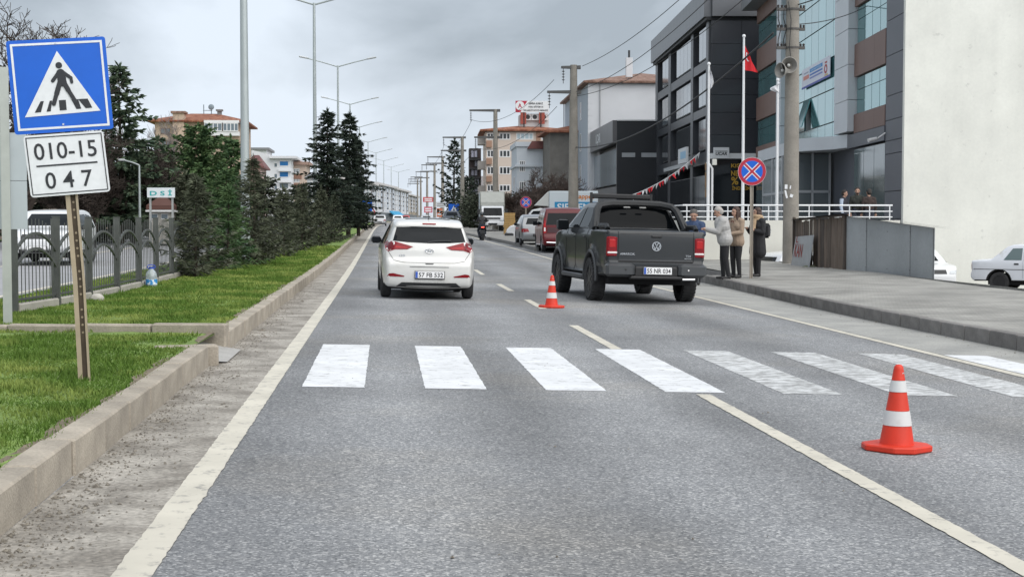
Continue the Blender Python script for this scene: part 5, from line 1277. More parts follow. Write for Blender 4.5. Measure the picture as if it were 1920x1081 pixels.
# young spruces between the fence and the kerb: (column, top row, base row, distance, radius)
YS = [(367, 338, 515, 31.6, .66, 'olive'), (428, 352, 496, 36, .72, 'green'), (478, 298, 484, 39, .9, 'olive'), (532, 352, 474, 47, .8, 'olive'), (566, 348, 462, 54, .85, 'olive'), (602, 352, 452, 61, .9, 'olive'), (627, 365, 446, 68, .8, 'spruce')]
YN = ['nearest small dark spruce standing next to the last visible fence panel', 'second small spruce from the fence end in the grass row', 'young spruce with a tall thin tip, third in the row', 'fourth young spruce in the grass row', 'fifth young spruce in front of the second street lamp', 'sixth young spruce at the foot of the big dark spruces', 'smallest-looking last young spruce of the grass row']
for i, (u, v1, v2, d, r, m) in enumerate(YS):
    r *= (1.25, 1.05, 1.2, 1.0, 1.15, 1.1, 1.0)[i]; p = P(u, v2, d); h = (v2 - v1) / F * d
    conifer('young_spruce', YN[i], (p.x, d, gz(p.x, d)), P(u, v1, d).z - gz(0, d), r, 100 + i, LM[m], group='young spruces in the grass median', step=.16, nbr=8, droop=.1, lift=.34, twig=.22, shape=(.95, 1.15, 1.0, 1.2, 1.0, 1.1, 1.1)[i], z0=.03, w=.015, dens=1.7, ragged=.42)
for i, (u, v1, d, r, lab) in enumerate([(614, 208, 76, 2.1, 'left of the two tall dark spruces in the median'), (653, 214, 80, 2.1, 'right of the two tall dark spruces in the median'), (672, 258, 84, 1.15, 'short dark spruce leaning out to the right of the tall pair')]):
    p = P(u, 430, d); conifer('tall_spruce', lab, (p.x, d, gz(p.x, d)), P(u, v1, d).z - gz(0, d), r, 200 + i, LM['deep'], group='tall dark spruces', step=.26, nbr=9, droop=.22, lift=.22, twig=.34, shape=.85, w=.04, dens=1.3, ragged=.62, z0=.1, base_in=.3)
# big trees across the other carriageway
def opz(p, y): return zopp(-17, y) + .1 + .02 * (-17.4 - p.x)
BT = [('cedar_tree', 'tall ragged cedar behind the crossing sign, pointed top against the sky', 228, 122, 66, 2.3, 'cedar', 301, dict(step=.36, nbr=7, droop=.16, lift=.18, twig=.42, shape=.85, w=.05, dens=1.2, ragged=.48, z0=.12)),
      ('conifer_tree', 'broad rounded green conifer below the red-roofed building', 372, 236, 72, 1.75, 'green', 302, dict(step=.26, nbr=10, droop=.1, lift=.3, twig=.34, shape=.42, w=.04, ragged=.2, z0=.03)),
      ('conifer_tree', 'green conifer just left of the nearest street lamp', 436, 258, 78, 1.3, 'green', 303, dict(step=.28, nbr=9, droop=.1, lift=.3, twig=.34, shape=.5, w=.04, ragged=.3, z0=.04)),
      ('conifer_tree', 'dark cedar filling the gap right of the tall ragged cedar', 296, 262, 78, 2.0, 'cedar', 304, dict(step=.32, nbr=8, droop=.16, lift=.2, twig=.42, shape=.5, w=.045, ragged=.38, z0=.05)),
      ('conifer_tree', 'dark low conifer behind the number plate of the crossing sign', 196, 290, 70, 2.4, 'spruce', 305, dict(step=.32, nbr=8, droop=.16, lift=.2, twig=.42, shape=.5, w=.045, ragged=.35, z0=.04)),
      ('conifer_tree', 'dark conifer behind the grey sign back at the left edge', 60, 225, 74, 2.6, 'spruce', 306, dict(step=.34, nbr=8, droop=.16, lift=.2, twig=.42, shape=.55, w=.045, ragged=.35, z0=.04)),
      ('conifer_tree', 'olive conifer between the rounded conifer and the small lamp', 348, 325, 66, 1.2, 'olive', 307, dict(step=.25, nbr=9, droop=.14, lift=.22, twig=.3, shape=.6, w=.032, ragged=.3, z0=.03)),
      ('conifer_tree', 'bright green conifer low beside the nearest street lamp', 424, 318, 62, 1.15, 'green', 308, dict(step=.25, nbr=9, droop=.14, lift=.22, twig=.3, shape=.55, w=.032, ragged=.3, z0=.03)),
      ('conifer_tree', 'dark conifer low behind the young spruces right of the nearest lamp', 500, 335, 80, 1.5, 'spruce', 309, dict(step=.3, nbr=8, droop=.14, lift=.22, twig=.36, shape=.55, w=.04, ragged=.3, z0=.03)),
      ('conifer_tree', 'dark conifer low behind the second street lamp', 560, 350, 90, 1.7, 'spruce', 310, dict(step=.3, nbr=8, droop=.14, lift=.22, twig=.36, shape=.55, w=.04, ragged=.3, z0=.03))]
for nm, lab, u, v1, d, r, m, sd, kw in BT:
    kw['dens'] = kw.get('dens', 1.0) * 1.5; kw['w'] *= 1.25; r *= 1.18; p = P(u, 415, d); z0_ = opz(p, d); conifer(nm, lab, (p.x, d, z0_), P(u, v1, d).z - z0_, r, sd, LM[m], **kw)
BROWN = M('bare_brown_crown', (.06, .046, .038), .95, var=.25, vs=1)
for i, (u, v1, d, sd, n0, lab) in enumerate([(28, 28, 60, 41, 3, 'bare brown tree rising behind the crossing sign at the left edge'), (-40, 60, 56, 42, 3, 'bare brown tree cut by the left picture edge'), (250, 232, 68, 43, 5, 'bare brown thicket tree under the tall ragged cedar'), (165, 235, 64, 46, 5, 'bare brown thicket tree just right of the crossing sign')]):
    p = P(u, 415, d); z0_ = opz(p, d); bare_tree(lab, (p.x, d, z0_), (P(u, v1, d).z - z0_) * (1.35 if i < 2 else 1.05), sd, .52, 5, BROWN, n0=n0, kids=4, minr=.012 if i < 2 else .014)
p = P(300, 415, 110); bare_tree('pale leafless tree behind the red-roofed building', (p.x, 110, opz(p, 110)), P(300, 165, 110).z - opz(p, 110), 44, .4, 5, M('pale_twig', (.23, .20, .19), .95), kids=4, n0=2, minr=.010)
# right side greenery
p = P(846, 415, 172); conifer('conifer_tree', 'tall tiered dark conifer beside the far power poles', (p.x + .3, 172, zr(6, 172)), P(843, 262, 172).z - zr(6, 172), 2.5, 320, LM['deep'], step=.62, nbr=6, droop=.02, lift=.42, twig=.6, shape=.8, w=.09, dens=.8, ragged=.3, z0=.12)
p = P(862, 415, 165); conifer('conifer_tree', 'dark rounded conifer below the balcony tower', (p.x + 1, 168, zr(6, 168)), P(862, 335, 168).z - zr(6, 168), 2.2, 321, LM['deep'], step=.4, nbr=8, droop=.1, lift=.3, twig=.5, shape=.45, w=.07, ragged=.3, z0=.04)
for i, (u, v1, d, sd, lab) in enumerate([(975, 312, 118, 51, 'bare shrub tree in front of the pale grey house'), (1040, 285, 112, 52, 'bare tree against the rough grey wall'), (940, 345, 122, 53, 'bare bush behind the small box truck'), (1008, 335, 108, 54, 'brown bare bush behind the far no-stopping sign'), (960, 350, 126, 55, 'brown tangled bush between box truck and grey house')]):
    p = P(u, 415, d); z0_ = zr(6, d) + .1; bare_tree(lab, (p.x, d, z0_), (P(u, v1, d).z - z0_) * 1.0, sd, .5, 4, M('bare_right_twig', (.085, .062, .052), .95), n0=4, kids=5, name='bare_tree' if i < 2 else 'bare_shrub', minr=.014)
for i, (u, v1, d, r, lab) in enumerate([(895, 372, 140, 2.0, 'dark green hedge bush behind the box truck, left one'), (955, 372, 130, 1.8, 'dark green hedge bush behind the wooden crates'), (1015, 378, 116, 1.6, 'dark green bush behind the delivery truck cab'), (880, 378, 150, 1.6, 'dark bush at the foot of the third power pole')]):
    p = P(u, 415, d); z0_ = zr(6, d); conifer('bush', lab, (p.x, d, z0_), P(u, v1, d).z - z0_, r, 330 + i, LM['spruce'], cat='bush', step=.3, nbr=10, droop=.05, lift=.45, twig=.42, shape=.25, w=.06, ragged=.3, z0=.02)
# ================================================================== buildings
class Bld:
    """Corner building: facade runs away from the corner (local -x), side wall faces the camera (local +y at x=0)."""
    def __init__(s, name, label, u, d, vp, cat='building'):
        k = P(u, 415, d); h = head_of(vp); s.d = h; s.ex = Vector((-h.x, -h.y)); s.ey = Vector((h.y, -h.x)); s.K = Vector((k.x, k.y))
        s.t = thing(name, label, cat, (k.x, k.y, 0), math.atan2(-h.y, -h.x))
    def L(s, u, v):
        r = ray(u, v); n = s.ey; t = (s.K.dot(n)) / (r.x * n.x + r.y * n.y); p = Vector((r.x * t, r.y * t)); return (p - s.K).dot(s.ex), CAMZ + r.z * t
    def S(s, u, v):
        r = ray(u, v); n = s.ex; t = (s.K.dot(n)) / (r.x * n.x + r.y * n.y); p = Vector((r.x * t, r.y * t)); return (p - s.K).dot(s.ey), CAMZ + r.z * t
    def box(s, name, mat, x0, x1, y0, y1, z0, z1, parent=None):
        mb = MB(); mb.box(x0, x1, y0, y1, z0, z1); return mb.build(name, mat, parent or s.t)
    def win(s, plane, a0, a1, z0, z1, cols, rows, fm, gm, rec=.12, fw=.06, name='window', out=.02):
        # frame with mullions, each pane its own piece
        mb = MB(); W_, H_ = a1 - a0, z1 - z0
        def bx(m, p0, p1, q0, q1, d0, d1):
            if plane == 'L': m.box(p0, p1, d0, d1, q0, q1)
            else: m.box(-d1, -d0, p0, p1, q0, q1)
        bx(mb, a0, a1, z0, z0 + fw, -out, rec); bx(mb, a0, a1, z1 - fw, z1, -out, rec); bx(mb, a0, a0 + fw, z0 + fw, z1 - fw, -out, rec); bx(mb, a1 - fw, a1, z0 + fw, z1 - fw, -out, rec)
        for i in range(1, cols): c = a0 + W_ * i / cols; bx(mb, c - fw * .5, c + fw * .5, z0 + fw, z1 - fw, -out + .004, rec)
        for j in range(1, rows): c = z0 + H_ * j / rows; bx(mb, a0 + fw, a1 - fw, c - fw * .5, c + fw * .5, -out + .007, rec)
        w = mb.build(name, fm, s.t)
        for i in range(cols):
            m2 = MB(); bx(m2, a0 + W_ * i / cols + fw * .4, a0 + W_ * (i + 1) / cols - fw * .4, z0 + fw * .6, z1 - fw * .6, -out * .2, rec * .5); m2.build('pane', gm, w)
        return w
WGL = M('window_dark_glass', (.035, .04, .045), .08, spec=.6); WFR = M('window_white_frame', (.7, .7, .7), .5); WBL = M('window_pale_glass', (.42, .53, .58), .15, spec=.6); WGR = M('window_grey_glass', (.16, .2, .23), .1, spec=.6)
TEAL = M('teal_glass', (.14, .33, .34), .07, .55, spec=.9, rnd=.12); MUL = M('mullion_dark', (.05, .07, .075), .5)
TILE = M('roof_tile_red', (.27, .085, .045), .85, var=.35, vs=2.2, fine=.3, fs=7, bump=.8, bs=7, col2=(.36, .16, .09), lo=.4, hi=.7)
TILEB = M('roof_tile_brown', (.22, .115, .08), .85, var=.35, vs=2.2, fine=.3, fs=7, bump=.8, bs=7, col2=(.34, .22, .17), lo=.4, hi=.7)

# ---------------------------------------------------------------- glass office building
def stained_wall():
    m = bpy.data.materials.new('cream_render'); m.use_nodes = True; n, l = m.node_tree.nodes, m.node_tree.links; b = n['Principled BSDF']; b.inputs['Roughness'].default_value = .88
    t = n.new('ShaderNodeTexCoord'); f = None
    for sc_, st, a, c, lo, hi, d in ((.5, (1, 1, 1), .88, 1.03, .3, .7, 8), (.8, (1, 1.6, .16), .95, 1.01, .3, .6, 4), (3.2, (1, 1, 1), .82, 1.0, .27, .36, 5), (9, (1, 1, 1), .97, 1.02, .3, .7, 3)):
        mp_ = n.new('ShaderNodeMapping'); mp_.inputs['Scale'].default_value = st; l.new(t.outputs['Object'], mp_.inputs[0]); q = n.new('ShaderNodeTexNoise'); q.inputs['Scale'].default_value = sc_; q.inputs['Detail'].default_value = d; q.inputs['Roughness'].default_value = .6; l.new(mp_.outputs[0], q.inputs[0])
        r = n.new('ShaderNodeMapRange'); l.new(q.outputs[0], r.inputs[0]); r.inputs[1].default_value = lo; r.inputs[2].default_value = hi; r.inputs[3].default_value = a; r.inputs[4].default_value = c
        if f is None: f = r.outputs[0]
        else: x = n.new('ShaderNodeMath'); x.operation = 'MULTIPLY'; l.new(f, x.inputs[0]); l.new(r.outputs[0], x.inputs[1]); f = x.outputs[0]
    v = n.new('ShaderNodeVectorMath'); v.operation = 'SCALE'; v.inputs[0].default_value = (.80, .80, .735); l.new(f, v.inputs['Scale']); l.new(v.outputs[0], b.inputs['Base Color'])
    bp = n.new('ShaderNodeBump'); bp.inputs['Strength'].default_value = .06; bp.inputs['Distance'].default_value = .03; l.new(f, bp.inputs['Height']); l.new(bp.outputs[0], b.inputs['Normal']); return m
def glass_office():
    B = Bld('office_building', 'office block with teal glass, brown bands and blank cream side wall', 1690, 52, 1000); t = B.t
    def X(u): return B.L(u, 200)[0]
    CREAM = stained_wall(); DK = M('office_dark_panel', (.075, .082, .10), .45, var=.06, vs=.8); BR = M('office_brown_panel', (.155, .085, .065), .5, var=.08, vs=.6); WP = M('office_white_panel', (.52, .55, .58), .4, var=.04, vs=1)
    xe = X(1418); ztop = 15.4
    B.box('side_wall', CREAM, -.02, .25, .0, 16, -1.2, ztop)
    B.box('wall_core', DK, xe, -.03, .35, 15.9, -.9, ztop - .1)
    # dark corner column of stacked panels
    xc = X(1659.5); zs = [.0]; 
    zz_ = [B.L(1675, v)[1] for v in (410, 358, 287, 262, 223, 177, 101, 34)] + [11.6, 13.3, 15.4]
    for a, c in zip([-.8] + zz_[:-1], zz_): B.box('panel', DK, xc, -.03, .0 + .02, .34, a + .012, c - .012)
    # bays
    rows = [(5.96, 7.54), (8.91, 10.49), (11.86, 13.44)]
    def bay(u0, u1, cols):
        a, c = X(u0), X(u1)
        for z0, z1 in rows:
            w = MB(); w.box(a, c, .18, .34, z0, z1); wd = w.build('window', MUL, t)
            for i in range(cols):
                p0 = a + (c - a) * i / cols; p1 = a + (c - a) * (i + 1) / cols
                for q0, q1 in ((z0 + .03, z0 + .03 + (z1 - z0) * .62), (z0 + .06 + (z1 - z0) * .62, z1 - .03)):
                    m = MB(); m.box(p0 + .03, p1 - .03, .12, .19, q0, q1); m.build('pane', TEAL, wd)
        for z0, z1 in ((5.16, 5.96), (7.54, 8.91), (10.49, 11.86), (13.44, 14.3)):
            for i in range(3): B.box('panel', BR, a + (c - a) * i / 3 + .006, a + (c - a) * (i + 1) / 3 - .006, .0, .33, z0 + .005, z1 - .005)
    bay(1601, 1659, 4); bay(1418, 1463, 4)
    # white pilasters
    for u0, u1 in ((1574.5, 1600), (1463.5, 1472)):
        a, c = X(u0), X(u1); zq = [5.25, 6.6, 8.1, 9.6, 11.1, 12.6, 14.2]
        for z0, z1 in zip(zq[:-1], zq[1:]): B.box('pilaster_panel', WP, a, c, -.25, .3, z0 + .012, z1 - .012)
    # central curtain wall
    a, c = X(1472.5), X(1574); cols = 8; zr_ = [5.25, 5.96, 7.48, 8.93, 10.6, 12.0, 13.44, 14.2]
    B.box('curtain_frame', MUL, a, c, .12, .33, zr_[0], zr_[-1])
    for i in range(cols):
        for z0, z1 in zip(zr_[:-1], zr_[1:]):
            if i == 3 and z0 == 5.96: continue
            m = MB(); m.box(a + (c - a) * i / cols + .025, a + (c - a) * (i + 1) / cols - .025, .06, .125, z0 + .03, z1 - .03); m.build('pane', TEAL, t)
    # the tilted open window
    i = 3; p0 = a + (c - a) * i / cols + .03; p1 = a + (c - a) * (i + 1) / cols - .03
    m = MB(); T = Matrix.Translation((0, .06, 7.45)) @ Matrix.Rotation(R(-17), 4, 'X'); m.box(p0, p1, -.05, 0, -1.42, 0, mat=T); m.build('open_pane', TEAL, t)
    # parapet with soffit
    B.box('parapet', M('office_parapet', (.16, .165, .175), .5), xe - .4, -.0, -.9, .31, 14.3, 15.5)
    # fascia, canopy, ground floor
    fa, fc = X(1590), -.03
    B.box('fascia', DK, fa, xc - .01, -.02, .32, 4.57, 5.14)
    can = [(X(1418) + .5, -.4), (X(1472), -.4), (X(1474), -1.5), (X(1560), -1.5), (X(1576), -.3), (X(1590), -.02), (X(1590), .3), (X(1418) + .5, .3)]
    m = MB(); m.prism([(x, y) for x, y in can], 4.62, 5.2, 'z'); m.build('canopy', WP, t)
    GF = M('shopfront_glass', (.10, .135, .14), .06, spec=.8)
    for u0, u1, n in ((1601, 1659, 3), (1418, 1470, 4)):
        a_, c_ = X(u0), X(u1); B.win('L', a_, c_, .7, 4.5, n, 1, M('shop_frame_grey', (.25, .27, .28), .4, .3), GF, .3, .07, 'shop_window', -.15)
    # entrance box
    ea, ec = X(1486), X(1550)
    m = MB()
    FRM = M('entrance_frame', (.42, .44, .46), .4, .3)
    ent = thing_part('entrance', t)
    def fr(x0, x1, y0, y1, z0, z1, nm='frame', mt=FRM):
        q = MB(); q.box(x0, x1, y0, y1, z0, z1); return q.build(nm, mt, t)
    bpy.data.objects.remove(ent)
    for f in (0, .33, .66, 1): x = ea + (ec - ea) * f; fr(x - .06, x + .06, -1.55, -1.43, .66, 4.6, 'entrance_post')
    fr(ea, ec, -1.54, -1.44, 2.75, 2.87, 'transom'); fr(ec - .05, ec + .05, -1.42, .2, 2.75, 2.87, 'transom')
    for f in (0, .5): y = -1.4 + 1.6 * f; fr(ec - .05, ec + .05, y + .72, y + .82, .66, 4.6, 'entrance_post')
    for f in range(3):
        for z0, z1 in ((.7, 2.75), (2.87, 4.55)): m = MB(); x = ea + (ec - ea) * f / 3; m.box(x + .06, x + (ec - ea) / 3 - .06, -1.5, -1.47, z0, z1); m.build('pane', GF, t)
    for f in range(2):
        for z0, z1 in ((.7, 2.75), (2.87, 4.55)): m = MB(); y = -1.42 + .82 * f; m.box(ec - .02, ec + .01, y + .02, y + .72, z0, z1); m.build('pane', M('entrance_glass', (.12, .14, .15), .08, spec=.7), t)
    # poster on the shop window, camera under the fascia
    px, pz = B.L(1643, 322); m = MB(); m.box(px - .42, px + .42, .12, .135, pz - .85, pz + .85); ps = m.build('poster', M('poster_white', (.7, .72, .75), .5), t)
    for z0, z1, cc in ((.5, .75, (.6, .3, .3)), (.05, .4, (.15, .35, .6)), (-.2, -.05, (.3, .5, .65)), (-.75, -.35, (.45, .6, .7))): m = MB(); m.box(px - .35, px + .35, .114, .119, pz + z0, pz + z1); m.build('poster_print', M('poster_%d' % int(cc[0] * 100 + cc[2] * 1000), cc, .6), ps)
    cx_, cz_ = B.L(1661, 254); m = MB(); m.ring((cx_, -.35, cz_ - .12), (cx_ + .1, -.7, cz_ - .2), .07, .08, 10); m.tube([(cx_, -.02, cz_ + .1), (cx_, -.3, cz_ - .1)], .03, 6); m.build('security_camera', M('camera_white', (.65, .65, .65), .4), t, smooth=True)
    # banner hung on the curtain wall
    b0 = B.L(1506, 140); b1 = B.L(1559, 118)
    z1 = B.L(1559, 103)[1]; z0 = B.L(1559, 143)[1]; xm = (b0[0] + b1[0]) / 2; w = b1[0] - b0[0]; h = z1 - z0
    bt_ = thing('banner', 'white and blue printed banner hanging on the teal glass facade', 'banner', (0, 0, 0)); bt_.matrix_world = t.matrix_world
    bt_.location = t.location; bt_.rotation_euler = t.rotation_euler
    m = MB(); m.box(b0[0], b1[0], -.06, -.045, z0, z1); sh = m.build('banner_sheet', M('banner_white', (.68, .70, .78), .6), bt_)
    def pr(f0, f1, g0, g1, cc, nm): q = MB(); q.box(b0[0] + w * f0, b0[0] + w * f1, -.068, -.063, z0 + h * g0, z0 + h * g1); q.build('print', M(nm, cc, .6), sh)
    pr(.06, .27, .42, .62, (.62, .24, .2), 'banner_salmon'); pr(.3, .75, .66, .84, (.06, .28, .6), 'banner_blue'); pr(.3, .75, .5, .58, (.05, .16, .5), 'banner_blue2'); pr(.3, .75, .34, .42, (.2, .25, .55), 'banner_blue3'); pr(.0, 1, .0, .1, (.08, .10, .38), 'banner_navy'); pr(.08, .25, .72, .78, (.3, .35, .45), 'banner_grey'); pr(.82, .93, .12, .2, (.6, .45, .2), 'banner_gold')
    m = MB(); T = Matrix.Translation((b0[0] + w * .86, -.064, z0 + h * .45)) @ Matrix.Rotation(math.pi / 2, 4, 'X') @ Matrix.Diagonal((1.6, 1, 1, 1)); m.lathe([(.22, 0), (.22, .006), (.12, .006), (.12, 0)], 20, T, True); m.build('print', M('banner_red', (.4, .05, .05), .6), sh)
    q = MB(); q.box(b0[0] + w * .83, b0[0] + w * .9, -.068, -.063, z0 + h * .72, z0 + h * .8); q.build('print', M('banner_red', (.4, .05, .05)), sh)
    for f, g_, s_ in ((.525, .75, 'ÜCRETSİZ'), (.525, .27, '')):
        if s_: lettering(sh, s_, b0[0] + w * f, z0 + h * g_, w * .36, h * .1, M('banner_white'), -.07)
    return B
GO = glass_office()

# ---------------------------------------------------------------- black four-storey building
def black_block():
    B = Bld('showroom_block', 'black-clad four-storey building with recessed balcony windows', 1328, 90, 885); t = B.t
    def X(u): return B.L(u, 150)[0]
    BK = M('black_panel', (.032, .035, .042), .35, var=.08, vs=.5, coat=.25); PG = M('parapet_grey_metal', (.12, .125, .135), .38, .4, var=.05, vs=.6); DKR = M('recess_black', (.012, .013, .015), .6); FRB = M('black_frame', (.05, .054, .062), .4)
    xe = X(1229); ztop = 16.1
    B.box('wall_core', DKR, xe + .05, -.35, 1.3, 14, .2, 15.9)
    n = 18
    for i in range(n): B.box('parapet_panel', PG, xe - .3 + (-.0 - xe + .3) * i / n + .008, xe - .3 + (.3 - xe) * (i + 1) / n - .008, -.35, .12, 14.3, ztop)
    ys = [.0, 3.0, 6.1, 9.5]
    for a, c in zip(ys[:-1], ys[1:]): B.box('parapet_panel', PG, -.28, .3, a + .13, c + .12, 14.3, ztop)
    B.box('soffit', DKR, xe, -.02, -.2, 9, 14.1, 14.29)  # slab coloured near-black to paint the shadow under the parapet band
    # piers and beams of the facade
    for u0, u1 in ((1229, 1233), (1253, 1257.5), (1295, 1299.5), (1323.5, 1328)): B.box('pier', FRB, X(u0), X(u1), -.0, 1.4, .4, 14.1)
    us = [(1233, 1253), (1257.5, 1295), (1299.5, 1323.5)]
    for z0, z1 in ((11.15, 11.75), (8.2, 8.75), (5.1, 5.9)): 
        for u0, u1 in us: B.box('beam', FRB, X(u0) + .003, X(u1) - .003, .02, 1.4, z0, z1)
    LG = M('balcony_glass_sky_reflect', (.14, .16, .18), .1, spec=.6)  # lighter grey base colour stands in for sky reflected in the upper panes
    for z0, z1, g in ((11.78, 14.05, LG), (8.78, 11.1, LG), (5.95, 8.15, WGL)):
        for k, (u0, u1) in enumerate(us):
            a, c = X(u0) + .05, X(u1) - .05; m_ = a + (c - a) * (.28 if k == 1 else .42)
            B.win('L', m_, c, z0 + .1, z1 - .12, 4 if k == 1 else 2, 2, M('balcony_frame', (.2, .21, .22), .5), g, .1, .07, 'window', -.75)
    # side wall panels facing the camera
    for i, (a, c) in enumerate(zip([0.12, 2.05, 5.0, 8.2], [2.05, 5.0, 8.2, 11])):
        zs = [5.75, 6.9, 8.3, 9.4, 10.4, 11.3, 12.6, 14.08] if i == 0 else ([5.75, 7.9, 9.4, 10.4, 14.08] if i < 3 else [5.75, 9.4, 14.08])
        for z0, z1 in zip(zs[:-1], zs[1:]): B.box('panel', BK, -.34, -.012, a + .01, c - .01, z0 + .012, z1 - .012)
    # ground floor shop front on both faces
    GF = M('shop_black_glass', (.014, .017, .02), .07, spec=.6)
    B.win('S', .2, 10.5, .6, 5.35, 4, 1, FRB, GF, .3, .08, 'shop_window', -.03)
    B.box('white_beam', M('beam_white', (.62, .64, .65), .5), -.1, .22, .1, 10.6, 5.38, 5.72)
    for u0, u1 in ((1231, 1262), (1262, 1296), (1296, 1327)): B.win('L', X(u0), X(u1), .6, 4.4, 2, 1, FRB, GF, .3, .08, 'shop_window', -.03)
    B.box('grey_beam', M('beam_grey', (.4, .42, .43), .5), X(1250), X(1300), -.2, .0, B.L(1275, 316)[1], B.L(1275, 309)[1])
    # UCAR box sign and gold window lettering on the camera side
    a, z1 = B.S(1336, 277); c, z0 = B.S(1364.5, 297.5); ZS, YS_ = (z0 + z1) / 2, (a + c) / 2
    m = MB(); m.box(.3, .5, a, c, z0, z1); sg = m.build('sign_box', M('sign_box_white', (.60, .62, .64), .5), t)
    TS = Matrix.Translation((.512, YS_, ZS)) @ Matrix.Rotation(math.pi / 2, 4, 'Z')
    lettering(sg, 'UCAR', 0, -.05, .74, .2, INK, 0, .03, TS, shear=.15)
    m = MB(); m.prism([(-.38, .09), (.40, .09), (.36, .12), (-.42, .12)], -.004, .0, 'y', TS); m.build('sign_stripe', INK, sg)
    GOLD = M('gold_lettering', (.45, .27, .03), .5)
    for s_, u, v, w, h in (('KIŞA', 1383.5, 311.5, .9, .33), ('NET', 1380, 325, .67, .33), ('%', 1377, 339, .46, .5), ('İNDİRİM', 1389, 352, 1.15, .28)):
        y, z = B.S(u, v); lettering(t, s_, 0, 0, w, h, GOLD, 0, .02, Matrix.Translation((.12, y, z)) @ Matrix.Rotation(math.pi / 2, 4, 'Z'))
    for k, v in enumerate((312, 330, 345, 362)):
        x, z = B.L(1325, v); m = MB(); m.box(x - .5, x + .1, -.03, -.022, z - .25, z + .25); m.build('window_print', M('gold_print', (.30, .16, .06), .6, var=.5, vs=5), t)
    # projecting sign with blue print on the road face
    a, z1 = B.L(1296, 290); c, z0 = B.L(1312, 300); m = MB(); m.box(a, c, -.9, -.75, z0 - .15, z1 + .35); ps = m.build('sign_box', M('sign_box_white'), t)
    m = MB(); m.box(a + (c - a) * .3, c - .2, -.91, -.902, z0 + .15, z1 + .1); m.build('sign_print', M('sign_lightblue', (.25, .45, .62), .5), ps)
    # pale board and AC inside the shop
    y, z = B.S(1375, 385); m = MB(); m.box(.05, .1, y - .2, y + 1.6, z - .2, z + .9); 
    return B
BB = black_block()
# ---------------------------------------------------------------- black showroom with grey fascia
def showroom():
    B = Bld('showroom_building', 'low black showroom with grey fascia and white letters', 1155, 116, 800); t = B.t
    def X(u): return B.L(u, 260)[0]
    BK = M('showroom_black', (.016, .018, .022), .4, var=.1, vs=.5); GR = M('showroom_fascia_grey', (.11, .11, .115), .4, .3)
    xe = X(1109); B.box('side_wall', BK, -.4, 0, .05, 14, 0, 9.55); B.box('wall_core', BK, xe, -.42, .6, 14, 0, 9.4)
    n = 5
    for i in range(n): B.box('fascia_panel', GR, xe + (-xe) * i / n + .01, xe - xe * (i + 1) / n - .01, -.3, .3, 7.75, 9.6)
    B.win('L', xe + .4, -.2, 4.4, 7.4, 3, 1, BK, WGR, .3, .1, 'shop_window', -.3); B.box('lower_fascia', GR, xe + .2, -.05, .1, .5, 2.9, 4.3)
    B.win('L', xe + .4, -.2, .4, 2.8, 4, 1, BK, M('showroom_pale_glass', (.3, .34, .35), .1, spec=.6), .3, .1, 'shop_window', -.3)
    B.box('roof_edge', M('edge_pale', (.6, .62, .63), .5), -.2, .06, .06, 10, 9.56, 9.66)
    a, z = B.S(1166, 291); c, _ = B.S(1231, 291); m = MB(); m.box(.01, .06, a, a + (c - a) * .38, z - .16, z + .2); m.box(.01, .06, a + (c - a) * .56, c, z - .16, z + .2); m.build('clerestory', M('clerestory_grey', (.3, .32, .34), .3), t)
    x, z = B.L(1128, 262); lettering(t, 'UÇAR', x, z, 3.4, 1.0, M('letters_white', (.68, .7, .72), .5), -.32, .02)
showroom()
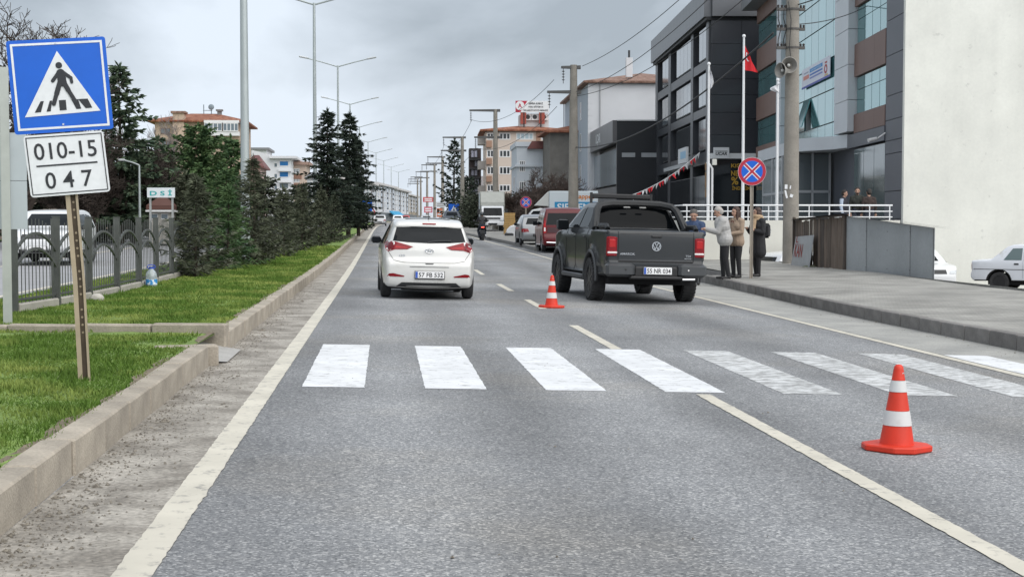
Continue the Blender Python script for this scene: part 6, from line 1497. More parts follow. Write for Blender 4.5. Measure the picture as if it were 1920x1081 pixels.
# ---------------------------------------------------------------- white gabled house
def hip_roof(name, mat, parent, x0, x1, y0, y1, z0, zr_, inset_, over=.5, ridge_axis='x'):
    x0 -= over; x1 += over; y0 -= over; y1 += over; m = MB(); ym = (y0 + y1) / 2
    v = [(x0, y0, z0), (x1, y0, z0), (x1, y1, z0), (x0, y1, z0), (x0 + inset_, ym, zr_), (x1 - inset_, ym, zr_), (x0, y0, z0 - .18), (x1, y0, z0 - .18), (x1, y1, z0 - .18), (x0, y1, z0 - .18)]
    m.add(v, [(0, 1, 5, 4), (1, 2, 5), (2, 3, 4, 5), (3, 0, 4), (6, 7, 1, 0), (7, 8, 2, 1), (8, 9, 3, 2), (9, 6, 0, 3), (9, 8, 7, 6)]); return m.build(name, mat, parent)
def white_house():
    B = Bld('white_house', 'tall white rendered house with brown tiled hip roof', 1103, 132, 809); t = B.t
    def X(u): return B.L(u, 250)[0]
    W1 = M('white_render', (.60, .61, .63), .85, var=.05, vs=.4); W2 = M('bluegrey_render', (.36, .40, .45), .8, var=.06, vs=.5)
    xe = X(1059); ze = 14.1; yb = 13
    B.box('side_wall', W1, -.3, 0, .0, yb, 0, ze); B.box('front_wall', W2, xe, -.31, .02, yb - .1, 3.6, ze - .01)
    B.box('ground_floor', M('shop_grey', (.17, .175, .17), .7), xe, -.32, .8, yb - .2, 0, 3.55)
    for i in range(3): a = xe + (-xe) * (.12 + .3 * i); B.win('L', a, a + 1.6, .5, 3.0, 2, 1, M('old_frame', (.25, .25, .24), .6), WGL, .2, .08, 'shop_window', -.75)
    for z in (5.2, 8.2, 11.2):
        for f in (.25, .7): a = xe * (1 - f); B.win('L', a - .6, a + .6, z, z + 1.7, 2, 1, WFR, WGR, .12, .07)
    for i in range(24): m = MB(); m.box(-.3, .03, -.04, .35 if i % 2 else .22, .3 + i * .57, .3 + i * .57 + .52); m.build('quoin', W1, t)
    for z in (10.4,): y, _ = B.S(1228, 200); B.win('S', y - .9, y + .5, 7.6, 9.4, 2, 1, WFR, WGR, .12, .07)
    hip_roof('roof', TILEB, t, xe, 0, 0, yb, ze + .2, ze + 2.1, (-xe) * .5, .5)
    y, _ = B.S(1186, 130); m = MB(); m.box(-2.6, -2.1, y - .3, y + .3, ze + .8, ze + 2.6); m.build('chimney', W1, t); m = MB(); m.tube([(-2.35, y, ze + 2.5), (-2.35, y, ze + 3.3)], .1, 8); m.build('flue', DARK, t)
    y, _ = B.S(1125, 200); m = MB(); m.tube([(.08, y, 0), (.08, y, ze)], .06, 6); m.build('downpipe', M('pipe_grey', (.35, .36, .37), .5), t)
    m = MB(); m.tube([(xe, -.1, 0), (xe, -.1, ze)], .06, 6); m.build('downpipe', M('pipe_grey'), t)
white_house()
# ---------------------------------------------------------------- rough grey house, pale house, cream block, balcony tower
def mid_right():
    RG = M('rough_cement', (.17, .16, .145), .95, var=.2, vs=.8, fine=.1)
    B = Bld('grey_house', 'narrow bare cement house with small tiled eave', 1031, 142, 780); B.box('wall', RG, -8, 0, 0, 6.5, 0, 10.2); hip_roof('roof', TILE, B.t, -8, 0, 0, 6.5, 10.35, 11.2, 3, .6)
    B = Bld('pale_house', 'pale grey three-storey house with dark barred windows', 969, 150, 790); t = B.t; PW_ = M('pale_blue_render', (.52, .56, .60), .8, var=.06, vs=.5)
    B.box('wall', PW_, -9, 0, 0, 9.5, 0, 9.2); B.box('parapet', PW_, -9.2, .15, -.15, 9.6, 9.21, 9.7)
    B.box('ledge', PW_, -9.1, .25, -.2, 9.6, 7.1, 7.35); B.box('ledge', PW_, -9.1, .2, -.15, 9.6, 3.9, 4.1)
    for v0, v1 in ((301, 322), (340, 360)):
        y0, z1 = B.S(969.5, v0); y1, z0 = B.S(985, v1); B.win('S', max(.25, y0), y1, z0, z1, 3, 1, WFR, WGL, .15, .08)
    for z in (4.6, 1.5): B.win('L', -5, -3.6, z, z + 1.6, 2, 1, WFR, WGL, .15, .08)
    y0, z0 = B.S(988, 281); y1, _ = B.S(1040, 281); m = MB(); m.prism([(y0, z0 + .1), (y1, z0 + .1), (y1 - .3, z0 + .9), (y0 + .5, z0 + .9)], -5, .4, 'x'); m.build('maroon_roof', M('maroon_sheet', (.16, .06, .055), .6, var=.15, vs=.5), t)
    m = MB(); m.prism([(y0 + .2, z0 + .1), (y1 - .3, z0 + .1), (y1 - .3, z0 + 2.2), (y0 + .2, z0 + 1.2)], -4.5, -.6, 'x')
    # cream apartment block
    B = Bld('apartment_block', 'cream four-storey apartment block with red tiled roof', 911, 175, 815); t = B.t; CR = M('cream_pink_render', (.58, .49, .42), .85, var=.05, vs=.4); BRN = M('tan_panel', (.33, .20, .14), .8)
    H = B.S(940, 247)[1]; yb = B.S(1062, 247)[0]
    B.box('wall', CR, -10, 0, 0, yb, 0, H); rf = hip_roof('roof', TILE, t, -10, 0, 0, yb, H + .25, B.S(940, 231)[1], 4.6, .7)
    for (v0, v1) in ((249, 262), (281, 295), (312, 327), (346, 359)):
        for (u0, u1, n, fm, gm) in ((913, 926, 2, WFR, WGL), (936, 957, 3, WFR, WGL), (968, 1000, 4, WFR, WBL), (1015, 1040, 3, WFR, WBL)):
            y0, z1 = B.S(u0, v0); y1, z0 = B.S(u1, v1); B.win('S', y0, y1, z0, z1, n, 1, fm, gm, .15, .12)
    for v0, v1 in ((264, 276), (297, 308), (330, 341)):
        y0, z1 = B.S(911, v0); y1, z0 = B.S(922, v1); m = MB(); m.box(0, .5, .05, y1, z0, z1); m.build('balcony_panel', BRN, t)
    y0, z0 = B.S(1005, 264); y1, _ = B.S(1013, 264); m = MB(); m.box(0, .1, y0, y1, z0, H); m.build('brown_strip', BRN, t)
    for k in range(4): z = 2 + k * 3; B.win('L', -7, -5.4, z, z + 1.4, 2, 1, WFR, WGL, .15, .08); m = MB(); m.box(-4, -1, -.9, 0, z - .2, z + .8); m.build('balcony', M('balcony_grey', (.35, .33, .31), .8), t)
    y0, z0 = B.S(976, 231); y1, z1 = B.S(1032, 213); m = MB(); m.box(-5, -2.5, y0, y1, z0 - 1, z1); m.build('roof_room', M('roof_room_white', (.6, .6, .6), .8), t)
    for u in (992, 1005, 1022):
        y, z = B.S(u, 217); m = MB(); m.box(-2.45, -2.1, y - .5, y + .5, z - .4, z + .4); ac = m.build('air_conditioner', WFR, t); m = MB(); m.ring((-2.1, y, z), (-2.08, y, z), .28, .28, 14); m.build('fan', DARK, ac)
    for u in (983, 1018): y, z = B.S(u, 212); m = MB(); m.box(-2.0, -1.7, y - .35, y + .35, z - 1.2, z + .6); m.build('red_post', M('brick_red', (.3, .07, .05), .8), t)
    # rooftop billboard
    y0, z1 = B.S(968, 187); y1, z0 = B.S(1032, 209)
    bl = thing('billboard', 'red and white rooftop billboard on the cream apartment block', 'billboard'); bl.location = t.location; bl.rotation_euler = t.rotation_euler
    m = MB(); m.box(-1.85, -1.65, y0, y1, z0, z1); bd = m.build('board', M('billboard_white', (.68, .69, .70), .5), bl)
    m = MB(); w = y1 - y0; h = z1 - z0; m.prism([(y0, z0), (y0 + w * .14, z0), (y0 + w * .35, z1), (y0, z1)], -1.645, -1.63, 'x'); m.build('red_field', SIGNR, bd)
    TB = Matrix.Translation((-1.6, y0 + w * .13, z0 + h * .58)) @ Matrix.Rotation(math.pi / 2, 4, 'Z')
    m = MB(); m.prism([(.55 * math.cos(a), .55 * math.sin(a)) for a in np.linspace(0, 6.283, 21)[:-1]], -.005, .005, 'y', TB); m.build('disc', M('billboard_white'), bd); lettering(bd, 'A', 0, 0, .5, .55, SIGNR, -.02, .02, TB)
    for s_, f, g_, ww in (('SAFRA ALMAZ', .60, .78, .42), ('ÖZEL EĞİTİM VE', .60, .5, .44), ('REHABİLİTASYON MERKEZİ', .60, .2, .72)):
        lettering(bd, s_, 0, 0, w * ww, h * .17, SIGNK, 0, .02, Matrix.Translation((-1.6, y0 + w * f, z0 + h * g_)) @ Matrix.Rotation(math.pi / 2, 4, 'Z'))
    for f in (.25, .75): m = MB(); m.box(-1.8, -1.7, y0 + w * f - .08, y0 + w * f + .08, z0 - 2, z0); m.build('leg', DARK, bl)
    # dark balcony tower
    B = Bld('balcony_tower', 'dark brown tower of balconies with lilac window panels', 880, 190, 815); t = B.t; y1 = B.S(902, 300)[0]; zt = B.S(880, 278)[1]
    B.box('wall', M('tower_brown', (.035, .022, .022), .6), -4, 0, 0, y1, 0, zt)
    for k, (v0, v1) in enumerate(((280, 296), (300, 313), (317, 330), (334, 347), (352, 366))):
        ya, z1 = B.S(882 if k % 2 == 0 else 889, v0); yb_, z0 = B.S(896 if k % 2 == 0 else 899, v1); B.win('S', ya, yb_, z0, z1, 2, 1, DARK, M('lilac_glass', (.42, .42, .52), .2), .1, .1, 'balcony_window', .15)
        m = MB(); m.box(.0, .6, 0, y1, z0 - .3, z0 - .12); m.build('balcony_slab', DARK, t)
    # low pale terrace house glimpsed left of the tower
    B = Bld('low_house', 'low house with grey windows behind the third power pole', 868, 210, 815); B.box('wall', M('low_house_grey', (.33, .31, .32), .8), -6, 0, 0, 6, 0, B.S(868, 330)[1])
    for v in (338, 355): y0, z1 = B.S(870, v); y1, z0 = B.S(879, v + 9); B.win('S', y0, y1, z0, z1, 2, 1, WFR, WGL, .1, .1)
mid_right()

# ---------------------------------------------------------------- left side buildings (camera-facing front, local x right, y away)
def front_house(name, label, u0, u1, vt, d, depth, mat, z0=0, rz=0):
    a = P(u0, vt, d); b = P(u1, vt, d); t = thing(name, label, 'building', (a.x, d, 0), rz); W_ = (b.x - a.x)
    m = MB(); m.box(0, W_, 0, depth, z0 - 1, a.z); m.build('wall', mat, t)
    def q(u, v): p = P(u, v, d); return p.x - a.x, p.z
    return t, W_, a.z, q
def fwin(t, x0, x1, z0, z1, n, fm, gm, y=0.0, fw=.1, name='window'):
    m = MB(); m.box(x0, x1, y - .04, y + .1, z0, z0 + fw); m.box(x0, x1, y - .04, y + .1, z1 - fw, z1)
    for i in range(n + 1): c = x0 + (x1 - x0) * i / n; m.box(max(x0, c - fw / 2), min(x1, c + fw / 2), y - .035, y + .1, z0 + fw, z1 - fw)
    w = m.build(name, fm, t)
    for i in range(n): m = MB(); m.box(x0 + (x1 - x0) * i / n + fw * .4, x0 + (x1 - x0) * (i + 1) / n - fw * .4, y - .02, y + .05, z0 + fw * .6, z1 - fw * .6); m.build('pane', gm, w)
    return w
def left_side():
    BG = M('beige_pink_render', (.50, .38, .29), .85, var=.06, vs=.4)
    t, W_, H, q = front_house('red_roof_house', 'beige house with red tiled hip roof above the trees at left', 290, 452, 229, 170, 12, BG)
    rf = hip_roof('roof', TILE, t, 0, W_, 0, 12, H + .2, q(360, 206)[1], W_ * .42, .8)
    x0, z1 = q(385, 231); x1, z0 = q(418, 247); fwin(t, x0, x1, z0, z1, 4, WFR, WGR, -.9); x0, _ = q(420, 231); x1, _ = q(448, 247); fwin(t, x0, x1, z0, z1, 4, WFR, WGR, -.9)
    xa, _ = q(384, 250); xb, _ = q(450, 250); m = MB(); m.box(xa, xb, -.85, 0, z0 - .5, z0 - .02); m.box(xa, xb, -.85, 0, z1 + .02, z1 + .3); m.build('balcony', WFR, t)
    x0, _ = q(325, 213); x1, _ = q(346, 213); m = MB(); m.box(x0, x1, -.6, 1.2, 2, q(325, 213)[1]); m.build('stair_tower', BG, t); m = MB(); m.box(x0 - .2, x1 + .2, -.8, 1.4, q(325, 213)[1], q(325, 209)[1]); m.build('tower_cap', TILEB, t)
    for u, v0, v1 in ((310, 240, 252), (358, 238, 250), (405, 256, 268), (360, 262, 274), (312, 264, 276), (430, 262, 272)): x, z1 = q(u, v0); z0 = q(u, v1)[1]; fwin(t, x - .55, x + .55, z0, z1, 2, M('brown_frame', (.16, .09, .06), .6), WGR)
    x, z = q(402, 207); m = MB(); m.box(x - .25, x + .25, 5, 5.5, H, z + .3); m.box(x - .4, x + .4, 4.85, 5.65, z + .3, z + .5); m.build('chimney', M('chimney_grey', (.2, .2, .2), .8), t)
    x, z = q(370, 203); m = MB(); m.tube([(x, 6, H + 1), (x, 6, z + .9)], .06, 5); m.tube([(x + .9, 6, H + 1), (x + .9, 6, z + .9)], .06, 5); m.tube([(x - .1, 6, z + .2), (x + 1, 6, z + .2)], .04, 5); m.ball((x + .9, 5.8, z + .6), .35, 10, 6, (1, .3, 1)); m.build('antenna', M('antenna_grey', (.2, .25, .28), .5), t)
    WH = M('clean_white_render', (.66, .67, .69), .8, var=.04, vs=.3); BLW = M('blue_window', (.03, .17, .42), .15, spec=.6); TAN = M('tan_render', (.50, .40, .33), .8)
    t, W_, H, q = front_house('white_apartment', 'white apartment house with bright blue windows above the young spruces', 472, 545, 297, 225, 14, WH)
    for v0, v1, g in ((301, 312, BLW), (321, 333, BLW), (342, 354, WGR)): x0, z1 = q(524, v0); x1, z0 = q(541, v1); fwin(t, x0, x1, z0, z1, 1, WFR, g, -.02, .12); x0, z1 = q(514, v0 + 4); x1, z0 = q(520, v1 + 2); fwin(t, x0, x1, z0, z1, 1, WFR, WGR)
    x0, z0 = q(505, 297); m = MB(); m.box(x0, W_ + 1.0, -1, 14, H, H + .35); m.prism([(0, H), (x0, H), (x0, H + .6), (0, H + 1.3)], 0, 14, 'y'); m.build('roof', M('white_roof', (.62, .62, .64), .7), t)
    for v in (318, 339, 360): x0, z = q(523, v); m = MB(); m.box(x0, W_ + .3, -.9, 0, z - .25, z + .1); m.build('balcony', WH, t)
    t, W_, H, q = front_house('tan_apartment', 'tan apartment house with brown bands beside the white one', 546.5, 574, 309, 232, 12, TAN)
    for v0, v1 in ((316, 325), (334, 342), (351, 360)):
        x0, z1 = q(551, v0); x1, z0 = q(562, v1); fwin(t, x0, x1, z0, z1, 4, WFR, WGR); m = MB(); m.box(x0 - .2, x1 + .3, -.12, 0, z0 - .9, z0 - .15); m.build('brown_band', M('brown_band', (.25, .14, .10), .8), t)
    m = MB(); m.box(-.2, W_ + .6, -.6, 12, H, H + .5); m.build('roof', M('brown_roof', (.3, .2, .16), .8), t)
    t, W_, H, q = front_house('white_villa', 'white villa with maroon roof just right of the nearest street lamp', 470, 500, 281, 260, 12, WH)
    m = MB(); m.box(-.5, W_ + .5, -.6, 12, H, H + .4); m.build('roof', M('grey_roof', (.2, .2, .21), .7), t); x0, z1 = q(476, 290); x1, z0 = q(484, 300); fwin(t, x0, x1, z0, z1, 2, WFR, WGR)
    t, W_, H, q = front_house('maroon_house', 'small house with maroon gables behind the nearest street lamp', 462, 488, 312, 180, 9, M('pinkish_render', (.45, .33, .3), .8)); hip_roof('roof', M('maroon_sheet'), t, 0, W_, 0, 9, H, H + 1.6, 1, .5)
    t, W_, H, q = front_house('white_villa', 'white house low between the second lamp and the tall spruces', 576, 600, 333, 210, 9, WH)
    for v in (340, 356): x0, z1 = q(580, v); x1, z0 = q(592, v + 9); fwin(t, x0, x1, z0, z1, 2, WFR, WGR)
    hip_roof('roof', M('grey_roof'), t, 0, W_, 0, 9, H, H + 1.0, 1, .4)
    # long white terrace along the far bend: three blocks, their fronts turned to the road
    for k, (u0, u1, d, vt, lab, mt) in enumerate(((662, 702, 250, 336, 'nearest block of the far white apartment row', WH), (700, 740, 300, 345, 'middle block of the far white apartment row', WH), (738, 766, 360, 355, 'far block of the white apartment row', WH), (764, 782, 420, 366, 'tan block closing the far apartment row', M('far_tan', (.36, .30, .22), .8)))):
        a = P(u0, vt, d); b = P(u1, vt + 9, d + 45); W_ = math.hypot(b.x - a.x, b.y - a.y); t = thing('terrace_block', lab, 'building', (a.x, a.y, 0), math.atan2(b.y - a.y, b.x - a.x)); H = a.z
        m = MB(); m.box(0, W_, 0, 14, 0, H); m.build('wall', mt, t); m = MB(); m.box(-.6, W_ + .3, -.9, 14.5, H, H + .45); m.build('roof', M('terrace_roof', (.55, .53, .52), .7), t)
        n = 7
        for i in range(n):
            for j in range(4):
                z0 = 4.2 + j * (H - 4.6) / 4; x0 = W_ * (i + .2) / n; fwin(t, x0, x0 + W_ / n * .5, z0, z0 + 1.5, 1, WFR if i % 2 else DARK, WGR if (i + j) % 3 else WGL, 0, .25)
            if i % 3 == 2: m = MB(); m.box(W_ * (i + .8) / n, W_ * (i + .98) / n, -.06, 0, 3.5, H - .2); m.build('dark_strip', M('dark_strip', (.12, .11, .11), .8), t)
        m = MB(); m.box(0, W_, -1.2, -.02, .3, 3.3); m.build('shop_row', M('shop_row_dark', (.07, .075, .08), .4), t)
        if k == 1: m = MB(); m.prism([(-2.6, 2.8), (-1.25, 3.8), (-1.25, 3.5), (-2.6, 2.5)], W_ * .45, W_ * .95, 'x'); m.build('awning', M('awning_blue', (.02, .28, .5), .6), t)
    # earth bank and wall beyond the other carriageway
    BK = M('earth_bank', (.16, .12, .085), .95, var=.3, vs=.6, fine=.2, fs=8)
    tag(sheet('bank', steps(8, 240), lambda y: -24, -17.6, lambda x, y: zopp(-17, y) + .1 + .32 * max(0, -17.9 - x), BK, .02, 6), kind='structure')
    # DSI name board
    p = P(302, 361, 60); w = 50 / F * 60; h = 18 / F * 60; t = thing('name_board', 'white name board with turquoise letters D S İ among the conifers', 'sign', (p.x, p.y, zopp(-17, 60)), 0)
    zc = p.z - t.location.z; m = MB(); m.box(-w / 2, w / 2, -.04, .04, zc - h / 2, zc + h / 2); bd = m.build('board', M('board_white', (.66, .7, .72), .5), t); lettering(bd, 'D S İ', 0, zc, w * .8, h * .62, M('turquoise_letters', (.03, .36, .36), .5), -.05, .025)
    for s in (-1, 1): m = MB(); m.box(s * w * .4 - .04, s * w * .4 + .04, .05, .12, -.3, zc + h / 2); m.build('leg', GALV, t)
    # gatehouse
    p = P(299, 400, 64); t = thing('gatehouse', 'small gatehouse with red roof and white eaves behind the fence', 'building', (p.x, 64, zopp(-17, 64)), 0); zt = P(300, 397, 64).z - t.location.z
    m = MB(); m.box(-.45, .45, 0, 2, 0, zt); m.build('wall', M('gatehouse_wall', (.42, .40, .36), .8), t); m = MB(); m.box(-.55, .6, -.3, 2.2, zt, zt + .08); m.build('eave', WFR, t); hip_roof('roof', M('gatehouse_roof', (.10, .045, .035), .8), t, -.45, .45, 0, 2, zt + .28, zt + .75, .5, .1)
    for x in (-.22, .22): fwin(t, x - .15, x + .15, zt - .32, zt - .08, 1, WFR, WGR, 0, .03)
left_side()

# ---------------------------------------------------------------- terrace with railing, flags
TZ = .84
def terrace():
    a = P(1281, 412, 50); b = P(1688, 412, 50); zt = 1.46
    t = thing('terrace_wall', 'cream parapet wall carrying the white terrace railing', 'wall'); CW = M('terrace_cream', (.62, .61, .55), .85, var=.06, vs=.6)
    d = (b - a); L = math.hypot(d.x, d.y); t.location = (a.x, a.y, 0); t.rotation_euler.z = math.atan2(d.y, d.x)
    m = MB(); m.box(0, L, 0, .25, -1.2, zt); m.build('front_wall', CW, t); m = MB(); m.box(0, .25, .26, 16, -1.2, zt); m.build('side_wall', CW, t)
    m = MB(); m.box(.26, L - .05, .26, 36, TZ - 1, TZ); m.build('terrace_floor', M('terrace_tile', (.35, .34, .32), .8), t)
    r = thing('railing', 'white three-bar tubular railing along the terrace edge', 'railing', t.location, t.rotation_euler.z); WR = M('railing_white', (.72, .73, .74), .35)
    zt2 = P(1290, 384.5, 50).z
    for k, (f, rr) in enumerate(((1, .03), (.6, .02), (.22, .02))): m = MB(); z = zt + (zt2 - zt) * f; m.tube([(.0, .12, z), (L - .25, .12, z)], rr, 8); m.build('rail', WR, r)
    n = 11
    for i in range(n): x = .15 + (L - .5) * i / (n - 1); m = MB(); m.tube([(x, .12, zt - .05), (x, .12, zt2)], .022, 8); m.build('post', WR, r)
    for k in range(3): m = MB(); z = zt + (zt2 - zt) * (1, .6, .22)[k]; m.tube([(.1, .12, z), (.12, 15, z)], .022, 6); m.build('rail', WR, r)
    m = MB(); m.box(0, 2.4, -.04, 0, -1, .3)
    # flagpoles
    FW = M('flagpole_white', (.72, .73, .74), .35); CL = M('flag_white', (.70, .70, .73), .8); RD = M('flag_red', (.55, .012, .02), .75)
    for u, v1, lab, col in ((1327.5, 122, 'white flagpole with furled white flag, leftmost', CL), (1392.5, 70, 'tall white flagpole with the red flag', RD), (1456.5, 152, 'short white flagpole half hidden by the concrete pole', CL)):
        p = P(u, 390, 53); h = P(u, v1, 53).z - TZ; f = thing('flagpole', lab, 'flagpole', (p.x, 53, TZ)); m = MB(); m.tube([(0, 0, 0), (0, 0, h * .5), (0, 0, h)], [.065, .055, .04], 10); m.build('pole', FW, f, smooth=True); m = MB(); m.ball((0, 0, h + .04), .07); m.build('finial', FW, f, smooth=True)
        fl = thing('flag', ('red flag with white crescent drooping from the tall pole' if col is RD else 'furled white flag on the leftmost flagpole' if u < 1340 else 'white flag beside the concrete pole'), 'flag', (p.x, 53, TZ)); m = MB(); nn = 14
        g = random.Random(int(u)); V = []; wd, dr, hh = (.5, .42, .92) if col is RD else ((.15, .3, .85) if u < 1340 else (-.35, .15, .45)); zt3 = h - (.3 if col is RD else .02 if u < 1340 else -.02)
        for i in range(nn + 1):
            for j in range(nn + 1):
                s, q = i / nn, j / nn; x = .05 + wd * s * (.35 + .65 * q if col is RD else math.sin(math.pi * q) * .9 + .1 * q); y = .10 * math.sin(s * 7 + q * 2) * s - .05 * s; z = zt3 - hh * q * (1 - .12 * s) - dr * s * (1 - q * .55); V.append((x, y, z))
        m.add(V, [(i * (nn + 1) + j, i * (nn + 1) + j + 1, (i + 1) * (nn + 1) + j + 1, (i + 1) * (nn + 1) + j) for i in range(nn) for j in range(nn)]); ob = m.build('cloth', col, fl, smooth=60, fix=False)
        if col is RD:
            m = MB(); ns = 12; c = []
            def cl(s, q): x = .05 + wd * s * (.35 + .65 * q); y = .10 * math.sin(s * 7 + q * 2) * s - .05 * s; z = zt3 - hh * q * (1 - .12 * s) - dr * s * (1 - q * .55); return (x, y - .012, z)
            for i in range(ns + 1):
                a_ = R(40) + R(280) * i / ns; w_ = math.sin(math.pi * i / ns) * .09 + .005; c.append(cl(.28 + (.2) * math.cos(a_) * .9, .38 + .2 * math.sin(a_))); c.append(cl(.28 + (.2 - w_) * math.cos(a_) * .9 + .02, .38 + (.2 - w_) * math.sin(a_)))
            m.add(c, [(2 * i, 2 * i + 1, 2 * i + 3, 2 * i + 2) for i in range(ns)]); m.build('crescent', CL, fl, fix=False)
    # slim white down-pole with box by the shop front
    p = P(1335, 390, 56); f = thing('lamp_pipe', 'slim bent white pipe pole beside the leftmost flagpole', 'pole', (p.x, 56, TZ)); z = P(1335, 304, 56).z - TZ; m = MB(); m.tube([(0, 0, 0), (0, 0, z - .25), (-.1, 0, z - .1), (-.22, 0, z)], .045, 8); m.build('pipe', FW, f, smooth=True)
    p = P(1339, 304, 56); m = MB(); m.bbox(-.09, .09, 0, .1, -.12, .12, .015); o = m.build('meter_box', M('meter_box_pale', (.6, .6, .55), .5), f); o.location = Vector((p.x, 56, p.z)) - f.location + Vector((0, -.1, 0))
    # bunting
    A, Bp = P(1183, 366, 62), P(1312, 286, 66); bn = thing('bunting', 'string of red and white pennants rising to the black building', 'bunting', A); n = 26; D = Bp - A
    m = MB(); m.tube([D * (i / 20) - Vector((0, 0, .9 * (i / 20) * (1 - i / 20))) for i in range(21)], .012, 4); m.build('string', WR, bn)
    for i in range(n):
        f = (i + .5) / n; c = D * f - Vector((0, 0, .9 * f * (1 - f))); g = random.Random(i); e = D.normalized(); w = .12; sw = Vector((g.uniform(-.1, .1), g.uniform(-.12, .12), 0))
        m = MB(); m.add([c - e * w, c + e * w, c + Vector((g.uniform(-.05, .05), g.uniform(-.05, .05), -.24)) + sw], [(0, 1, 2)]); m.build('pennant', RD if (i // 2) % 2 else CL, bn, fix=False)
terrace()

# ---------------------------------------------------------------- plank and sheet-metal shed
def shed():
    a = Vector((13.05, 45.2)); b = Vector((13.15, 40.3)); c = Vector((13.75, 35.2)); z0 = ZP - .05
    t = thing('shed', 'makeshift shed of grey metal sheets and weathered wooden planks', 'shed'); MT = M('grey_sheet_metal', (.37, .39, .40), .55, .35, var=.10, vs=.8, fine=.05, fs=14, rnd=.05); WD = [M('old_plank_%d' % i, cc, .95, var=.35, vs=3, stretch=(4, 4, .6)) for i, cc in enumerate(((.105, .082, .065), (.15, .115, .09), (.075, .06, .05)))]
    n = 26; g = random.Random(5)
    zta, ztb, ztc = P(1500, 414, 45.2).z, P(1590, 404.5, 40.3).z, P(1776, 427, 35.2).z
    for i in range(n):
        f0, f1 = i / n, (i + 1) / n; p, q = a.lerp(b, f0), a.lerp(b, f1); h = zta + (ztb - zta) * f0 + g.uniform(-.05, .02); off = g.uniform(-.02, .02); zb = z0 + (g.uniform(0, .1))
        m = MB(); m.add([(p.x + off, p.y - .006, zb), (q.x + off, q.y + .006, zb), (q.x + off, q.y + .006, h), (p.x + off, p.y - .006, h), (p.x + off + .025, p.y - .006, zb), (q.x + off + .025, q.y + .006, zb), (q.x + off + .025, q.y + .006, h), (p.x + off + .025, p.y - .006, h)], [(0, 1, 2, 3), (4, 7, 6, 5), (0, 4, 5, 1), (3, 2, 6, 7), (0, 3, 7, 4), (1, 5, 6, 2)]); m.build('plank', WD[g.randrange(3)], t)
    k = 4
    for i in range(k):
        p, q = b.lerp(c, i / k), b.lerp(c, (i + 1) / k); za, zb = ztb + (ztc - ztb) * i / k, ztb + (ztc - ztb) * (i + 1) / k; off = .012 * (i % 2)
        m = MB(); m.add([(p.x + off, p.y, z0), (q.x + off, q.y - .04, z0 - .02), (q.x + off, q.y - .04, zb), (p.x + off, p.y, za), (p.x + off + .008, p.y, z0), (q.x + off + .008, q.y - .04, z0 - .02), (q.x + off + .008, q.y - .04, zb), (p.x + off + .008, p.y, za)], [(0, 1, 2, 3), (4, 7, 6, 5), (0, 4, 5, 1), (3, 2, 6, 7), (0, 3, 7, 4), (1, 5, 6, 2)]); m.build('metal_sheet', MT, t)
        for v in range(3): m = MB(); zz_ = z0 + .2 + .5 * v; m.ring((p.x - .004, p.y - .06, zz_), (p.x - .012, p.y - .06, zz_), .012, .01, 6); m.build('screw', DARK, t)
    m = MB(); m.box(b.x - .05, b.x + .05, b.y - .05, b.y + .05, z0, ztb + .03); m.build('corner_post', WD[2], t)
    m = MB(); m.add([(a.x - .12, a.y, zta + .02), (b.x - .14, b.y, ztb + .03), (c.x - .1, c.y - .35, ztc + .02), (c.x + .4, c.y - .2, ztc - .03), (b.x + .12, b.y, ztb + .0), (a.x + .12, a.y, zta + .0)], [(0, 1, 4, 5), (1, 2, 3, 4)]); V = list(m.v); m.add([(x, y, z + .03) for x, y, z in V], [(0, 1, 4, 5), (1, 2, 3, 4)]); m.build('roof_sheet', M('shed_roof', (.12, .105, .10), .8, var=.3, vs=2), t)
    m = MB(); m.box(13.8, 13.83, 35.25, 37.5, z0 - .5, ztc - .1, ) ; m.add([(c.x, c.y, z0), (c.x + .5, c.y + 2.6, z0 - .5), (c.x + .5, c.y + 2.6, ztc - .05), (c.x, c.y, ztc - .02)], [(0, 1, 2, 3)]); m.v = m.v[8:]; m.f = [(0, 1, 2, 3)]; m.m = [0]; m.build('end_sheet', WD[2], t)
    m = MB(); m.box(a.x - .04, a.x + .04, a.y - .04, a.y + .04, z0, zta + .12); m.build('corner_post', WD[2], t)
    # leaning sheet with red brush lettering
    s = thing('leaning_sheet', 'metal sheet with red painted letters leaning on the planks', 'sheet', (12.82, 44.75, ZP), 0); w, h = 2.0, 1.02; T = Matrix.Rotation(math.atan2(-1, .0) , 4, 'Z') @ Matrix.Rotation(R(-8), 4, 'X')
    m = MB(); m.prism([(0, 0), (w, 0), (w * 1.0, h), (.1, h * .93)], 0, .01, 'y', T); pn = m.build('sheet', M('leaning_sheet_grey', (.30, .31, .32), .5, .3, var=.15, vs=2), s)
    RB = M('red_brush_paint', (.25, .05, .04), .8, var=.3, vs=9)
    lettering(pn, 'KAN', .62, .52, .85, .42, RB, -.006, .02, T @ Matrix.Translation((0, 0, 0))); lettering(pn, 'L', .35, .86, .25, .2, RB, -.006, .02, T)
    m = MB(); m.ball((12.9, 43.0, ZP), .16, 10, 6, (1.6, 1, .6)); tag(m.build('rag_heap', M('rag_green', (.13, .14, .10), .95, var=.3, vs=8), smooth=True), 'small dull green rag heap below the leaning sheet', 'rag')
shed()
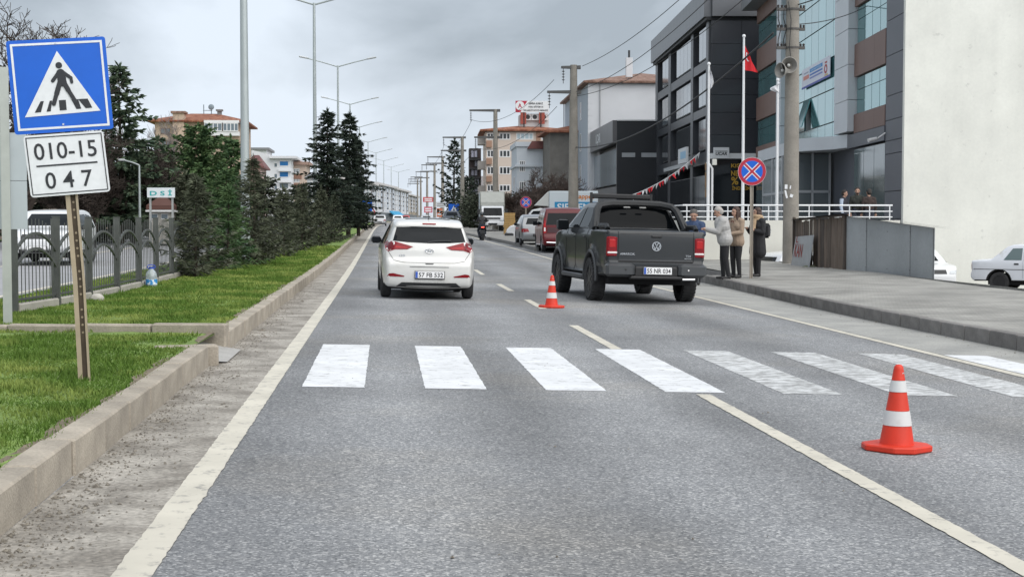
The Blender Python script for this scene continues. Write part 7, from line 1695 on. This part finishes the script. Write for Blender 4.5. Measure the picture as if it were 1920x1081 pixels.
# ---------------------------------------------------------------- crate stack
def crates():
    YW = M('crate_wood', (.52, .33, .13), .85, var=.15, vs=5, rnd=.08); p = P(955, 434, 98); z0 = zr(6, 98) + .13; w = .72; n = 9; hh = (P(955, 399, 98).z - z0) / n
    def crate():
        m = MB(); d = .5
        for k in range(2): zz_ = .015 + k * hh * .5; m.box(-w / 2, w / 2, -d / 2, -d / 2 + .012, zz_, zz_ + hh * .38); m.box(-w / 2, w / 2, d / 2 - .012, d / 2, zz_, zz_ + hh * .38); m.box(-w / 2, -w / 2 + .012, -d / 2 + .012, d / 2 - .012, zz_, zz_ + hh * .38); m.box(w / 2 - .012, w / 2, -d / 2 + .012, d / 2 - .012, zz_, zz_ + hh * .38)
        for sx in (-1, 1):
            for sy in (-1, 1): m.box(sx * (w / 2 - .03) - .018, sx * (w / 2 - .03) + .018, sy * (d / 2 - .03) - .018, sy * (d / 2 - .03) + .018, 0, hh * .96)
        m.box(-w / 2 + .02, w / 2 - .02, -d / 2 + .02, d / 2 - .02, .0, .012); return m.mesh('crate', YW)
    me = crate(); g = random.Random(3); ordn = ['bottom', 'second', 'third', 'fourth', 'fifth', 'sixth', 'seventh', 'eighth', 'top']
    for i in range(n): o = obj('wooden_crate', me, None, (p.x + g.uniform(-.03, .03), 98, z0 + i * hh), g.uniform(-.06, .06)); tag(o, ('%s crate of the yellow wooden stack by the box truck' % ordn[i]) if i in (0, 8) else ('%s crate from the ground in the yellow wooden stack' % ordn[i]), 'crate', 'stacked wooden crates')
crates()
# ---------------------------------------------------------------- far signs and boards
def far_sign(label, u, v, d, w, h, kind, mats, zb=None, name='road_sign'):
    p = P(u, v, d); z0 = zr(p.x, d) + .1; t = thing(name, label, 'sign', (p.x, d, z0)); zc = p.z - z0; m = MB(); m.box(-.05, .05, .03, .1, -.3, zc); m.build('post', GALV, t)
    if kind == 'tri': m = MB(); m.prism([(-w / 2, zc - h / 2), (w / 2, zc - h / 2), (0, zc + h / 2)], -.01, .01, 'y'); b = m.build('panel', mats[0], t); m = MB(); m.prism([(-w * .3, zc - h * .36), (w * .3, zc - h * .36), (0, zc + h * .22)], -.016, -.011, 'y'); m.build('panel_field', mats[1], b)
    else:
        m = MB(); m.box(-w / 2, w / 2, -.02, .02, zc - h / 2, zc + h / 2); b = m.build('panel', mats[0], t)
        if kind == 'ped': m = MB(); m.prism([(-w * .36, zc - h * .32), (w * .36, zc - h * .32), (0, zc + h * .36)], -.03, -.022, 'y'); f = m.build('panel_field', mats[1], b); m = MB(); m.prism([(-w * .1, zc - h * .3), (w * .1, zc - h * .3), (w * .03, zc + h * .12), (-w * .03, zc + h * .12)], -.04, -.032, 'y'); m.build('figure', SIGNK, f)
        if kind == 'bars':
            for k in range(2): m = MB(); m.box(-w * .36, w * .36, -.03, -.022, zc - h * .3 + k * h * .35, zc - h * .1 + k * h * .35); m.build('print', mats[1], b)
    return t
far_sign('blue crossing sign far along the left kerb', 687, 385, 120, .95, .95, 'ped', (SIGNB, SIGNW)); far_sign('red and white warning triangle far along the left kerb', 695.5, 391, 140, 1.0, .9, 'tri', (SIGNR, SIGNW)); far_sign('blue crossing sign on the far right pavement by a power pole', 851, 392, 150, 1.1, 1.1, 'ped', (SIGNB, SIGNW))
far_sign('white roadside board above the orange one', 826, 383.5, 200, 1.3, .75, 'bars', (M('board_white'), M('print_grey', (.35, .36, .37), .6)), name='advert_board'); far_sign('orange roadside board under the white one', 824, 398.5, 198, .75, 1.2, 'bars', (M('board_orange', (.65, .2, .1), .5), SIGNW), name='advert_board')
far_sign('red roadside board beyond the hatchback antenna', 803, 374, 260, 1.9, .9, 'bars', (M('board_red', (.45, .06, .07), .5), SIGNW), name='advert_board'); far_sign('pink and white low roadside board past the hatchback', 803, 393, 240, 1.4, 1.0, 'bars', (M('board_pink', (.5, .12, .16), .5), SIGNW), name='advert_board')
# ================================================================== people
SKIN = M('skin', (.42, .25, .18), .6, var=.06, vs=20); SHOE = M('shoe_black', (.015, .014, .014), .45)
def person(label, loc, rz, H, cols, arms, feet=((-.10, 0), (.10, 0)), knees=None, lean=0.0, head_dir=(0, -1, 0), hair='short', hair_mat=None, coat=None, beard=False, build=1.0, hips_z=.93, seat=None, extra=None, cat='person', helmet=None):
    """Body as one continuous surface. Local -Y is the facing side. arms: (elbow, hand) offsets for left(-x) and right(+x)."""
    k = H / 1.75; prim = []
    def c(a, b, r0, r1, m): k_ = {0: min(build, 1.1), 1: build, 2: 1, 3: 1}[m]; prim.append((Vector(a), Vector(b), r0 * k_, r1 * k_, m))
    ca, sa = math.cos(lean), math.sin(lean); hz = hips_z
    def up(x, y, z):                     # upper body point, leaning forward about the hips
        dz = z - .95; return Vector((x, y * ca - dz * sa, hz + .02 + dz * ca + y * sa))
    T_, S_, J_, K_, N_ = 0, 1, 2, 3, 4   # trousers, top, skin, shoes, neck wear
    hipL, hipR = Vector((-.095, 0, hz)), Vector((.095, 0, hz))
    kn = knees or [Vector((f[0] * .5 + s * .05, f[1] * .5 - .03, .5)) for f, s in zip(feet, (-1, 1))]
    for i, (f, h) in enumerate(zip(feet, (hipL, hipR))):
        fz = f[2] if len(f) > 2 else 0; kk = Vector(kn[i]); an = Vector((f[0], f[1], fz + .09)); tx = f[0] + (-.02 if i == 0 else .02)
        c(h, kk, .098, .066, 0); c(kk, an, .064, .046, 0); c(an + Vector((0, .02, -.05)), Vector((tx, f[1] - .15, fz + .035)), .042, .034, 3)
    c((-.07, 0, hz + .03), (.07, 0, hz + .03), .115, .115, 0)
    c(up(-.075, 0, 1.10), up(.075, 0, 1.10), .112, .112, 1); c(up(-.10, .0, 1.28), up(.10, .0, 1.28), .118, .118, 1); c(up(-.135, .01, 1.415), up(.135, .01, 1.415), .07, .07, 1); c(up(0, 0, 1.05), up(0, 0, 1.36), .13, .13, 1); c(up(-.06, .005, 1.44), up(.06, .005, 1.44), .07, .07, 1)
    if coat: 
        for x in (-.06, .06): c(up(x, 0, 1.08), (x * 1.5, .0, coat + .06), .115, .128 if coat > .7 else .13, 1)
    hd = Vector(head_dir).normalized(); nk = up(0, .005, 1.47); hc = up(0, -.01, 1.63) + Vector((hd.x * .02, hd.y * .02, 0))
    c(nk, hc + Vector((0, 0, -.04)), .056, .052, 2)
    sd = Vector((-hd.y, hd.x, 0)).normalized(); hu = sd.cross(hd) * -1
    if hu.z < 0: hu = -hu
    c(hc + hu * .045 - hd * .02, hc + hu * .03 + hd * .012, .088, .082, 2); c(hc - hu * .03 + hd * .03, hc - hu * .075 + hd * .048, .066, .042, 2)
    c(hc + hd * .088 + hu * .012, hc + hd * .108 - hu * .022, .011, .016, 2)
    for s in (-1, 1): c(hc + sd * s * .084 + hu * .015, hc + sd * s * .087 - hu * .025, .014, .011, 2)
    for i, (el, ha) in enumerate(arms):
        s = -1 if i == 0 else 1; sh = up(s * .185, .01, 1.405); el = sh + Vector(el); ha = el + Vector(ha)
        c(sh, el, .066, .052, 1); c(el, ha, .052, .038, 1); d = (ha - el).normalized(); w = d.cross(Vector((0, 0, 1))); w = w.normalized() if w.length > .1 else Vector((1, 0, 0))
        pl = ha + d * .06; c(ha + d * .015, pl, .030, .034, 2)
        for q, (off, ln) in enumerate(((-.03, .065), (-.011, .078), (.009, .074), (.028, .058))): b0 = pl + w * off + d * .015; b1 = b0 + d * ln * .55 + Vector((0, 0, -.006)); c(b0, b1, .0115, .011, 2); c(b1, b1 + d * ln * .4 + Vector((0, 0, -.02)), .011, .0095, 2)
        c(ha + d * .03 + w * (-.03 * s), ha + d * .085 + w * (-.058 * s), .013, .011, 2)
    mb = MB()
    for a, b, r0, r1, m in prim:
        mb.ball(a, r0, 12, 8); mb.ball(b, r1, 12, 8)
        if (b - a).length > 1e-4: mb.ring(a, b, r0, r1, 12)
    me0 = mb.mesh('person_body', SKIN, False, True); ob = bpy.data.objects.new('person_body', me0); C.objects.link(ob)
    md = ob.modifiers.new('r', 'REMESH'); md.mode = 'VOXEL'; md.voxel_size = .0105; sm = ob.modifiers.new('s', 'SMOOTH'); sm.factor = .5; sm.iterations = 3
    me = bpy.data.meshes.new_from_object(ob.evaluated_get(bpy.context.evaluated_depsgraph_get())); bpy.data.objects.remove(ob); bpy.data.meshes.remove(me0)
    # clothing colours follow the nearest limb
    n = len(me.polygons); ctr = np.empty(n * 3, np.float32); me.polygons.foreach_get('center', ctr); ctr = ctr.reshape(-1, 3); best = np.full(n, 9.0); idx = np.zeros(n, np.int32)
    for a, b, r0, r1, m in prim:
        A, D = np.array(a), np.array(b - a); L2 = max(D @ D, 1e-9); t_ = np.clip(((ctr - A) @ D) / L2, 0, 1); ds = np.linalg.norm(ctr - (A + t_[:, None] * D), axis=1) - (r0 + (r1 - r0) * t_); k2 = ds < best; best[k2] = ds[k2]; idx[k2] = m
    me.materials.clear()
    for m in cols: me.materials.append(m)
    me.polygons.foreach_set('material_index', idx); me.polygons.foreach_set('use_smooth', [True] * n)
    root = obj('person', me); tag(root, label, cat); root.location = loc; root.rotation_euler.z = rz; root.scale = (k, k, k)
    # face details and hair as children
    mb = MB()
    for s in (-1, 1): mb.ball(hc + hd * .088 + sd * s * .034 + hu * .018, .011, 8, 6)
    mb.build('eyes', INK, root, smooth=True)
    mb = MB(); mb.tube([hc + hd * .087 + sd * -.024 - hu * .052, hc + hd * .096 - hu * .05, hc + hd * .087 + sd * .024 - hu * .052], .006, 5); mb.build('mouth', M('lips', (.25, .09, .08), .5), root)
    if hair_mat and not helmet:
        hm = MB()
        hm.ball(hc + hu * .055 - hd * .022, .098, 14, 10, (1, 1, .95)); hm.ball(hc + hu * .0 - hd * .05, .086, 14, 10)
        if hair == 'long':
            for s in (-1, 0, 1): hm.ring(hc + sd * s * .06 - hd * .045, up(s * .07, .06, 1.30), .055, .035, 10); hm.ball(up(s * .07, .06, 1.30), .036, 8, 6)
            hm.ring(hc + sd * .075 + hu * .02, up(.10, -.06, 1.28), .035, .028, 8); hm.ball(up(.10, -.06, 1.28), .03, 8, 6); hm.ring(hc - sd * .075 + hu * .02, hc - sd * .08 - hu * .1 - hd * .02, .03, .025, 8)
        if beard: hm.ring(hc - hu * .06 + hd * .045 - sd * .045, hc - hu * .06 + hd * .045 + sd * .045, .042, .042, 10); hm.ball(hc - hu * .085 + hd * .055, .04, 10, 7)
        m0 = hm.mesh('hair', hair_mat); o = bpy.data.objects.new('hair', m0); C.objects.link(o); md = o.modifiers.new('r', 'REMESH'); md.mode = 'VOXEL'; md.voxel_size = .011; sm = o.modifiers.new('s', 'SMOOTH'); sm.iterations = 4
        m1 = bpy.data.meshes.new_from_object(o.evaluated_get(bpy.context.evaluated_depsgraph_get())); bpy.data.objects.remove(o); m1.materials.clear(); m1.materials.append(hair_mat); m1.polygons.foreach_set('use_smooth', [True] * len(m1.polygons))
        hb_ = MB(); ho = obj('hair', m1, root)
    if helmet:
        mb = MB(); mb.ball(hc + hu * .02 - hd * .005, .135, 18, 12, (1, 1, 1.02)); he = mb.build('helmet', helmet, root, smooth=True)
    if extra: extra(root, up, hc, hd, sd, hu)
    return root
BLKT = M('black_trousers', (.014, .014, .016), .85); GREYJ = M('light_grey_jacket', (.36, .355, .345), .85, var=.07, vs=12, bump=1.0, bs=9); NAVY = M('navy_jacket', (.03, .055, .12), .8, var=.15, vs=8, bump=1.0, bs=9); TANJ = M('tan_overshirt', (.30, .225, .165), .85, var=.1, vs=10, bump=1.0, bs=9); BLKC = M('black_coat', (.013, .013, .015), .8, bump=1.0, bs=9); SCARF = M('beige_scarf', (.42, .30, .19), .9, var=.15, vs=14)
HG = M('hair_grey', (.36, .34, .32), .8, var=.2, vs=40); HD = M('hair_dark', (.022, .016, .013), .7, var=.2, vs=40); HS = M('hair_salt_pepper', (.09, .085, .08), .8, var=.3, vs=50); HB = M('hair_brown', (.045, .022, .015), .55, var=.2, vs=30)
def pv(x, y): return (zr(xkr(y), y) + .19) * (1 - smooth(0, 1.5, x - xkr(y))) + smooth(0, 1.5, x - xkr(y)) * zpav(y)
def at(u, d): return P(u, 415, d).x
x = at(1352, 35.2); person('grey-haired man in a light grey jacket leaning towards the pickup', (x + .1, 35.2, pv(x, 35.2)), R(-96), 1.80, [BLKT, GREYJ, SKIN, SHOE], [((-.02, -.10, -.26), (.06, -.24, .05)), ((.02, -.12, -.25), (-.05, -.25, .06))], ((-.09, -.02), (.10, .08)), lean=.2, head_dir=(.1, -1, -.42), hair_mat=HG, build=1.42, coat=.90)
x = at(1302, 36.0)
person('dark-haired man in a navy jacket bending over behind the pickup', (x, 36.0, zr(x, 36) + .0), R(-20), 1.90, [BLKT, NAVY, SKIN, SHOE], [((-.05, -.16, -.22), (.10, -.2, .05)), ((.05, -.16, -.22), (-.10, -.2, .05))], lean=.14, head_dir=(.05, -1, -.45), hair_mat=HS, build=1.25)
def tan_extra(root, up, hc, hd, sd, hu):
    mb = MB(); mb.prism([(-.05, 0), (.05, 0), (.04, -.34), (-.04, -.34)], -.004, .004, 'y', Matrix.Translation(up(0, -.135, 1.42)) @ Matrix.Rotation(.1, 4, 'X')); mb.build('inner_top', M('maroon_top', (.16, .05, .035), .8), root)
    for s in (-1, 1): mb = MB(); mb.bbox(-.045, .045, -.012, .012, -.03, .03, .01, Matrix.Translation(up(s * .06, -.11, 1.44)) @ Matrix.Rotation(s * .5, 4, 'Y')); mb.build('collar', TANJ, root)
x = at(1381, 35.8); person('young woman with long brown hair in a tan overshirt, hands clasped', (x, 35.8, pv(x, 35.8)), R(-62), 1.78, [BLKT, TANJ, SKIN, SHOE], [((-.05, -.05, -.27), (.13, -.19, -.02)), ((.05, -.05, -.27), (-.13, -.19, -.03))], ((-.09, 0), (.10, .02)), head_dir=(-.1, -1, -.05), hair='long', hair_mat=HB, build=1.14, coat=.84, extra=tan_extra)
def black_extra(root, up, hc, hd, sd, hu):
    mb = MB(); pr = [(.10 + .05 * math.cos(a), .05 * math.sin(a)) for a in np.linspace(0, 6.283, 11)[:-1]]; T = Matrix.Translation(up(0, .0, 1.475)) @ Matrix.Rotation(.15, 4, 'X'); mb.lathe(pr, 20, T, True); T = Matrix.Translation(up(0, -.01, 1.53)) @ Matrix.Rotation(-.1, 4, 'X'); mb.lathe([(a * .95, b) for a, b in pr], 20, T, True); mb.ring(up(.05, -.13, 1.45), up(.07, -.19, 1.2), .05, .06, 10); mb.build('scarf', SCARF, root, smooth=True)
    mb = MB(); mb.bbox(-.15, .15, .16, .33, .98, 1.36, .06); bp = mb.build('backpack', M('backpack_black', (.02, .02, .022), .45), root, smooth=True)
    for s in (-1, 1): mb = MB(); mb.tube([(s * .09, .14, 1.34), (s * .10, .04, 1.47), (s * .11, -.10, 1.38), (s * .12, -.1, 1.15), (s * .11, .12, 1.05)], .018, 6); mb.build('strap', M('backpack_black'), bp)
    mb = MB(); mb.tube([(-.1, .332, 1.1), (-.1, .338, 1.2), (.1, .338, 1.2), (.1, .332, 1.1)], .006, 5); mb.build('zip', CHROME, bp)
x = at(1421, 36.3); person('woman in a long black coat with beige scarf and black backpack', (x, 36.3, pv(x, 36.3)), R(-68), 1.76, [BLKT, BLKC, SKIN, SHOE], [((-.08, -.05, -.27), (.10, -.16, .08)), ((.06, -.03, -.28), (-.10, -.17, .05))], ((-.09, .02), (.09, -.03)), head_dir=(-.25, -1, .0), hair='long', hair_mat=HB, build=1.28, coat=.56, extra=black_extra)
DGR = M('dark_green_jacket', (.03, .033, .028), .85); VEST = M('dark_vest', (.022, .022, .03), .85); BRNJ = M('brown_jacket', (.045, .03, .026), .85); DEN = M('dark_denim', (.03, .035, .05), .85)
hang = [((-.06, 0, -.28), (.0, -.06, -.24)), ((.06, 0, -.28), (0, -.06, -.24))]
def sleeve(root, up, hc, hd, sd, hu):
    mb = MB(); s = up(-.19, .01, 1.40); mb.tube([s + Vector((0, 0, .03)), s + Vector((-.06, 0, -.28)), s + Vector((-.06, -.06, -.5))], [.074, .06, .046], 10); mb.build('sleeve', M('pale_blue_sleeve', (.42, .48, .58), .85), root, smooth=True)
zt = TZ
person('man with pale blue sleeve and dark vest at the terrace railing, left of three', (at(1582, 51), 51, zt), R(50), 1.70, [DEN, VEST, SKIN, SHOE], hang, head_dir=(.1, -1, -.1), hair_mat=HD, extra=sleeve)
person('bearded man in a dark green jacket behind the railing, middle of three', (at(1607, 51.2), 51.2, zt), R(-8), 1.80, [DEN, DGR, SKIN, SHOE], hang, head_dir=(-.15, -1, -.1), hair_mat=HD, beard=True, build=1.12)
def cap(root, up, hc, hd, sd, hu):
    mb = MB(); mb.ball(hc + hu * .062 - hd * .012, .104, 16, 10, (1, 1, .72)); mb.build('cap', M('cap_dark', (.02, .024, .026), .8), root, smooth=True)
person('man seen from behind in brown jacket and dark cap, right of three', (at(1629, 50.9), 50.9, zt), R(172), 1.74, [DEN, BRNJ, SKIN, SHOE], hang, head_dir=(.2, -1, 0), hair_mat=HD, extra=cap)
# rider, seated, hands on the handlebar, back to the camera
LEA = M('rider_leather', (.02, .02, .022), .5)
person('motorcycle rider in black jacket and dark helmet, seen from behind', (MCX, MCY + .25, MCZ), math.pi + R(1), 1.75, [M('rider_jeans', (.025, .03, .042), .85), LEA, SKIN, SHOE], [((-.10, -.22, -.20), (.08, -.24, -.02)), ((.10, -.22, -.20), (-.08, -.24, -.02))], ((-.17, -.12, .22), (.17, -.12, .22)), knees=[(-.22, -.38, .66), (.22, -.38, .66)], lean=.24, hips_z=.92, head_dir=(0, -1, 0), helmet=M('helmet_dark', (.03, .035, .04), .25, coat=.5), build=1.12)
